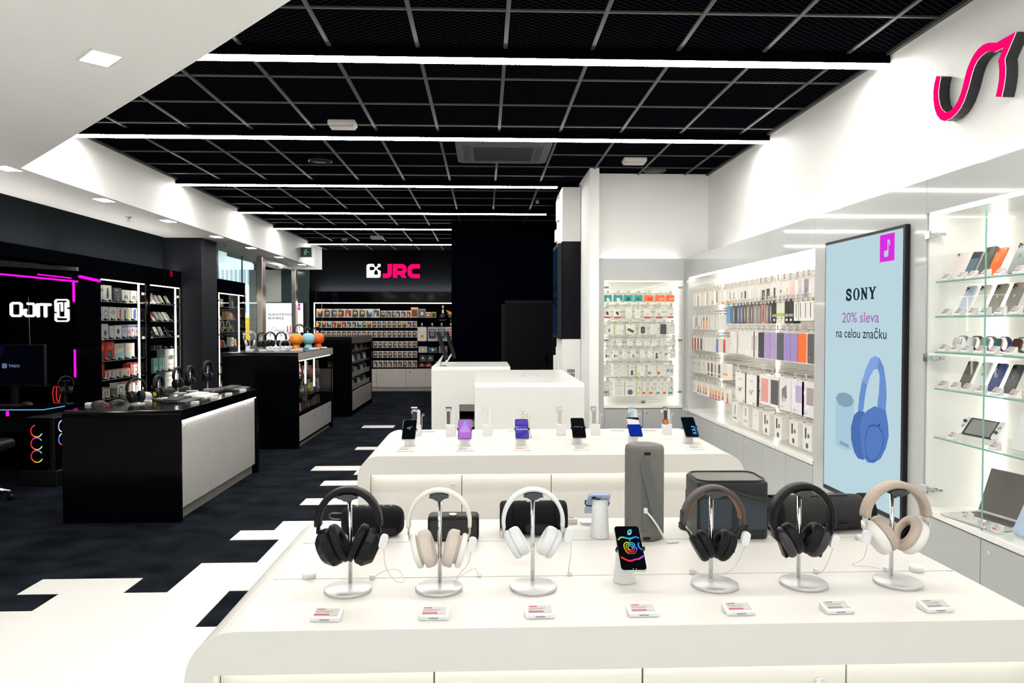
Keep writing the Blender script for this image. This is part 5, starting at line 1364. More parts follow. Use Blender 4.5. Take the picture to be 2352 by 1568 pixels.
MB().lathe([(.056, .2995), (.05, .302), (0, .303)], 48).build('top_grille', dots_mat('top_grille_grey', (0.15, .14, .125), (.075, .072, .065), 170, rough=.5), sD)
Xs = T(.004, -.064, 0)
cp = MB().stroke([(.022 - .036, .250), (.022 + .006, .074)], .0, 'y', 0, .001) if False else MB()
cp.prism([rr(.030, .215, .0149, 8)], 'y', -.006, .0, 0, Xs @ T(.004, 0, .160) @ RY(-.235))
cp.build('handle', M('strap_grey', (0.105, .108, .112), .55), sD, bevel=.0015)
pc_ = MB().prism([rr(.020, .17, .009, 5, -.010, .12)], 'y', -.0635, -.058)
for z in (.165, .145, .118):
    pc_.prism([circ(-.010, z, .005, 16), circ(-.010, z, .0038, 16)], 'y', -.0645, -.0635)
pc_.build('control_panel', M('panel_grey', (0.11, .11, .105), .6), sD)
MB().prism([rr(.020, .009, .002, 3, -.004, .281)], 'y', -.0645, -.058).box(-.012, .004, -.0655, -.0645, .279, .2805).build('strap_bar', PLB, sD)
MB().prism([rr(.020, .008, .002, 3, -.004, .012)], 'y', -.0645, -.058).build('strap_bar', PLB, sD)
tc_ = thing('charging_cable', 'white cable plugged into the tall grey speaker', 'cable', (.550, 2.261, TZ))
MB().tube([(-.043, .018, .100), (-.038, .008, .096), (-.028, .0, .085), (-.012, -.006, .062), (.004, -.006, .034), (.016, 0, .012), (.024, .004, .0035), (.06, .01, .0035)], .003, 8).build('wire', PLW, tc_)
MB().cbox((-.043, .016, .102), (.012, .014, .018)).build('plug', PLW, tc_, bevel=.003)
sE = spk('big square dark green grey speaker with a carry strap', .797, 2.38, -.02)
DKG = M('dark_green_grey', (0.020, .025, .025), .45, spec=.25)
pill(.228, .165, .186, .010, 6, 4, 0, T(0, 0, .093)).build('body', DKG, sE)
GRL = dots_mat('speaker_grille_blue', (.012, .02, .03), (.045, .065, .088), 300, .5)
MB().prism([rr(.100, .098, .012, 4, -.056, .082)], 'y', -.084, -.0818).prism([rr(.092, .098, .012, 4, .062, .082)], 'y', -.084, -.0818).build('front_grille', GRL, sE)
MB().prism([rr(.145, .10, .012, 4, 0, .082)], 'x', -.1155, -.1135).build('side_grille', M('side_grille', (.05, .055, .052), .6), sE)
MB().prism([rr(.224, .161, .04, 6), rr(.214, .151, .036, 6)], 'z', .184, .190).build('top_rim', DKG, sE)
MB().prism([rr(.214, .151, .036, 6)], 'z', .1835, .1865).build('top_plate', M('top_plate_grey', (.085, .078, .072), .35), sE)
MB().band([(-.055, .158), (-.04, .163), (.0, .155), (.06, .138), (.118, .122)], .018, .004, 0, T(0, -.088, 0) @ RX(0)).prism([(-.055, .168), (-.06, .150), (-.045, .146), (.118, .104), (.124, .132), (-.04, .170)], 'y', -.0885, -.0835).prism([(-.086, .13), (-.06, .128), (.08, .105), (.08, .131)], 'x', .1145, .1195).build('strap', M('strap_green_grey', (.018, .022, .022), .5), sE)
WOV = dots_mat('black_woven_mesh', (.0045, .0048, .0055), (.03, .03, .031), 420, .42)
WOV = M('black_woven_speckle', (.010, .0103, .011), .8, noise=.9, nscale=330, bump=.9)
sF = spk('black woven roll speaker lying by the big portrait screen', 1.122, 2.405, .05)
MB().lathe([(.050, -.150), (.055, -.145), (.0585, -.12), (.0585, .12), (.055, .145), (.050, .150)], 44, X=T(0, 0, .0585) @ RY(PI / 2)).build('body', WOV, sF)
for s in (-1, 1):
    MB().lathe([(.056, -.002), (.0585, -.012), (.0595, -.004), (.0595, .012), (.058, .016)], 44, X=T(s * .160, 0, .0595) @ RY(-s * PI / 2)).lathe([(.05, .006), (.035, .002), (0, .004)], 30, X=T(s * .160, 0, .0595) @ RY(-s * PI / 2)).build('end_cap', RUB, sF)
ct_ = MB().box(-.07, .09, -.016, .016, .1155, .1185, 0)
ct_.text('SONY', .034, .008, T(.035, 0, .1186), 1, .0004)
ct_.build('control_strip', [PLB, cm('#b8b8b8', .3)], sF)
MB().box(-.01, .07, -.062, -.05, .018, .034).build('port_cover', PLB, sF)

# ================================================================== second table: phones and watches
T2 = [(-.425, 4.075, '#cfcac2', 'pale framed phone with small colourful pixel logo', 0), (-.112, 4.075, '#b9b2c2', 'phone with bright violet screen', 1), (.207, 4.075, '#b9b6b2', 'phone with blue violet screen reading HONOR', 2),
      (.534, 4.115, '#2b2b2e', 'black phone with moto screen', 3), (.862, 4.13, '#c5c2bd', 'phone with white and deep blue screen', 4), (1.185, 4.125, '#1d1f23', 'black phone showing a blue camera picture', 5)]
def scr2(k):
    def f(o, X, w, h):
        m = MB().prism([rr(w * .96, h * .98, w * .12, 5, 0, h / 2)], 'y', -.0008, 0, 0, X)
        mats = [SCRK]
        def c(col, s=.9):
            mats.append(em(col, s)); return len(mats) - 1
        def rc(x0, x1, z0, z1, col, s=.9, e=1): m.prism(rect((x0 - .5) * w, (x1 - .5) * w, z0 * h, z1 * h), 'y', -.0008 - .0004 * e, -.0006, c(col, s), X)
        def pg(pts, col, s=.9, e=1): m.prism([((x - .5) * w, z * h) for x, z in pts], 'y', -.0008 - .0004 * e, -.0006, c(col, s), X)
        if k == 0:
            rc(.06, .94, .04, .96, '#0a1216', .7)
            for x, z, co in ((.32, .54, '#c8b13c'), (.42, .50, '#3f9a8f'), (.55, .56, '#c2452e'), (.6, .62, '#c2452e'), (.45, .56, '#d5d27a'), (.5, .47, '#2f6a8a')): rc(x, x + .1, z, z + .045, co, .8, 2)
        if k == 1:
            rc(.05, .95, .03, .97, '#b77ae0'); pg([(.12, .34), (.5, .93), (.88, .34)], '#c99ae8', .95, 2); rc(.05, .95, .03, .28, '#bb6fd6', .95, 2); pg([(.3, .62), (.5, .95), (.66, .68)], '#9fa9ec', .9, 3)
        if k == 2:
            rc(.05, .95, .03, .97, '#5a50b8'); rc(.05, .95, .66, .69, '#2a2370', .9, 2); pg([(.05, .25), (.5, .32), (.9, .62), (.95, .5), (.6, .1), (.05, .05)], '#473fa5', .9, 2); pg([(.05, .42), (.35, .6), (.05, .64)], '#7a72d8', .9, 2)
            m.text('HONOR', w * .84, h * .07, X @ face_cam((0, -.0016, h * .46)), c('#e9e6ff', 1.0), .0004, .01)
        if k == 3:
            m.text('moto g', w * .66, h * .06, X @ face_cam((0, -.0012, h * .52)), c('#aebdd8', .8), .0004)
        if k == 4:
            rc(.05, .95, .62, .92, '#efece4', .95); pg([(.05, .92), (.4, .90), (.95, .84), (.95, .93), (.05, .95)], '#22284f', .7, 2); rc(.05, .95, .04, .62, '#0f2f9e', .95)
        if k == 5:
            rc(.05, .95, .04, .97, '#08141c', .8); pg([(.56, .10), (.95, .06), (.95, .5), (.6, .55)], '#1c4a80', .9, 2); pg([(.58, .14), (.80, .12), (.82, .50), (.6, .53)], '#6aa6e6', .9, 3)
            for z in (.41, .24): m.prism([circ(.18 * w, z * h, .11 * w, 12)], 'y', -.0024, -.0006, c('#0b2038', .8), X)
        m.build('screen', mats, o)
    return f
T2T = math.radians(53)
for x, y, c, l, k in T2:
    phone_stand('white pillar stand under the ' + l, (x, y + .085, TZ), 0, .078, 'phone stands on the second table', .030, .026)
    p = phone(l + ', on a stand on the second table', (x + (0.004 if x > 0 else 0), y, TZ + .048), 0, T2T, w=.078, h=.158, body=c, face=scr2(k), group='phones on the second table')
    arms(p, RX(-T2T) @ T(0, 0, .078), .078)
for x, n in zip((-.43, -.108, .204, .529, .862, 1.165), ('pixel logo phone', 'violet screen phone', 'HONOR phone', 'moto phone', 'deep blue screen phone', 'blue camera picture phone')):
    price_tag('white price tag on the second table before the ' + n, (x, 3.985, TZ), 0, 'flat', x < .5, 'price tags on the second table')
wst = None
WS = [(-.423, '#dfe0e2', '#33322f', 'dark grey strap'), (-.211, '#5a574f', '#4b4840', 'dark metal link strap'), (.016, '#e9e8e4', '#e4e2dc', 'white strap'), (.247, '#e6e2da', '#dad4c8', 'cream strap'), (.476, '#d6cfc2', '#cbbfae', 'beige link strap'),
      (.689, '#aaa69d', '#a39e94', 'steel link strap'), (.928, '#bcd7e2', '#a9cad8', 'pale blue strap'), (1.138, '#2a2725', '#23201e', 'black strap and orange dial')]
for i, (x, cc, scol, n) in enumerate(WS):
    lab = 'white hooked stand holding the watch with %s' % n
    if wst is None:
        wst = thing('watch_stand', lab, 'stand', (x, 4.52, TZ), 0, 'watch stands on the second table')
        MB().prism([rr(.056, .05, .006, 4)], 'z', 0, .066).build('base', PLW, wst, bevel=.003)
        MB().prism([(.004, .066), (.024, .066), (.024, .150), (.016, .160), (-.024, .160), (-.030, .150), (-.030, .134), (-.022, .134), (-.020, .146), (.004, .146)], 'y', .008, .03).build('post', PLW, wst, bevel=.003)
        MB().tube([(.028, .02, .0), (.034, .022, .06), (.034, .022, .12), (.040, .022, .135), (.048, .022, .13), (.046, .022, .122), (.034, .022, .12)], .0016, 6).build('cable', cm('#e4e4e2'), wst)
    else:
        dup(wst, (x, 4.52, TZ), 0, lab)
    w = thing('smartwatch', 'watch with %s hanging on a white stand on the second table' % n, 'watch', (x - .012, 4.525, TZ + .07), 0, 'watches on the second table')
    st_ = MB().band([(-.012, .0), (-.013, .04), (-.013, .078)], .020, .003, 0, T(.012, -.002, 0) @ RZ(0))
    seg = MB()
    for q in range(9):
        seg.cbox((.0, -.022, .008 + q * .0088), (.021 - .003 * (q == 0), .003, .0080))
    seg.band([(-.018, .088), (-.010, .100), (.010, .100), (.018, .088)], .022, .003)
    seg.build('strap', cm(scol, .5, .3 if 'link' in n else 0), w)
    MB().prism([rr(.036, .034, .010, 5, 0, .0)], 'y', -.026, -.018, 0, T(0, 0, .012 + .07 * (i == 7) * 0 + .0)).build('case', cm(cc, .3, .4), w, bevel=.002) if i in (7,) else MB().prism([rr(.038, .020, .006, 5)], 'z', .1005, .108).build('case', cm(cc, .3, .4), w, bevel=.002)
    if i == 7: MB().prism([rr(.030, .028, .008, 5, 0, .012)], 'y', -.0275, -.026).build('dial', cm('#d9722a', .3), w)
lp2 = phone('thin white phone seen edge-on, leaning behind the HONOR phone', (.285, 4.44, TZ), 1.5, .20, w=.072, h=.155, t=.009, body='#e6e4e0', face=plain_screen([]), frame='#dcdad6')
for x in (-.36, .19, .62, .855, 1.06):
    tag(MB().prism([rr(.085, .05, .006, 3)], 'z', 0, .010).build('label_tray', PLW, loc=(x, 4.69, TZ)), 'flat white label tray behind the second table watch %s' % {-.36: 'with dark grey strap', .19: 'with cream strap', .62: 'with steel link strap', .855: 'with pale blue strap', 1.06: 'with orange dial'}[x], 'tray', 'label trays')
tag(MB().prism([rr(.1, .035, .01, 4)], 'z', 0, .022).build('alarm_hub', PLW, loc=(1.30, 4.45, TZ)) if False else MB().lathe([(.016, 0), (.016, .014), (0, .015)], 18).build('alarm_hub', PLW, loc=(1.27, 4.40, TZ)), 'small white round alarm puck at the right end of the second table', 'cable hub')

# ================================================================== white cash desks
CD = M('cash_desk_white', (0.74, .745, .715), .3, coat=.2)
dB = thing('cash_desk', 'long white cash desk block behind the second table', 'counter', (.38, 6.16, 0))
MB().prism([(0, 0), (1.82, 0), (1.82, 1.10), (.035, 1.10), (.012, 1.088), (0, 1.065)], 'x', -.465, .465).build('body', CD, dB, bevel=.004)
cg = MB().box(.0, .16, .95, .955, 1.10, 1.1012)
cg.box(-.02, -.0, .80, .96, 1.10, 1.1012).box(.13, .15, .82, .98, 1.10, 1.1012)
cg.build('seam', cm('#a5a7a4'), dB)
dA = thing('cash_desk', 'tall white cash desk with a dark niche and two tilted monitors on it', 'counter', (0, 8.55, 0))
b_ = MB()
b_.box(-.62, -.295, 0, 1.15, 0, .98).box(.08, .30, 0, 1.15, 0, .98).box(-.295, .08, .5, 1.15, 0, .98).box(-.295, .08, 0, .5, .66, .98).box(-.295, .08, 0, .5, 0, .16)
b_.prism([(0, .98), (1.15, .98), (1.15, 1.10), (.04, 1.10), (.012, 1.088), (0, 1.06)], 'x', -.62, .30)
b_.build('body', CD, dA)
MB().box(-.294, .079, .01, .49, .165, .17).box(-.294, -.29, .01, .49, .17, .655).box(-.294, .079, .485, .49, .17, .655).build('niche', BLKW, dA)
MB().box(-.29, .078, .004, .485, .395, .465).box(-.29, .078, .006, .485, .58, .655).build('niche_shelf', M('niche_grey', (.17, .165, .15), .6), dA)
def monitor(lab, x, y, w):
    t = thing('pos_monitor', lab, 'monitor', (x, y, 1.10), 0, 'tilted monitors on the cash desk')
    X = T(.03, 0, .12) @ RY(-.30)
    MB().box(-.016, .016, -w / 2, w / 2, -.05, .30, 0, X).build('body', PLB, t, bevel=.006)
    MB().box(-.0175, -.016, -w / 2 + .012, w / 2 - .012, -.035, .288, 0, X).build('screen', SCRK, t)
    MB().prism([(-.10, .0), (-.06, .0), (.03, .14), (.02, .16)], 'y', -.03, .03).box(-.11, .06, -.07, .07, 0, .012).build('stand', PLW, t, bevel=.004)
monitor('black tilted monitor at the front end of the tall cash desk', -.50, 8.80, .33)
monitor('black tilted monitor behind the first one on the tall cash desk', -.42, 9.25, .33)
mc = thing('monitor_cable', 'dark cable hanging from the monitors on the tall cash desk', 'cable', (-.55, 8.72, 1.10))
MB().tube([(.06, .02, .13), (.04, 0, .05), (.02, 0, .008), (.10, -.02, .005)], .004, 6).build('wire', PLB, mc)

# ================================================================== white boxed column with a side screen
kc = thing('boxed_column', 'white boxed column with a dark screen band beside the fin wall', 'column', (1.10, 9.2, 0))
MB().box(-.122, .112, 0, .72, 2.64, 3.32).build('upper_box', WPAINT, kc, bevel=.003)
MB().box(-.122, .112, 0, .72, 0, 1.41).build('lower_box', WPAINT, kc, bevel=.003)
MB().box(-.122, .112, 0.001, .71, 1.41, 2.64).build('screen_band', M('band_black', (.002, .0025, .005), .2, spec=.10), kc)
for (y, z0, z1, d) in ((.32, 2.95, 3.22, .035), (.55, 2.7, 2.86, .03), (.36, .55, 1.30, .03), (.5, .85, 1.18, .05)):
    MB().box(-.122 - d, -.122, y, y + .16, z0, z1).build('raised_panel', WPAINT, kc, bevel=.002)
gr = MB()
for i in range(7): gr.box(-.055 + i * .014, -.047 + i * .014, -.002, 0, .93, .975).box(-.055 + i * .014, -.047 + i * .014, -.002, 0, .985, 1.03)
gr.build('vent', PLB, kc)
ks = thing('digital_display', 'dark blue side screen with dark letters on the boxed column', 'screen', (.976, 9.55, 0))
MB().box(-.05, -.0, -.33, .33, 1.42, 2.62).build('bezel', PLB, ks, bevel=.004)
km = MB().box(-.0515, -.05, -.31, .31, 1.46, 2.58, 0)
km.text('SLU\u010c', .36, .13, face_left((-.0515, 0, 2.09)), 1, .001, .02); km.text('PROT', .42, .13, face_left((-.0515, 0, 1.88)), 1, .001, .02)
km.build('screen', [em('#163049', .5), em('#050b14', .3)], ks)
# ================================================================== dark side: black counter with gaming gear
CW = M('charcoal_counter', (0.0012, .0014, .0024), .14, spec=.07)
def dark_counter(name, lab, x0, x1, y0, y1, zt, apron, cat='counter'):
    t = thing(name, lab, cat, ((x0 + x1) / 2, y0, 0))
    h = (x1 - x0) / 2; D = y1 - y0; r = .05
    def arc(cy, cz, a0, a1, n=6): return [(cy + r * math.cos(a0 + (a1 - a0) * i / n), cz + r * math.sin(a0 + (a1 - a0) * i / n)) for i in range(n + 1)]
    out = [(0, 0)] + list(reversed(arc(r, zt - r, PI / 2, PI))) + list(reversed(arc(D - r, zt - r, 0, PI / 2))) + [(D, 0), (D - .07, 0), (D - .07, zt - apron), (.025, zt - apron), (.025, 0)]
    MB().prism(out, 'x', -h, h).build('shell', CW, t, bevel=.003)
    return t, h, D
bc, h, D = dark_counter('gaming_counter', 'black waterfall counter with headsets, mice and keyboards on it', -3.382, -2.445, 5.965, 8.0, .905, .085)
MB().box(-h + .02, h - .04, .03, D - .075, .10, .82).box(-h + .04, h - .07, .03, D - .075, 0, .10).build('body', SILV, bc)
MB().box(h - .07, h - .055, .03, D - .075, .0, .095).build('plinth', cm('#6d6b68', .5), bc)
dl = (D - .105) / 3
for i in range(3):
    d = MB().box(h - .04, h - .022, .03 + i * dl + .002, .03 + (i + 1) * dl - .002, .10, .815).build('door', SILV, bc, bevel=.0015)
    if i != 1: lock_geo(MB(), basis((0, 1, 0), (0, 0, 1), (1, 0, 0), (h - .022, .03 + i * dl + (.09 if i == 0 else dl * .55), .76)), 0, .010).build('lock', CHROME, d)
MB().box(h - .018, h - .006, .03, D - .08, .812, .819).build('led_strip', TLEDC, bc)
CT = .905
def pt(u, v, z=CT):
    """point on a horizontal plane seen at a pixel of the photograph, used for the counter tops"""
    f = Vector((math.sin(yaw) * math.cos(pitch), math.cos(yaw) * math.cos(pitch), -math.sin(pitch)))
    r = Vector((math.cos(yaw), -math.sin(yaw), 0)); up = r.cross(f)
    d = f + r * ((u - 1176) / F) + up * ((784 - v) / F)
    k = (z - EYE) / d.z
    return (d.x * k, d.y * k, z)
# headsets on stands
hp_stand = {}
def side_headset(lab, slab, x, y, z, rz, mat, h=.235, disc=True, cupm=None, group='headsets on the black counter', thick=.016, accent=None, cs=.044):
    st = thing('headset_stand', slab, 'stand', (x, y, z), rz, group.replace('headsets', 'headset stands'))
    MB().lathe([(.06, 0), (.062, .003), (.06, .008), (0, .008)], 30, X=T(0, -.02, 0)).build('base', cm('#c9c9c7', .3, .4), st)
    MB().lathe([(.005, .008), (.005, h)], 12).cbox((0, -.012, h + .003), (.05, .05, .010)).build('pole', CHROME, st)
    dl_ = h - .2345
    spec = dict(band=mat, cup=cupm or mat, cush=LEATH, arm=mat, a=.080, b=.092, th=thick, bw=.034, cr=cs, ct=.03, ut=.022, cx=.066, drop=.075, tilt=.22, end=.12)
    if accent: spec['disc'] = accent; spec['dr'] = .5
    headphones(lab, x, spec, y, z, rz, dl_, 1.0, group)
MT = M('matt_black', (.006, .006, .0072), .45, spec=.3)
SILG = M('silver_grey', (.30, .30, .31), .4)
YEL = M('yellow_accent', (.8, .62, .02), .4)
side_headset('large matt black headset nearest the black counter front', 'thin stand with pale base under the nearest black headset', *pt(313, 928)[:2], CT, .95, MT, .20, cs=.052)
side_headset('black headset with yellow marks on the black counter', 'thin stand under the headset with yellow marks', *pt(364, 915)[:2], CT, 1.5, MT, .19, accent=YEL)
side_headset('black padded headset on the black counter, third from the front', 'thin stand with pale base under the third headset', *pt(409, 903)[:2], CT, 1.45, MT, .235)
side_headset('black headset on a tall chrome pole on the black counter, fourth from the front', 'tall chrome stand under the fourth headset', *pt(437, 898)[:2], CT, 1.5, MT, .235)
side_headset('black ribbed headset at the far end of the black counter', 'thin stand with pale base under the ribbed headset', *pt(477, 894)[:2], CT, 1.35, MT, .27, thick=.02)
def mouse(lab, u, v, rz, c='#141416', z=CT, s=1.0):
    x, y, _ = pt(u, v, z)
    o = thing('computer_mouse', lab, 'mouse', (x, y, z), rz, 'computer mice on the black counter')
    vs = []
    mb = MB()
    prof = [(0, .0), (.15, .022), (.4, .037), (.65, .036), (.9, .022), (1, .004)]
    n = 10
    rings = []
    for (t_, hz) in [(i / 12, None) for i in range(13)]:
        k = math.sin(PI * min(max(t_, .02), .98)) ** .5
        hz = .038 * (math.sin(PI * (t_ * .9 + .06))) ** .8 + .003
        rings.append([((.031 + .003 * math.cos(2 * PI * t_)) * k * math.cos(PI * j / n), -.06 + .12 * t_, hz * math.sin(PI * j / n) ** .7) for j in range(n + 1)])
    vv = [p for r in rings for p in r]; ff = []
    for i in range(12):
        for j in range(n): ff.append((i * (n + 1) + j, i * (n + 1) + j + 1, (i + 1) * (n + 1) + j + 1, (i + 1) * (n + 1) + j))
    mb.add(vv, ff, 0, True, SC(s, s, s))
    mb.build('shell', cm(c, .4), o)
    MB().lathe([(.008, -.0025), (.008, .0025)], 14, 0, True, SC(s, s, s) @ T(0, .030, .030) @ RY(PI / 2)).box(-.001, .001, .02, .058, .012, .031).build('wheel', cm('#3c3c3e', .5), o)
    return o
for l, u, v, rz, c in (('black mouse at the near corner of the black counter', 228, 930, 2.2, '#131315'), ('black mouse beside the nearest headset', 270, 927, 2.4, '#1a1a1c'), ('black mouse behind the nearest headset', 292, 915, 2.3, '#101012'),
                       ('white folded mouse between the headsets', 335, 909, 2.0, '#dcdcda'), ('black ergonomic mouse by the yellow marked headset', 358, 905, 2.2, '#151517'), ('black mouse behind the yellow marked headset', 388, 899, 2.2, '#121214'),
                       ('black mouse beside the third headset', 425, 895, 2.1, '#161618'), ('black mouse in the middle of the black counter', 398, 894, 2.2, '#0e0e10')):
    mouse(l, u, v, rz, c)
def keyboard(lab, u, v, rz, c, kc_, w=.44, accent=None, wrist=True):
    x, y, _ = pt(u, v)
    o = thing('keyboard', lab, 'keyboard', (x, y, CT), rz, 'keyboards on the black counter')
    X = RX(.05)
    MB().box(-w / 2, w / 2, -.065, .065, .003, .022, 0, X).build('case', cm(c, .45), o, bevel=.003)
    kb = MB()
    nc = int(w / .0215)
    for r in range(6):
        for q in range(nc):
            if r == 0 and 3 < q < 10: continue
            kb.box(-w / 2 + .012 + q * .0205, -w / 2 + .029 + q * .0205, -.057 + r * .0195, -.041 + r * .0195, .022, .032, 1 if accent and (q + r * 3) % 17 == 0 else 0, X)
    kb.box(-w / 2 + .012 + 4 * .0205, -w / 2 + .029 + 9 * .0205, -.057, -.041, .022, .032, 0, X)
    kb.build('keys', [cm(kc_, .5), cm(accent or kc_, .5)], o, bevel=0)
    if wrist: MB().prism([(-.145, 0), (-.07, 0), (-.07, .018), (-.14, .012)], 'x', -w / 2, w / 2).build('wrist_rest', cm('#2c2b2a' if c != '#e0dfda' else '#d5d4cf', .5), o, bevel=.003)
    return o
keyboard('black keyboard with wrist rest at the edge of the black counter', 408, 921, PI / 2 + .02, '#0d0d0f', '#1b1b1d', .40)
keyboard('white keyboard on the black counter', 452, 910, PI / 2, '#e0dfda', '#d8d7d2', .36)
keyboard('black keyboard with a red key on the black counter', 492, 901, PI / 2, '#1a1a1b', '#3a3a38', .36, '#d0322c', False)
keyboard('black keyboard at the far end of the black counter', 530, 894, PI / 2, '#121214', '#2a2a2b', .40)
for i, (u, v, l) in enumerate([(207, 930, 'at the near corner beside a mouse'), (338, 924, 'before the nearest headset base'), (448, 927, 'by the black keyboard'), (492, 915, 'by the white keyboard'), (525, 907, 'by the red key keyboard'), (558, 898, 'at the far keyboard')]):
    x, y, _ = pt(u, v)
    tg = thing('tag_stack', 'small white price tag stack on the black counter ' + l, 'price tag', (x, y, CT), PI / 2 if i > 1 else .1, 'price tag stacks on the black counter')
    MB().box(-.035, .035, -.025, .025, 0, .010).box(-.033, .034, -.024, .024, .0115, .021).build('holder', PLW, tg, bevel=.002)
    MB().box(-.028, .028, -.018, .018, .021, .0216).build('label', cm('#bdbcba'), tg)
rb_ = thing('cable_coil', 'red and white cable bundle on the black counter by the mice', 'cable', (*pt(243, 935)[:2], CT))
MB().tube([(.03 * math.cos(a * .5), .02 * math.sin(a * .5), .004 + .0012 * a) for a in range(26)], .003, 6).build('wire', cm('#a33a44'), rb_)

# ================================================================== gaming corner
gw = tag(MB().box(-6.3, XL, 8.26, 8.34, 0, 2.24).build('end_panel', BLKG), 'black glossy panel with a modelled reflection of a white TIGO sign', 'panel')  # raised letters, bar and magenta strokes imitate a reflection in this panel
gl_ = thing('header_beam', 'black glossy header over the gaming corner and glass cases', 'panel', (XL, 7.0, 0))
MB().box(-.23, 0, -3, 1.26, 2.24, ZU).build('front', BLK, gl_, bevel=.002)
MB().box(-6.3 - XL, 0, 1.25, 1.34, 2.24, ZU).build('return', BLK, gl_)
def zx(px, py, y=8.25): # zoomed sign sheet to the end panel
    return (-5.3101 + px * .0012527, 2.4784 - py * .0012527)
tr_ = thing('reflected_bar', 'grey bar sloping over the TIGO letters, part of the reflection', 'rail', (-5.0, 8.24, 2.2))
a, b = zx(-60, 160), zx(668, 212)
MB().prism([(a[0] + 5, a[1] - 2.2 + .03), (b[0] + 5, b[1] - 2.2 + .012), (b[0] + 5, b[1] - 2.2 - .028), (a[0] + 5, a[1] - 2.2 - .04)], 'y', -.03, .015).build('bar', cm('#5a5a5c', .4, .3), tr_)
ti = thing('wall_sign', 'modelled reflection of a white TIGO sign in the black glossy panel', 'sign', (-5.0, 8.26, 2.0))  # raised letters stand in for a sign's reflection
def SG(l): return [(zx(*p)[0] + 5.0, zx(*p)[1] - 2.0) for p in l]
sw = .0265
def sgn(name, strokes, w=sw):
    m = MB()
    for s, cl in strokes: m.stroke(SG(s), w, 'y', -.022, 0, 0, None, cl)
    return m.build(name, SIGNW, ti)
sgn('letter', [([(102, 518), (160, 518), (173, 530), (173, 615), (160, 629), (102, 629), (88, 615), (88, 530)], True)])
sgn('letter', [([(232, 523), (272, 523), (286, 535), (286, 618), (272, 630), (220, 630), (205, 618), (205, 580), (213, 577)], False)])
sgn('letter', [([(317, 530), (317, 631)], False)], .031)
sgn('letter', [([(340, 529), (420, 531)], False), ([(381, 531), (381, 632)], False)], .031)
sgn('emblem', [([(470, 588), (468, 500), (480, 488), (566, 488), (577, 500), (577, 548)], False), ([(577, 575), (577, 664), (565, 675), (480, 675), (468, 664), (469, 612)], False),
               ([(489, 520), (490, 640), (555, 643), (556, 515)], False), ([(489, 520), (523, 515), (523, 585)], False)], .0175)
def tube_reflection(lab, pts, w, name='reflected_tube'):  # glowing strokes standing in for reflected magenta tubes
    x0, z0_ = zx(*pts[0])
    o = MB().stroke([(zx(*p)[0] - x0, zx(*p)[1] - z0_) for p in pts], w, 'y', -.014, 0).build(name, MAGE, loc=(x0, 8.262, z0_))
    return tag(o, lab, 'light', 'magenta tube reflections')
tube_reflection('long magenta tube reflection over the TIGO letters', [(-60, 258), (655, 327)], .020)
tube_reflection('shorter magenta tube reflection above the long one', [(320, 266), (600, 297)], .014)
tube_reflection('upright magenta tube reflection beside the sign emblem', [(624, 335), (624, 500)], .022)
tube_reflection('upright magenta tube reflection beside the red-lit headset stand', [(626, 930), (626, 1165)], .019)
o = MB().stroke([(-.22, .012), (.20, -.012)], .030, 'x', 0, .014).build('reflected_tube', MAGE, loc=(XL + .002, 8.53, 2.115))  # glowing stroke imitating a reflected tube
tag(o, 'short magenta tube reflection next to the first glass case', 'light', 'magenta tube reflections')
tag(MB().box(-.40, .002, -.20, .20, 0, 2.24).build('corner_panel', BLKG, loc=(XL, 8.545, 0)), 'black glossy panel between the TIGO corner and first glass case', 'panel')
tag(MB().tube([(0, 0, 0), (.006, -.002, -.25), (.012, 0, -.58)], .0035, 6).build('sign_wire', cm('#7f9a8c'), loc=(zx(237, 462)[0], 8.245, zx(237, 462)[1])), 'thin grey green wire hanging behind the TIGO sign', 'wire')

gd = thing('gaming_desk', 'black angular gaming desk with a blue glowing edge', 'desk', (-5.08, 7.57, 0))
MB().prism([(-.95, 0), (.61, 0), (.64, .32), (.64, .60), (-.95, .60)], 'z', .715, .748).build('top', BLK, gd, bevel=.004)
MB().tube([(-.95, -.002, .732), (.61, -.002, .732), (.642, .32, .732)], .0045, 6).build('edge_light', emis('blue_edge', (.16, .62, .95), .75), gd)
for x in (-.85, .36):
    MB().prism([(.05, 0), (.55, 0), (.50, .04), (.36, .04), (.33, .715), (.25, .715), (.22, .04), (.05, .04)], 'x', x - .03, x + .03).build('leg', PLB, gd, bevel=.003)
MB().box(-.85, .38, .40, .43, .45, .65).build('back_bar', PLB, gd)
tag(MB().lathe([(.012, -.03), (.014, 0), (.012, .02)], 12).build('desk_lamp_bead', MAGE, loc=(-4.82, 7.56, .70)), 'small magenta light under the gaming desk edge', 'light')
mo = thing('monitor', 'black gaming monitor showing a small TIGO logo', 'monitor', (-4.93, 7.82, .748))
MB().box(-.36, .345, -.02, .02, .20, .637).build('body', PLB, mo, bevel=.004)
ms = MB().box(-.352, .337, -.0215, -.02, .215, .629, 0)
def mp_(px, py): return ((px - 400) * .00117 + .337, .629 - (py - 920) * .00117)
ms.text('TIGO', .115, .028, face_cam((mp_(140, 1102)[0], -.0218, mp_(140, 1102)[1])), 1, .0006, .01)
q = mp_(57, 1101)
ms.prism([rr(.048, .048, .012, 4, q[0], q[1]), rr(.036, .036, .008, 4, q[0], q[1])], 'y', -.0225, -.0215, 1)
ms.stroke([(q[0] - .009, q[1] + .011), (q[0] - .009, q[1] - .010), (q[0] + .009, q[1] - .010), (q[0] + .009, q[1] + .011)], .005, 'y', -.0225, -.0215, 1)
ms.stroke([(q[0], q[1] + .012), (q[0], q[1])], .005, 'y', -.0225, -.0215, 1)
ms.prism([(-.352, .23), (-.352, .62), (-.05, .62), (-.12, .48), (-.25, .33)], 'y', -.0218, -.0215, 2)
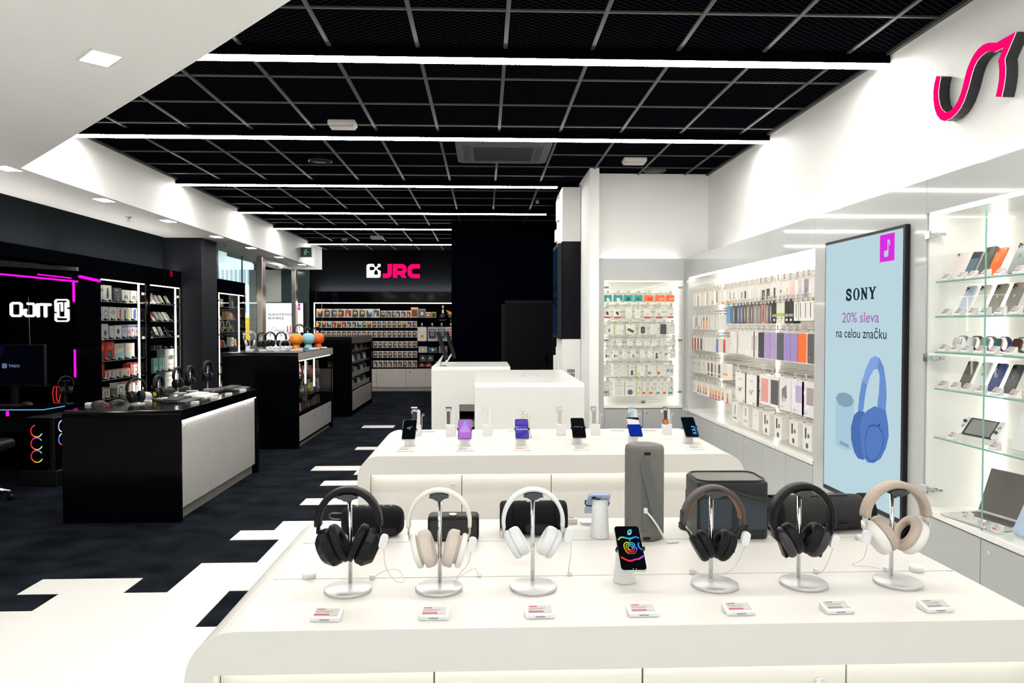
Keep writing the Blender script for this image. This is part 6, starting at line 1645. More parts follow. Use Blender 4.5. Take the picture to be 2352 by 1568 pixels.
ms.build('screen', [em('#05060f', .6), em('#7d93c8', .9), em('#150634', .6)], mo)
MB().box(-.12, .12, -.08, .10, 0, .012).box(-.03, .03, .02, .06, .01, .3).build('stand', PLB, mo, bevel=.003)
k2 = thing('keyboard', 'dark keyboard on the gaming desk under the monitor', 'keyboard', (-4.98, 7.68, .748))
MB().box(-.2, .2, -.06, .06, .0, .018).build('case', PLB, k2, bevel=.003)
kk = MB()
for r in range(5):
    for c_ in range(18): kk.box(-.19 + c_ * .021, -.173 + c_ * .021, -.05 + r * .02, -.034 + r * .02, .018, .026)
kk.build('keys', cm('#241f2b', .5), k2)
x, y, _ = pt(63, 930, .75)
m2 = mouse('dark mouse on the gaming desk beside the keyboard', 63, 930, 1.6, '#2a2630', .748); m2['group'] = 'mice elsewhere'
hs = thing('headset_stand', 'black headset stand with red glowing outline on the gaming desk', 'stand', (-4.44, 7.86, .748))
MB().box(-.07, .08, -.06, .06, 0, .02).box(-.02, .02, .0, .04, .02, .24).box(-.03, .05, -.04, .05, .24, .26).build('body', PLB, hs, bevel=.004)
o_ = MB()
for pts in ([(-.05, .20), (-.065, .13), (-.05, .03), (0.0, .03), (.02, .13), (.005, .20)],):
    o_.stroke(pts, .004, 'y', -.075, -.07, 0, None, True)
o_.stroke([(-.018, .195), (-.026, .11), (-.016, .05), (0, .045)], .005, 'y', -.075, -.07)
o_.build('outline_light', emis('red_outline', (1, .03, .04), .9), hs)
MB().prism([(-.05, .21), (-.07, .13), (-.052, .02), (.004, .02), (.026, .13), (.008, .21)], 'y', -.07, -.055).build('front_plate', PLB, hs)
headphones('black headset hanging on the red glowing stand', -4.40, dict(band=MT, cup=MT, cush=LEATH, arm=MT, a=.075, b=.085, th=.016, bw=.034, cr=.045, ct=.03, ut=.022, cx=.062, drop=.07, tilt=.2, end=.12, disc=cm('#8a8a8c', .3, .5), dr=.3), 7.84, .762, .9, .03, 1.0, 'headsets on the gaming desk')
# tower PC with glowing fan rings
pc = thing('computer_tower', 'black tower computer with rainbow fan rings under the gaming desk', 'computer', (-4.37, 7.32, 0), -.08)
MB().box(-.16, .14, .02, .50, .16, .68).build('case', PLB, pc, bevel=.006)
MB().box(-.155, .10, .012, .02, .17, .67).build('front_glass', BLKG, pc)
MB().box(.14, .146, .04, .48, .17, .67).build('side_glass', BLKG, pc)
RB = ['#ff1f12', '#ff7a1a', '#ffe04a', '#8fe87a', '#5fd0c8', '#6f7fff', '#c04fff', '#ff2a55']
def ring(cx_, cz_, r, X, gap0, gap1, order, nm, k_open=False):
    m = MB(); mats = []
    n = 40
    for c in order: mats.append(em(c, .95))
    for i in range(n):
        a0 = 2 * PI * i / n; a1 = 2 * PI * (i + 1) / n
        am = (a0 + a1) / 2
        if k_open and (am < .55 or am > 5.75): continue
        if gap0 < am < gap1: continue
        m.stroke([(cx_ + r * math.cos(a0), cz_ + r * math.sin(a0)), (cx_ + r * math.cos(a1), cz_ + r * math.sin(a1))], .008, 'y', -.004, .0, int(len(order) * i / n), X)
    m.build(nm, mats, pc)
ordr = ['#7fd8a0', '#8f8fff', '#c04fff', '#ff2030', '#ff2414', '#ff5a18', '#ffc83a', '#e8f07a', '#9fe8a0']
for k, z in enumerate((.55, .425, .30)):
    ring(-.03, z, .058, T(0, .012, 0), -1 if k else .0, .0 if k else 1.9, ordr, 'fan_ring', True)
Xp = T(.147, .13, 0) @ RZ(PI / 2)
ring(.0, .585, .055, Xp, -1, 0, ['#ffffff', '#e9e4ff', '#b9c4ff', '#ffffff', '#5f8fff'], 'fan_ring')
ring(.0, .455, .055, Xp, -1, 0, ['#ffffff', '#dfe6ff', '#5f8fff', '#ff6a30', '#ff3020'], 'fan_ring')
lm_ = MB().text('TIGO', .07, .018, Xp @ basis((1, 0, 0), (0, 0, 1), (0, -1, 0), (.02, -.001, .22)), 0, .0005, .01)
lm_.prism([rr(.026, .036, .006, 3, .02, .255), rr(.018, .028, .004, 3, .02, .255)], 'y', -.001, 0, 0, Xp)
lm_.build('logo', cm('#6f7378'), pc)
tag(MB().box(-.20, .18, -.02, .52, 0, .16).build('computer_plinth', PLB, loc=(-4.37, 7.34, 0), rz=-.08, bevel=.01), 'black plinth under the tower computer', 'plinth')
# office chair at the edge
ch = thing('gaming_chair', 'black gaming chair with chrome star base at the edge of the dark corner', 'chair', (-4.62, 6.75, 0))
for k in range(5):
    a = .12 + 2 * PI * k / 5
    MB().tube([(0, 0, .12), (.14 * math.cos(a), .14 * math.sin(a), .11), (.31 * math.cos(a), .31 * math.sin(a), .075)], [.03, .024, .016], 8).build('leg', CHROME, ch)
    MB().lathe([(.028, -.012), (.028, .012)], 14, X=T(.31 * math.cos(a), .31 * math.sin(a), .03) @ RX(PI / 2)).build('caster', PLB, ch)
MB().lathe([(.03, .1), (.03, .42), (.1, .44)], 16).build('column', PLB, ch)
pill(.50, .50, .10, .04, 6, 4, 0, T(0, 0, .49)).build('seat', LEATH, ch)
pill(.46, .72, .10, .04, 6, 4, 0, T(0, -.30, .92) @ RX(PI / 2)).build('backrest', LEATH, ch)
# ================================================================== lit glass cases on the left wall
def dark_case(lab, y0, y1, shelves, leds, doors, zb=.55, ztop=2.13):
    t = thing('glass_case', lab, 'display case', (XL, (y0 + y1) / 2, 0))
    h = (y1 - y0) / 2
    MB().box(-.40, -.38, -h, h, zb, 2.24).build('back_panel', BLK, t)
    MB().box(-.40, 0, -h, -h + .02, zb, 2.24).build('side_panel', BLKG, t)
    MB().box(-.40, 0, h - .02, h, zb, 2.24).build('side_panel', BLKG, t)
    MB().box(-.40, 0, -h, h, 0, zb).build('base', SILV, t)
    MB().box(-.40, 0, -h, h, ztop + .01, 2.24).build('top_panel', BLK, t)
    l = MB().box(-.028, -.016, -h + .02, h - .02, ztop - .008, ztop + .004)
    for y, x in leds: l.box(x, x + .014, y - .012, y + .012, zb + .01, ztop)
    l.build('led_strip', LEDK, t)
    for z in shelves:
        MB().box(-.38, -.03, -h + .02, h - .02, z - .008, z).box(-.03, -.0285, -h + .02, h - .02, z - .008, z, 1).build('glass_shelf', [DGLASS, cm('#9aa5a2', .2)], t)
    ys = [-h + .02] + doors + [h - .02]
    for a, b in zip(ys, ys[1:]):
        MB().box(-.012, -.006, a + .002, b - .002, zb + .01, ztop).build('glass_door', DGLASS, t)
        for z in (zb + .15, (zb + ztop) / 2, ztop - .15):
            pass
    hg = MB()
    for z in (.75, 1.42, 2.0):
        for y in (-h + .05, h - .05): hg.box(-.03, .003, y - .025, y + .025, z - .016, z + .016)
    hg.build('hinge', cm('#a59f90', .3, .6), t)
    return t
C1S = [1.872, 1.646, 1.417, 1.158, .929, .70]
dark_case('first lit glass case on the left wall with console boxes', 8.75, 9.93, C1S, ((-.54, -.34), (.46, -.05)), [.02])
dark_case('second lit glass case on the left wall with tilted phones and a drone box', 10.02, 11.04, [1.88, 1.64, 1.50, 1.42, 1.25, .93], ((.41, -.05),), [.02])
dark_case('third lit glass case by the shop window full of small gadgets', 12.55, 13.95, [1.90, 1.68, 1.47, 1.2, .95, .75], ((-.55, -.05), (.47, -.05)), [-.02])
tag(MB().box(-.005, .004, -.03, .03, -.04, .04).build('red_sticker', em('#b5123a', .5), loc=(XL + .006, 10.7, 2.32)), 'small red square sticker on the black header', 'sticker')
tag(MB().box(-.42, -.01, -.04, .04, 0, 2.24).build('case_divider', BLKG, loc=(XL, 9.975, 0)), 'black divider post between first and second glass cases', 'panel')
tag(MB().box(-.3, 0, -1.31, .0, 2.24, ZU).build('header_panel', BLK, loc=(XL, 13.96, 0)), 'black header above the third glass case', 'panel')
tag(MB().box(-.2, 0, -2.7, .0, 2.24, ZU).build('header_panel', BLK, loc=(XL, 11.05, 0)), 'black header above the first two glass cases', 'panel')
RL = PI / 2   # fronts look to +X
def cbox(lab, y, z, w, h, d, base, decals=(), x=-.10, tilt=0.0, name='product_box', group=None, cat='box'):
    """boxed product standing on a shelf of the left-hand cases; front looks to +X"""
    mats = [cm(base)]; idx = {base: 0}
    def mi(c):
        if c not in idx: idx[c] = len(mats); mats.append(cm(c))
        return idx[c]
    X = RX(-tilt)
    mb = MB().box(-w / 2, w / 2, 0, d, 0, h, 0, X)
    for k, dc in enumerate(decals):
        e = -.0008 - .0004 * k
        if dc[0] == 'r': mb.prism(rect((dc[1] - .5) * w, (dc[2] - .5) * w, dc[3] * h, dc[4] * h), 'y', e, 0, mi(dc[5]), X)
        elif dc[0] == 'd': mb.prism(circ((dc[1] - .5) * w, dc[2] * h, dc[3] * w, 14), 'y', e, 0, mi(dc[4]), X)
        elif dc[0] == 'ring': mb.prism([circ((dc[1] - .5) * w, dc[2] * h, dc[3] * w, 16), circ((dc[1] - .5) * w, dc[2] * h, dc[3] * w * .7, 16)], 'y', e, 0, mi(dc[4]), X)
        elif dc[0] == 'p': mb.prism([((x_ - .5) * w, z_ * h) for x_, z_ in dc[1]], 'y', e, 0, mi(dc[2]), X)
        elif dc[0] == 'rr': mb.prism(rr((dc[2] - dc[1]) * w, (dc[4] - dc[3]) * h, min((dc[2] - dc[1]) * w, (dc[4] - dc[3]) * h) * .4, 3, ((dc[1] + dc[2]) / 2 - .5) * w, (dc[3] + dc[4]) / 2 * h), 'y', e, 0, mi(dc[5]), X)
    return tag(mb.build(name, mats, loc=(XL + x, y, z), rz=RL), lab, cat, group)
def yl(u):   # position along the left cases from the picture column
    return 4.60 * 1680 / (1113 - u) * 1.0207
def yw(u0, u1): return yl((u0 + u1) / 2), abs(yl(u1) - yl(u0)) * .94
def crow(z, items, shelf, group, case='first'):
    for i, it in enumerate(items):
        u0, u1, h, base, dec, lab = it[:6]
        kw = it[6] if len(it) > 6 else {}
        y, w = yw(u0, u1)
        cbox('%s, %s on the %s of the %s case' % (lab, ORD[i], shelf, case), y, z, w, h, kw.pop('d', .10), base, dec, group=group, **kw)
WB = '#dddcd8'
hsd = [('p', [(.42, .35), (.5, .85), (.62, .82), (.68, .4), (.6, .2), (.48, .2)], '#2f2f33')]
pad = [('p', [(.2, .25), (.35, .6), (.65, .6), (.8, .25), (.66, .3), (.5, .42), (.34, .3)], '#6d6d70')]
g1 = 'boxes in the first glass case'
crow(C1S[0], [(229, 236, .19, WB, [], 'narrow white box'), (237, 258, .20, WB, hsd, 'white box with dark headset picture'), (262, 280, .18, '#4a4a4c', [('r', .2, .5, .8, .86, '#c9c9c9'), ('r', .3, .7, .2, .6, '#5f5f60')], 'dark grey product box'), (281, 299, .165, WB, pad, 'white box with gamepad picture'), (300, 315, .165, WB, pad, 'white box with pale gamepad picture')], 'top shelf', g1)
def joy(c): return [('p', [(.25, .2), (.25, .75), (.45, .92), (.75, .88), (.75, .2), (.5, .12)], c)]
crow(C1S[1], [(229, 236, .165, WB, pad, 'narrow white gamepad box'), (237, 250, .165, WB, [('ring', .5, .5, .35, '#6f6f70')], 'white box with headset ring picture'), (251, 270, .165, WB, [('d', .3, .6, .06, '#555'[:1] + '555555'), ('d', .5, .7, .06, '#555555'), ('d', .5, .5, .06, '#555555'), ('d', .7, .6, .06, '#555555')], 'white box with four dots'), (271, 282, .165, WB, joy('#d8301f'), 'white box with red gamepad'),
    (283, 291, .165, WB, joy('#2b2b2d'), 'white box with black gamepad'), (292, 301, .165, WB, joy('#e3cc1f'), 'white box with yellow gamepad'), (302, 315, .165, WB, joy('#4a5fb8'), 'white box with blue gamepad')], 'second shelf', g1)
game = [('r', 0, 1, .82, .95, '#2b3f8f'), ('r', .08, .92, .15, .78, '#c9b8c8'), ('d', .3, .5, .12, '#c43a3a'), ('d', .55, .4, .14, '#d9a83a'), ('d', .75, .6, .1, '#3a3f6f'), ('r', 0, 1, 0, .14, '#1f4aa8')]
crow(C1S[2], [(229, 249, .185, WB, [('d', .65, .4, .16, '#5a5f6f'), ('ring', .65, .4, .24, '#b5b8c0')], 'white console box with dark round picture'), (252, 261, .16, WB, [], 'plain white box'), (262, 279, .165, WB, [('d', .55, .55, .18, '#1f1f20')], 'white box with dark oval'), (280, 290, .17, '#c9ccd8', game, 'blue and white game bundle box'), (291, 308, .175, '#b9bfd8', game, 'colourful blue game console box'), (309, 322, .175, '#b9bfd8', game, 'colourful blue game box')], 'third shelf', g1)
sw2 = [('r', .05, .95, .02, .98, '#d9301f'), ('p', [(.3, .75), (.5, .95), (.6, .7), (.45, .55)], '#e8842f'), ('r', .25, .75, .1, .5, '#3a3f45'), ('r', .35, .5, .2, .42, '#3aa0d8'), ('p', [(.6, .6), (.8, .95), (.9, .7)], '#e8842f')]
crow(C1S[3], [(229, 240, .21, '#c92f20', sw2, 'red console box with blue picture'), (241, 262, .225, '#d5311f', sw2, 'large red console box with blue picture'), (263, 284, .195, WB, [('p', [(.1, .6), (.9, .75), (.9, .95), (.1, .85)], '#f0a898'), ('p', [(.1, .1), (.8, .2), (.9, .5), (.1, .4)], '#9fd3cf')], 'white box with coral and mint picture'), (286, 308, .195, WB, [('p', [(.1, .5), (.9, .65), (.9, .9), (.1, .75)], '#f3c3b3'), ('p', [(.15, .12), (.8, .2), (.7, .42), (.1, .35)], '#c9d9d9')], 'white box with pale coral picture')], 'fourth shelf', g1)
jc = ['#e0301f', '#2f8fd0', '#ec8a1f', '#a8307f', '#e0cf2f', '#d8301f']
crow(C1S[4], [(229, 240, .20, '#3f1a1a', joy('#d8301f'), 'dark box with red controller')] + [(242 + i * 9.3, 250.5 + i * 9.3, .105, WB, [('r', 0, 1, .88, 1, '#d8301f')] + [('rr', .25, .75, .1, .82, c)], 'small white box with %s controller' % n, {'d': .05}) for i, (c, n) in enumerate(zip(jc, ('red', 'blue', 'orange', 'magenta', 'yellow', 'dark red')))] +
     [(298, 304, .15, '#d6301f', [('d', .5, .5, .3, '#8a8a8a')], 'red and white wheel box'), (305, 315, .165, WB, [('r', 0, 1, .85, 1, '#d8301f'), ('ring', .5, .45, .38, '#5f6f6f')], 'white steering wheel box')], 'fifth shelf', g1)
crow(C1S[5], [(229, 234, .12, '#c9b83a', [('r', 0, 1, .85, 1, '#c9301f')], 'small yellow and red box'), (235, 251, .125, WB, [('r', 0, 1, .88, 1, '#c9301f'), ('r', .2, .35, .1, .7, '#55555a'), ('r', .55, .75, .1, .8, '#6a7a72')], 'small white game box'), (253, 266, .10, '#3c4a34', [('d', .5, .5, .3, '#5a5f3a')], 'small dark green box'), (268, 285, .16, WB, [('r', 0, 1, .88, 1, '#c9301f'), ('ring', .5, .38, .3, '#7a4a44')], 'white box with dark ring picture'), (286, 300, .155, '#d8c9bb', [('r', 0, 1, .85, 1, '#c9301f'), ('r', .2, .8, .2, .6, '#c98a6a')], 'beige and red game box'), (302, 316, .15, WB, [('r', 0, 1, .85, 1, '#c9301f')], 'white and red accessory box')], 'lowest shelf', g1)
for si, z in enumerate(C1S):
    for k in range(6 if si in (0, 2, 4) else 5):
        u = 232 + k * 15.5 + (si % 2) * 4
        price_tag('black price tag, %s along the %s shelf of the first glass case' % (ORD[k], ('top', 'second', 'third', 'fourth', 'fifth', 'lowest')[si]), (XL - .055, yl(u), z), RL, 'black', si > 2, 'price tags in the first glass case')
# second case: phones tilted back and tablets
g2 = 'phones in the second glass case'
for r, (z, us, c) in enumerate(((1.88, (352, 361, 371, 382, 396), '#e2ddd6'), (1.64, (360, 371, 380, 389, 398), '#e4e2de'))):
    for i, u in enumerate(us):
        face = [None, None, None]
        phone('pale phone box tilted back, %s on the %s shelf of the second glass case' % (ORD[i], 'top' if r == 0 else 'middle'), (XL - .14, yl(u), z + .004), RL, .5, w=.085, h=.15, t=.02, body=('#c9302f' if (r, i) == (1, 0) else c), group=g2, cams=0 if i % 2 else 3, bump='#8f8a85', name='phone_box', cat='box')
for i, u in enumerate((354, 366, 377, 392)):
    phone('white tablet leaning, %s on the tablet shelf of the second glass case' % ORD[i], (XL - .13, yl(u), 1.42 + .004), RL, .4, w=.10, h=.15, t=.01, body='#dad9d6', group='tablets in the second glass case', cat='tablet', name='tablet', face=plain_screen([(.2, .8, .25, .75, '#55555a', .4)]) if i in (0, 3) else None)
for i, u in enumerate((353, 361, 368)):
    cbox('small dark gadget, %s on the fifth shelf of the second glass case' % ORD[i], yl(u), 1.25, .05, .05, .05, '#4a4a4c', [('d', .5, .5, .2, '#8a8a8c')], group='gadgets in the second glass case', cat='gadget', name='gadget')
drone = [('p', [(.25, .62), (.5, .72), (.75, .64), (.7, .52), (.5, .48), (.3, .52)], '#5a5660'), ('r', .1, .9, .62, .65, '#6a6870'), ('r', .2, .7, .25, .29, '#8f8d8a')]
y, w = yw(376, 402)
cbox('tall white drone box in the second glass case', y, .93, w, .31, .12, WB, drone, group='boxes in the second glass case')
cbox('white printed box under the drone box in the second glass case', y, .60, w, .30, .12, '#d5d8d8', [('r', .15, .7, .8, .84, '#77777a'), ('r', .15, .55, .6, .64, '#88888a'), ('r', .6, .85, .45, .52, '#55555a')], group='boxes in the second glass case')
for i, (u0, u1) in enumerate(((350, 360), (363, 369), (370, 375))):
    y, w = yw(u0, u1)
    cbox('pale teal box, %s beside the drone box' % ORD[i], y, .93, w, .19, .10, '#8fc3c3', [('r', .1, .9, .1, .4, '#b9dcdc')], group='boxes in the second glass case')
for si, z in enumerate((1.88, 1.64, 1.42, 1.25, .93)):
    for k in range(4):
        price_tag('black price tag, %s along the %s shelf of the second glass case' % (ORD[k], ORD[si]), (XL - .055, yl(354 + k * 13 + (si % 2) * 4), z), RL, 'black', False, 'price tags in the second glass case')
# third case: boxes and gadgets
def yt(u): return 12.72 + (u - 512) / 44.0 * 1.16
rnd = random.Random(5)
cols3 = ['#c9c4bb', '#8f8a80', '#b5312a', '#3f4a44', '#77706a', '#5f7a4f', '#d8d5cf', '#44464c', '#a8783a', '#2f3a4f']
for si, (z, n) in enumerate(((1.90, 2), (1.68, 5), (1.47, 4), (1.2, 5), (.95, 6), (.75, 6))):
    for k in range(n):
        u = 512 + (k + .5) * 44 / n
        y = yt(u)
        c = cols3[(si * 3 + k * 2 + 1) % len(cols3)]
        kind = (si + k) % 3
        lab = '%s on the %s shelf of the third glass case' % (ORD[k], ('top', 'second', 'third', 'fourth', 'fifth', 'lowest')[si])
        if si == 2 and k in (1, 2):
            t = thing('headphones', 'boxed pale ring headphones, ' + lab, 'headphones', (XL - .15, y, z), RL, 'gadgets in the third glass case')
            MB().tube([(.085 * math.cos(a * .2), 0, .10 + .085 * math.sin(a * .2)) for a in range(32)], .008, 8).build('ring', cm('#cfcac0'), t)
            MB().lathe([(.03, -.02), (.034, 0), (.03, .02)], 16, X=T(.07, 0, .06) @ RY(PI / 2)).build('ear_cup', cm('#b99a5a'), t)
        elif kind == 0:
            cbox('small %s box, ' % ('patterned',)[0] + lab, y, z, .13, .11 + .05 * rnd.random(), .08, c, [('r', .15, .6, .55, .85, cols3[(si + k * 3) % 10]), ('d', .6, .35, .18, cols3[(si * 2 + k) % 10])], group='gadgets in the third glass case')
        elif kind == 1:
            t = thing('gadget', 'small upright gadget, ' + lab, 'gadget', (XL - .14, y, z), RL, 'gadgets in the third glass case')
            MB().lathe([(.035, 0), (.04, .01), (.03, .06), (.034, .10), (.02, .125), (0, .13)], 16).build('body', cm(c, .3), t)
            MB().lathe([(.05, 0), (.05, .008), (0, .008)], 16, X=T(0, 0, -.0)).build('base', cm('#3a3a3a', .3), t)
        else:
            phone('small framed item leaning back, ' + lab, (XL - .14, y, z + .004), RL, .4, w=.10, h=.12, t=.02, body=c, group='gadgets in the third glass case', cams=1, bump='#8a8780', name='gadget', cat='gadget')

# ================================================================== shop window, entrance and corridor
wn = thing('window_1', 'tall shop window panes behind the third glass case', 'window', (-4.55, 13.0, 0)); wn['kind'] = 'structure'
MB().box(-.008, .008, .95, 1.9, 0.1, ZS - .02).build('pane', WGLASS, wn)
MB().box(-.008, .008, -.3, .94, 2.37, ZS - .02).build('pane', WGLASS, wn)
MB().box(-.008, .008, -1.2, -.3, 2.37, ZS - .02).build('pane', cm('#23282c', .3), wn)
MB().box(-.012, .012, .935, .955, 0.1, ZS).build('mullion', cm('#8f918c', .4, .3), wn)
MB().box(-.03, .03, 1.88, 1.98, 0, ZS).build('frame', cm('#20262a', .4), wn)
en = thing('door_2', 'brushed steel shop entrance frame with posts and a top rail', 'entrance', (-4.25, 13.99, 0)); en['kind'] = 'structure'
MB().box(-.05, .06, 0, .22, 0, ZS).build('post', STEEL, en, bevel=.006)
MB().box(-.045, .05, 2.48, 2.66, 0, ZS - .06).build('post', STEEL, en, bevel=.006)
MB().box(-.03, .04, .2, 2.66, ZS - .09, ZS - .03).build('top_rail', STEEL, en, bevel=.004)
MB().tube([(.0, .2, ZS - .06), (.0, 2.5, ZS - .06)], .02, 10).build('rail', CHROME, en)
cs_ = thing('corridor_shopfront', 'pale shopfront across the corridor with blue and yellow goods', 'shopfront', (-7.2, 22.6, 0), -PI / 2)
MB().box(-.1, 0, -3.0, 1.7, 0, 4.0).build('wall', M('pale_front', (.62, .68, .68), .5), cs_)
lv = MB()
for i in range(36): lv.box(0, .02, -3 + i * .13, -2.93 + i * .13, 2.80, 3.25)
lv.build('louvre', cm('#8f98a5', .5), cs_)
for (y, w, z0_, z1_, c) in ((-.25, .35, 1.95, 2.4, '#7f7fc8'), (-.25, .35, 2.44, 2.56, '#d8835f'), (-.05, .22, 1.1, 1.8, '#e0b020'), (.25, .35, 1.5, 1.75, '#c9b06a'), (.3, .4, 1.0, 1.4, '#9ab0a5'), (-.5, .3, 1.2, 1.7, '#9a9aa8'), (.62, .25, .6, 2.3, '#8fb0ae')):
    MB().box(0, .06, y - w / 2, y + w / 2, z0_, z1_).build('goods_panel', cm(c, .6), cs_)
vp = tag(MB().box(-1.3, -.55, -.05, 0, 0, ZS).build('vestibule_panel', M('vest_white', (.72, .74, .70), .5), loc=(-4.25, 17.55, 0)), 'white upright panel in the entrance beside a dark glass one', 'panel')
vd = tag(MB().box(-.55, 0.1, -.05, 0, 0, ZS).build('vestibule_panel', M('vest_dark', (.05, .075, .075), .15), loc=(-4.25, 17.55, 0)), 'dark green glass panel in the entrance behind the steel post', 'panel')
sd_ = thing('smoke_detector', 'small round smoke detector in the entrance ceiling', 'detector', (-4.75, 15.4, ZS))
MB().lathe([(.06, 0), (.06, -.025), (.035, -.045), (0, -.047)], 20).build('body', cm('#b5b0a8'), sd_)
pd_ = thing('digital_display', 'bright white portrait screen reading PLAYSTATION BUNDLE', 'screen', (-4.70, 17.35, 0))
MB().box(-.475, .475, -.04, .15, .42, 2.11).build('bezel', PLB, pd_, bevel=.003)
sm2 = MB().box(-.455, .455, -.0415, -.04, .44, 2.09, 0)
def fx(px, py): return ((px - 655) / 5.6 / 1680 * 17.35 - .452, 2.088 - (py - 768) / 5.6 / 1680 * 17.35)
def ctext(s_, x0, x1, y0, y1, mi, bold=.012):
    a, b = fx(x0, y0), fx(x1, y1)
    sm2.text(s_, b[0] - a[0], a[1] - b[1], face_cam(((a[0] + b[0]) / 2, -.0416, (a[1] + b[1]) / 2)), mi, .0008, bold)
ctext('PLAYSTATION', 710, 1032, 897, 926, 1); ctext('BUNDLE', 710, 903, 942, 973, 1)
ctext('PS5 + hry', 712, 800, 995, 1008, 2, 0); ctext('nabídka pro členy klubu', 712, 900, 1018, 1030, 2, 0)
ctext('19 289 Kč', 712, 830, 1072, 1088, 3, 0); ctext('17 990 Kč', 712, 960, 1098, 1134, 3, .004)
a, b = fx(1082, 772), fx(1110, 856)
sm2.prism(rect(a[0], b[0], b[1], a[1]), 'y', -.0425, -.0415, 4)
sm2.prism([((a[0] + b[0]) / 2 - .02, (a[1] + b[1]) / 2 - .02), ((a[0] + b[0]) / 2 + .015, (a[1] + b[1]) / 2), ((a[0] + b[0]) / 2 - .02, (a[1] + b[1]) / 2 + .02)], 'y', -.043, -.0425, 0)
for (x0, x1, y0, y1) in ((690, 755, 1230, 1310), (812, 865, 1250, 1312)):
    a, b = fx(x0, y0), fx(x1, y1)
    sm2.prism(rect(a[0], b[0], b[1], a[1]), 'y', -.0425, -.0415, 5)
sm2.build('screen', [em('#f4f6f4', 1.15), em('#2a3a52', .9), em('#d8d8dc', .9), em('#8a8fa0', .9), em('#c935b5', .9), em('#1f3a60', .9)], pd_)
# ================================================================== island with headphones on top and a glass front
isl, h, D = dark_counter('island_cabinet', 'tall black island cabinet with glass side and headphones on top', -3.34, -2.375, 9.43, 11.53, 1.24, .11, 'cabinet')
for o in isl.children: o.data.materials[0] = CW
MB().box(-h + .02, h - .36, .03, D - .08, .10, 1.13).box(h - .36, h - .03, .03, D - .08, .05, .40).build('body', BLK, isl)
tr2 = MB().box(h - .001, h + .003, .0, D, 1.24 - .11, 1.232)
tr2.build('steel_trim', M('island_steel', (.60, .565, .52), .32, metal=.35), isl)
dl = (D - .11) / 4
for i in range(4):
    d = MB().box(h - .03, h - .012, .03 + i * dl + .001, .03 + (i + 1) * dl - .001, .085, .40).build('panel', SILV, isl, bevel=.001)
    lock_geo(MB(), basis((0, 1, 0), (0, 0, 1), (1, 0, 0), (h - .012, .03 + i * dl + (.06 if i == 0 else dl * .7), .33)), 0, .014).build('lock', CHROME, d)
MB().box(h - .06, h - .045, .03, D - .08, 0, .085).build('plinth', cm('#77746f', .5), isl)
l_ = MB()
for yy in (.52, 1.02): l_.box(h - .05, h - .036, yy, yy + .02, .72 if yy > 1 else .80, 1.12)
l_.box(h - .03, h - .02, .04, D - .09, 1.118, 1.126)
l_.build('led_strip', LEDK, isl)
for z in (.63, .88): MB().box(h - .34, h - .03, .04, D - .09, z - .006, z).build('glass_shelf', DGLASS, isl)
MB().box(h - .012, h - .007, .03, .03 + (D - .11) / 2 - .001, .41, 1.12).build('glass_door', DGLASS, isl)
MB().box(h - .012, h - .007, .03 + (D - .11) / 2 + .001, D - .08, .41, 1.12).build('glass_door', DGLASS, isl)
XI = -2.375
cl_ = ['#c9c6c0', '#55585c', '#8a7c70', '#39485f', '#b5552f', '#6a6d70', '#d9d6d0', '#44423f', '#a89a3a', '#8f2f2f', '#77777a']
rnd = random.Random(9)
for si, (z, n, hh) in enumerate(((.88, 8, .19), (.63, 9, .18), (.405, 11, .13))):
    for k in range(n):
        y = 9.43 + .12 + (k + .5) * (D - .30) / n
        lab = '%s from the aisle end on the %s shelf of the island cabinet' % (ORD[k], ('upper', 'middle', 'lower')[si])
        c = cl_[(si * 4 + k * 3) % len(cl_)]
        if (k + si) % 2 == 0 and si < 2:
            t = thing('figure_flask', 'small bottle-shaped item, ' + lab, 'bottle', (XI - .17, y, z), PI / 2, 'small things in the island cabinet')
            MB().lathe([(.028, 0), (.033, .01), (.033, .09), (.02, .12), (.016, .15), (.022, .16), (.02, .18), (0, .185)], 14, 0, True, SC(1, 1, hh / .185)).build('body', cm(c, .3), t)
            MB().lathe([(.0335, .03), (.0335, .07)], 14).build('label', cm(cl_[(k + 3) % 11]), t)
        else:
            w = .095
            mb = MB().box(-w / 2, w / 2, 0, .05, 0, hh * (.6 + .4 * rnd.random()), 0, RX(-.12))
            mb.box(-w * .36, w * .36, -.001, 0, .02, hh * .4, 1, RX(-.12)).box(-w * .3, w * .1, -.001, 0, hh * .45, hh * .52, 2, RX(-.12))
            tag(mb.build('product_box', [cm(c), cm(cl_[(k * 2 + 5) % 11]), cm(cl_[(k + 6) % 11])], loc=(XI - .15, y, z), rz=PI / 2), 'small standing box, ' + lab, 'box', 'small things in the island cabinet')
tag(MB().box(-.02, 0, -.12, .12, 0, .42).build('backing_card', cm('#c9c7be'), loc=(XI - .32, 11.1, .41)), 'pale upright card at the far end of the island cabinet', 'card')
ZI = 1.24
def ip(u, v=800):
    return pt(u, v, ZI)
PINKW = M('pinkish_white', (.62, .54, .52), .4)
REDP = M('red_plastic', (.55, .03, .03), .4)
LILAC = M('lilac_plastic', (.55, .45, .55), .4)
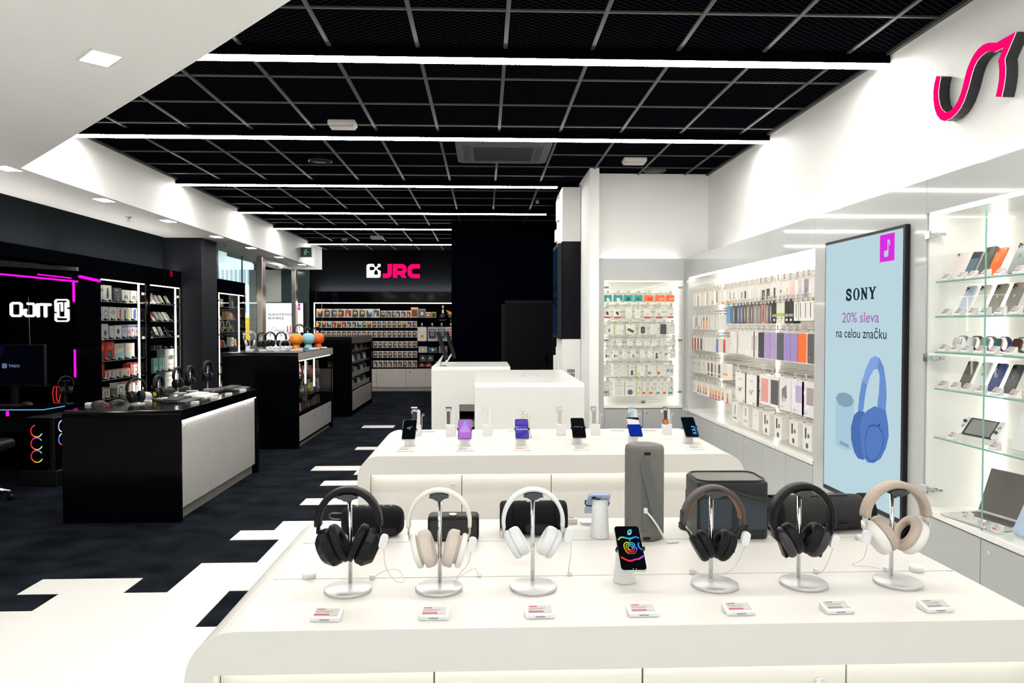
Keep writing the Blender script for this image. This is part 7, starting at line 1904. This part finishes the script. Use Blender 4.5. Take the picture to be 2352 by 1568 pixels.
IH = [(574, 803.5, 'white and pink headset at the corner of the island', PINKW, .235, .45, M('white_pink', (.7, .63, .61), .4), False), (601, 803, 'black headset edge-on, second on the island top', MT, .215, 1.15, None, False),
      (621, 802, 'black headset on a thin pole, third on the island top', MT, .22, .8, None, False), (646, 801.5, 'black headset on a thin pole, fourth on the island top', MT, .22, .75, None, False),
      (664, 800.5, 'red and black headset with ear points on the island top', PINKW, .22, 1.2, BKH, True), (688, 799.5, 'tall black headset with bronze band on the island top', M('bronze_black', (.03, .022, .018), .3), .33, .7, MT, False),
      (707, 799, 'black headset resting on a plain blue display head', MT, .29, 1.25, None, False), (727, 798.5, 'black headset resting on a plain orange display head', MT, .29, 1.1, None, False)]
for u, v, lab, m, hh, rz, cupm, ears in IH:
    x, y, _ = ip(u, v)
    side_headset(lab, 'thin stand under the ' + lab, x, y, ZI, rz, m, hh, cupm=cupm, group='headsets on the island cabinet', cs=.045)
    if ears:
        er = thing('ear_points', 'two red upright ear points on the red and black headset', 'decoration', (x, y, ZI + hh + .02), rz)
        for s in (-1, 1): MB().prism([(s * .030 - .008, -.01), (s * .030 + .008, -.01), (s * .034 + .002, .095), (s * .034 - .002, .095)], 'y', -.006, .006).build('point', REDP, er)
for u, v, c, n in ((683, 801.5, '#f08c1a', 'yellow orange'), (711, 800, '#8cc3d4', 'pale blue'), (733, 799, '#ee5f14', 'bright orange')):
    x, y, _ = ip(u, v)
    t = thing('headset_bust', 'plain rounded %s display head on the island top' % n, 'bust', (x, y - .07, ZI), 0, 'plain display heads')
    MB().lathe([(0, .07), (.06, .075), (.085, .10), (.094, .145), (.085, .19), (.055, .22), (0, .23)], 28).build('head', cm(c, .35), t)
    MB().lathe([(.065, 0), (.06, .02), (.045, .06), (.04, .08)], 24).build('foot', cm(c, .35), t)
x, y, _ = ip(660, 802)
headphones('small pale lilac headset lying low by the red one on the island', x, dict(band=LILAC, cup=LILAC, cush=PINKW, arm=LILAC, a=.07, b=.075, th=.014, bw=.03, cr=.035, ct=.02, ut=.02, cx=.055, drop=.06, tilt=.2, end=.12), y - .12, ZI, .5, -.125, 1.0, 'headsets on the island cabinet')
for i, (u, v) in enumerate(((573, 806), (603, 806), (621, 804), (652, 804), (676, 805), (688, 804), (717, 802), (728, 801.5), (744, 799.5), (636, 806))):
    x, y, _ = ip(u, v)
    tg = thing('tag_stack', 'small white price tag block, %s from the window side on the island top' % ORD[i], 'price tag', (x, min(max(y, 9.5), 11.4), ZI), 0, 'price tag blocks on the island')
    MB().box(-.04, .04, -.025, .025, 0, .02).build('holder', PLW, tg, bevel=.002)
    MB().box(-.03, .03, -.015, .015, .02, .0206).build('label', cm('#c5c5c2'), tg)

# second island: rack with sleeves
rk, h, D = dark_counter('rack_island', 'tall black island rack holding rows of thin sleeves', -3.27, -2.295, 12.74, 15.0, 1.38, .13, 'cabinet')
MB().box(-h + .02, h - .30, .03, D - .08, .1, 1.25).build('body', BLK, rk)
MB().box(h - .30, h - .02, .03, D - .08, .05, .42).build('base_body', BLK, rk)
MB().box(h - .02, h - .005, .03, D - .08, .09, .42).build('panel', SILV2, rk)
for y in (.3, 1.0, 1.8): lock_geo(MB(), basis((0, 1, 0), (0, 0, 1), (1, 0, 0), (h - .005, y, .36)), 0, .014).build('lock', CHROME, rk)
MB().box(h - .001, h + .003, 0, D, 1.27, 1.375).build('header_strip', M('rack_steel', (.12, .12, .125), .35, metal=.6), rk)
for k, z in enumerate((.44, .66, .89, 1.10)):
    MB().box(h - .28, h - .04, .04, D - .10, z, z + .01).box(h - .05, h - .035, .04, D - .10, z, z + .085 if k < 2 else z + .03).build('tier', M('tier_grey%d' % k, (.20, .195, .185) if k < 2 else (.03, .03, .032), .45), rk)
SLV = ['#77777a', '#2f2f33', '#a5a5a4', '#1a1a1d']
for k, z in enumerate((.44, .66, .89, 1.10)):
    for i in range(6):
        y = 12.74 + .22 + i * .32
        o = MB().box(-.004, .004, -.11, .11, 0, .17, 0, RX(0) @ RY(-.25))
        o.box(.0042, .005, -.09, .09, .02, .15, 1, RY(-.25))
        tag(o.build('thin_sleeve', [cm(SLV[(i + k) % 4]), cm(SLV[(i * 3 + k + 1) % 4])], loc=(-2.295 - .10, y, z + .012), rz=-.5), 'thin sleeve in the %s tier of the island rack, %s from the aisle end' % (('lowest', 'second', 'third', 'top')[k], ORD[i]), 'sleeve', 'sleeves in the island rack')

# ================================================================== back wall: shelves of boxed figures, logo
YF = 17.5
bs = thing('wall_shelving', 'black back wall shelving with a light line and boxed figures', 'shelving', (-2.4, YF, 0))
x0, x1 = -4.05 + 2.4, -.60 + 2.4
MB().box(x0, x1, .36, .39, .55, 2.24).build('back_panel', BLK, bs)
MB().box(x0, x1, 0, .39, 2.13, ZU).build('header_panel', BLKG, bs)
MB().box(x0 - .03, x0, 0, .39, 0, 2.13).build('side_panel', BLK, bs)
MB().box(x0 + .03, x1, .005, .02, 2.09, 2.105).box(x0 + .01, x0 + .026, .01, .025, .56, 2.105).build('led_strip', LEDK, bs)
MB().box(x0 + .115, x0 + .125, .34, .355, 1.3, 2.08).build('led_post', cm('#c5c5c0'), bs)
RZs = [1.755, 1.512, 1.281, 1.030, .795, .568]
for i, z in enumerate(RZs):
    MB().box(x0 + .03, (3.32 - .0 if i == 0 else 2.42) + x0 if i else x1 - .02, .05, .36, z - .025, z).build('shelf', BLK, bs)
for i, z in enumerate((.90, .68)):
    MB().box(2.45 + x0, x1, .05, .36, z - .02, z).build('side_shelf', BLK, bs)
for k, (a, b) in enumerate(((-2.72, -2.58), (-2.58, -1.87), (-1.87, -1.16), (-1.16, -.60))):
    t = thing('base_cabinet', 'taupe base cabinet under the figure shelves, %s' % ('narrow end piece by the rack', 'first full door', 'second door with the lock', 'nearest the cash desk')[k], 'cabinet', ((a + b) / 2, YF, 0), 0, 'taupe base cabinets at the back wall')
    w = (b - a) / 2
    MB().box(-w + .001, w - .001, .02, .39, .0, .53).build('body', TAUPE, t)
    d = MB().box(-w + .004, w - .004, 0, .02, .10, .52).build('door', TAUPE, t, bevel=.001)
    MB().box(-w, w, .012, .02, .0, .085).build('plinth', cm('#8f8a84', .5), t)
    if k == 2: lock_geo(MB(), basis((1, 0, 0), (0, 0, 1), (0, -1, 0), (-w + .09, 0, .45)), 0, .014).build('lock', PLB, d)
POPC = [['#e8902f', '#3f2f2a', '#c94f1f'], ['#d9541f', '#f0b03a', '#2f2f33'], ['#6fb5d0', '#d8e0e0', '#2f5a70'], ['#d8471f', '#b02f1f', '#f0d0a0'], ['#c9a07a', '#3f342f', '#5a5a60'], ['#8f8a84', '#2f2f33', '#d9d5cf'], ['#d8a57a', '#4a3a30', '#2f3a44'], ['#b5b0aa', '#55504c', '#77706a'], ['#7a6a5a', '#2f2a28', '#c9b09a'], ['#e0b83a', '#4a7a3a', '#2f2f2f']]
def pop(x, z, w, h, k, lab, frame='#d6d3d0', group='boxed figures on the back shelves', y=YF + .06):
    c = POPC[k % len(POPC)]
    fr = ['#d6d3d0', '#dcd9d6', '#cfcac6', '#d9c9b9'][k % 4] if frame is None else frame
    mats = [cm(fr), cm('#3a3634'), cm(c[0]), cm(c[1]), cm(c[2]), cm(c[(k + 1) % 3])]
    mb = MB().box(-w / 2, w / 2, .002, .09, 0, h, 0)
    mb.box(-w * .42, w * .42, 0, .002, h * .13, h * .84, 1)
    # rounded figure: head and body lumps inside the window
    hx = w * (.06 * ((k * 7) % 5 - 2))
    mb.prism(rr(w * .50, h * .34, w * .14, 3, hx, h * .58), 'y', -.012, 0, 2)
    mb.prism(rr(w * .54, h * .16, w * .07, 3, hx, h * .73), 'y', -.014, 0, 3)
    mb.prism(rr(w * .30, h * .26, w * .06, 3, hx, h * .29), 'y', -.010, 0, 4)
    mb.box(-w * .45, w * .28, -.001, .002, h * .03, h * .12, 5).box(-w * .36, w * .1, -.001, .002, h * .88, h * .95, 3)
    o = mb.build('figure_box', mats, loc=(x, y, z))
    return tag(o, lab, 'box', group)
sx = .01057   # metres per picture column at the shelves
def px_(u): return -4.02 + (u - 725) * .01046
rown = ['top', 'second', 'third', 'fourth', 'fifth', 'lowest']
for i in range(9):
    pop(px_(735.5 + i * 15.9), RZs[0], .158, .205, i * 3 + 1, 'large boxed figure, %s from the light strip on the top back shelf' % ORD[i])
up = [(878.5, 11, .165, 9), (891.5, 11, .165, 8), (902, 11, .165, 7), (912.5, 11, .165, 5), (924, 12, .165, 5), (936, 11, .165, 3)]
for i, (u, w, hh, k) in enumerate(up):
    pop(px_(u), RZs[0], w * .0103, hh, k, 'smaller boxed figure, %s after the large ones on the top back shelf' % ORD[i], '#e4e2de' if i > 3 else '#d6d3d0')
for i, (u, w, hh, c, d_, n) in enumerate(((949.5, 16, .245, '#e8941f', '#7a2f1f', 'orange topped figure box'), (966.5, 16, .21, '#6f7688', '#c9d0e0', 'grey blue figure box'), (981, 12, .13, '#e8b87a', '#cfe0e4', 'small pale orange figure box'), (993.5, 11, .135, '#b5902a', '#2f2a20', 'small gold and black figure box'))):
    w *= .0103
    mb = MB().box(-w / 2, w / 2, .002, .09, 0, hh).box(-w * .4, w * .4, 0, .002, hh * .1, hh * .78, 1).prism(rr(w * .4, hh * .4, w * .12, 3, 0, hh * .45), 'y', -.01, 0, 2)
    tag(mb.build('figure_box', [cm(c), cm('#4a4440'), cm(d_)], loc=(px_(u), YF + .06, RZs[0])), n + ' near the right end of the top back shelf', 'box', 'boxed figures on the back shelves')
for r, (ua, n, k0) in enumerate(((727, 20, 0), (727, 20, 4), (855, 9, 2), (855, 9, 6), (855, 9, 1))):
    for i in range(n):
        u = ua + (i + .5) * (228.0 / 20 if n == 20 else 100.0 / 9)
        k = [0, 1, 2, 3, 1, 3, 5, 5, 2, 9, 1, 6, 4, 6, 4, 6, 9, 1, 5, 7][i] if r == 0 else (k0 + i * 3 + (i * i) % 4) % 10
        if r: k = [4, 5, 6, 8, 7, 5, 6, 8, 7, 4][k]
        pop(px_(u), RZs[r + 1], .112, .158, k, 'boxed figure, %s from the %s on the %s back shelf' % (ORD[i], 'light strip' if n == 20 else 'island rack', rown[r + 1]), None)
# clothing packs, cap and sets on the right part
pb1 = [(966, 'white clothing bag with orange print', '#d5d2cc', '#e58a1f', 'pokémon'), (989.5, 'grey clothing bag with dark print', '#a9a9a8', '#2b2c30', None), (1011, 'grey clothing bag behind the monitor', '#9d9d9d', '#3a3b3f', None), (1032, 'white clothing bag with orange corner by the black wall', '#c9c7c4', '#c9502f', None)]
for i, (u, lab, c, d_, tx) in enumerate(pb1):
    w, hh = .22, .34
    mats = [cm(c, .3), cm(d_), cm('#d9b020'), cm('#5a5a58')]
    mb = MB().prism(rr(w, hh, .015, 3, 0, -hh / 2), 'y', 0, .04)
    if tx:
        mb.box(-w * .38, w * .38, -.001, 0, -hh * .9, -hh * .12, 0); mb.text(tx, w * .7, .045, face_cam((0, -.0012, -hh * .36)), 2, .001, .02)
        mb.prism(circ(.0, -hh * .66, w * .2, 16, hh * .12), 'y', -.002, 0, 1)
    else:
        mb.box(-w * .4, w * .4, -.001, 0, -hh * .82, -hh * .14, 1); mb.prism([circ(0, -hh * .5, w * .2, 14), circ(0, -hh * .5, w * .12, 14)], 'y', -.002, 0, 0)
        mb.box(-w * .3, w * .3, -.002, 0, -hh * .30, -hh * .2, 0)
    mb.prism(rr(.03, .05, .008, 3, 0, .02), 'y', .01, .016, 3)
    tag(mb.build('clothing_bag', mats, loc=(px_(u), YF + .10, 1.47 + .06)), lab + ' hanging at the back wall', 'bag', 'clothing bags at the back wall')
    hook('hook above the %s' % lab, (px_(u), YF + .085, 1.585), 0, .27, 'hooks at the back wall')
cp_ = thing('cap', 'black cap with a pale face print hanging on the back wall', 'cap', (px_(1013.5), YF + .16, 1.72))
MB().lathe([(.095, 0), (.098, .04), (.085, .09), (.055, .13), (.0, .145)], 24, X=SC(1, .9, 1)).build('crown', PLB, cp_)
MB().prism([(-.09, 0), (-.095, -.05), (-.05, -.09), (.05, -.09), (.095, -.05), (.09, 0)], 'z', 0, .008, 0, T(0, -.06, .0) @ RX(.5)).build('visor', cm('#2f2f31'), cp_)
MB().tube([(0, .02, .14), (0, .03, .28)], .004, 6).box(-.02, .02, .0, .004, .14, .22).build('hang_tag', cm('#d9d9d6'), cp_)
hook('hook holding the black cap', (px_(1013.5), YF + .17, 2.005), 0, .19, 'hooks at the back wall')
pz = thing('plush_bag', 'orange and black pointed bag hanging at the edge of the black wall', 'bag', (px_(1032), YF + .12, 1.66))
MB().prism([(-.10, .22), (-.03, .16), (.05, .17), (.07, .0), (-.02, -.01), (-.05, .10)], 'y', 0, .05).build('body', cm('#4a4438'), pz, bevel=.008)
MB().prism([(-.12, .28), (-.02, .15), (.04, .19), (.04, .22)], 'y', -.01, .03).build('flap', cm('#e08a2a'), pz, bevel=.006)
for i, (u, z, w, hh, c, d_, n) in enumerate(((968, .915, .21, .15, '#9d97c8', '#a9c24a', 'violet game set box with green meadow'), (990.5, .91, .21, .13, '#3f5a77', '#1f2a3a', 'blue dragon game set box'), (1014, .91, .2, .16, '#8a8480', '#c9303a', 'grey and red game set box'), (968, .70, .16, .16, '#23252d', '#3c3f4a', 'dark double game box'), (985, .70, .16, .16, '#23252d', '#3c3f4a', 'dark game box beside another'),
                                           (966, .571, .14, .115, '#3a2a2a', '#b02a2a', 'red hero game box'), (981, .571, .14, .115, '#3a4a52', '#c9403a', 'grey hero game box'), (1004, .571, .16, .13, '#8a7a6c', '#b5a08a', 'brown game box on the lowest shelf'))):
    mb = MB().box(-w / 2, w / 2, 0, .05, 0, hh).box(-w * .42, w * .42, -.001, 0, hh * .1, hh * .5, 1).prism(circ(0, hh * .55, w * .16, 14), 'y', -.002, 0, 2)
    tag(mb.build('game_box', [cm(c), cm(d_), cm('#c9c6c0')], loc=(px_(u), YF + .08, z if z > .6 else .572)), n + ' at the right end of the back shelves', 'box', 'game sets at the back wall')
# logo
jr = thing('wall_sign', 'white square emblem and pink JRC letters glowing on the back wall', 'sign', (-2.2, YBK - .005, 2.9))
def J(p): return [(-3.0813 + q[0] * .0007232 + 2.2, 3.2210 - q[1] * .0007232 - 2.9) for q in p]
MB().prism([J([(312, 690), (312, 300), (330, 255), (390, 228), (558, 228), (562, 280), (625, 350), (685, 285), (690, 228), (778, 228), (778, 322), (720, 325), (660, 383), (720, 440), (778, 450), (778, 620), (762, 668), (715, 690)]),
            J([(412, 335), (430, 320), (530, 322), (562, 345), (590, 380), (562, 415), (530, 440), (425, 440), (412, 425)]), J([(568, 585), (562, 500), (590, 450), (625, 415), (662, 450), (690, 500), (688, 590)])], 'y', -.035, 0).build('emblem', SIGNW, jr)
for L_ in ([J([(1015, 232), (1025, 228), (1150, 228), (1158, 236), (1158, 540), (1145, 600), (1120, 640), (1075, 680), (1010, 695), (862, 692), (850, 680), (850, 562), (860, 550), (970, 548), (1000, 540), (1012, 515)])],
           [J([(1190, 690), (1190, 240), (1205, 228), (1500, 228), (1570, 245), (1625, 300), (1652, 390), (1645, 470), (1575, 578), (1645, 685), (1490, 690), (1420, 590), (1335, 592), (1335, 690)]), J([(1335, 370), (1490, 370), (1512, 385), (1515, 435), (1495, 455), (1335, 455)])],
           [J([(2100, 235), (2085, 378), (1870, 378), (1835, 395), (1820, 430), (1820, 515), (1840, 552), (1870, 562), (2090, 562), (2085, 705), (1830, 700), (1760, 675), (1705, 620), (1680, 540), (1675, 440), (1690, 355), (1730, 280), (1785, 245), (1850, 230)])]):
    MB().prism(L_, 'y', -.035, 0).build('letter', PINK, jr)
# cove light that washes the back wall above the shelving, as in the photograph
cv = thing('cove_light', 'thin light line hidden on top of the back shelving header', 'light', (-2.4, YF + .30, ZU))
MB().box(-1.6, 1.8, -.03, .03, 0, .004).build('diffuser', emis('cove_led', (.95, 1, .97), 80.0), cv)
for (nm_, xx, yy, lx, ly, s_) in (('alcove units', 1.86, YA + .14, .45, .012, 5.0), ('hook wall', XR + .24, 6.6, .016, 1.6, 4.0), ('glass case', XR + .24, 3.6, .016, 1.4, 4.0)):
    cv = thing('cove_light', 'thin light line hidden on top of the white %s' % nm_, 'light', (xx, yy, ZU))
    MB().box(-lx, lx, -ly, ly, 0, .012).build('diffuser', emis('cove_led_' + nm_.replace(' ', '_'), WARM, s_), cv)

for (nm_, xx, yy, ly, s_) in (('gaming corner', XL - .09, 6.1, 2.1, 20.0), ('left glass cases', XL - .09, 9.66, 1.34, 20.0)):
    cv = thing('cove_light', 'thin light line hidden on top of the black %s header' % nm_, 'light', (xx, yy, ZU))
    MB().box(-.02, .02, -ly, ly, 0, .004).build('diffuser', emis('cove_led_' + nm_.replace(' ', '_'), (1, .96, .9), s_), cv)
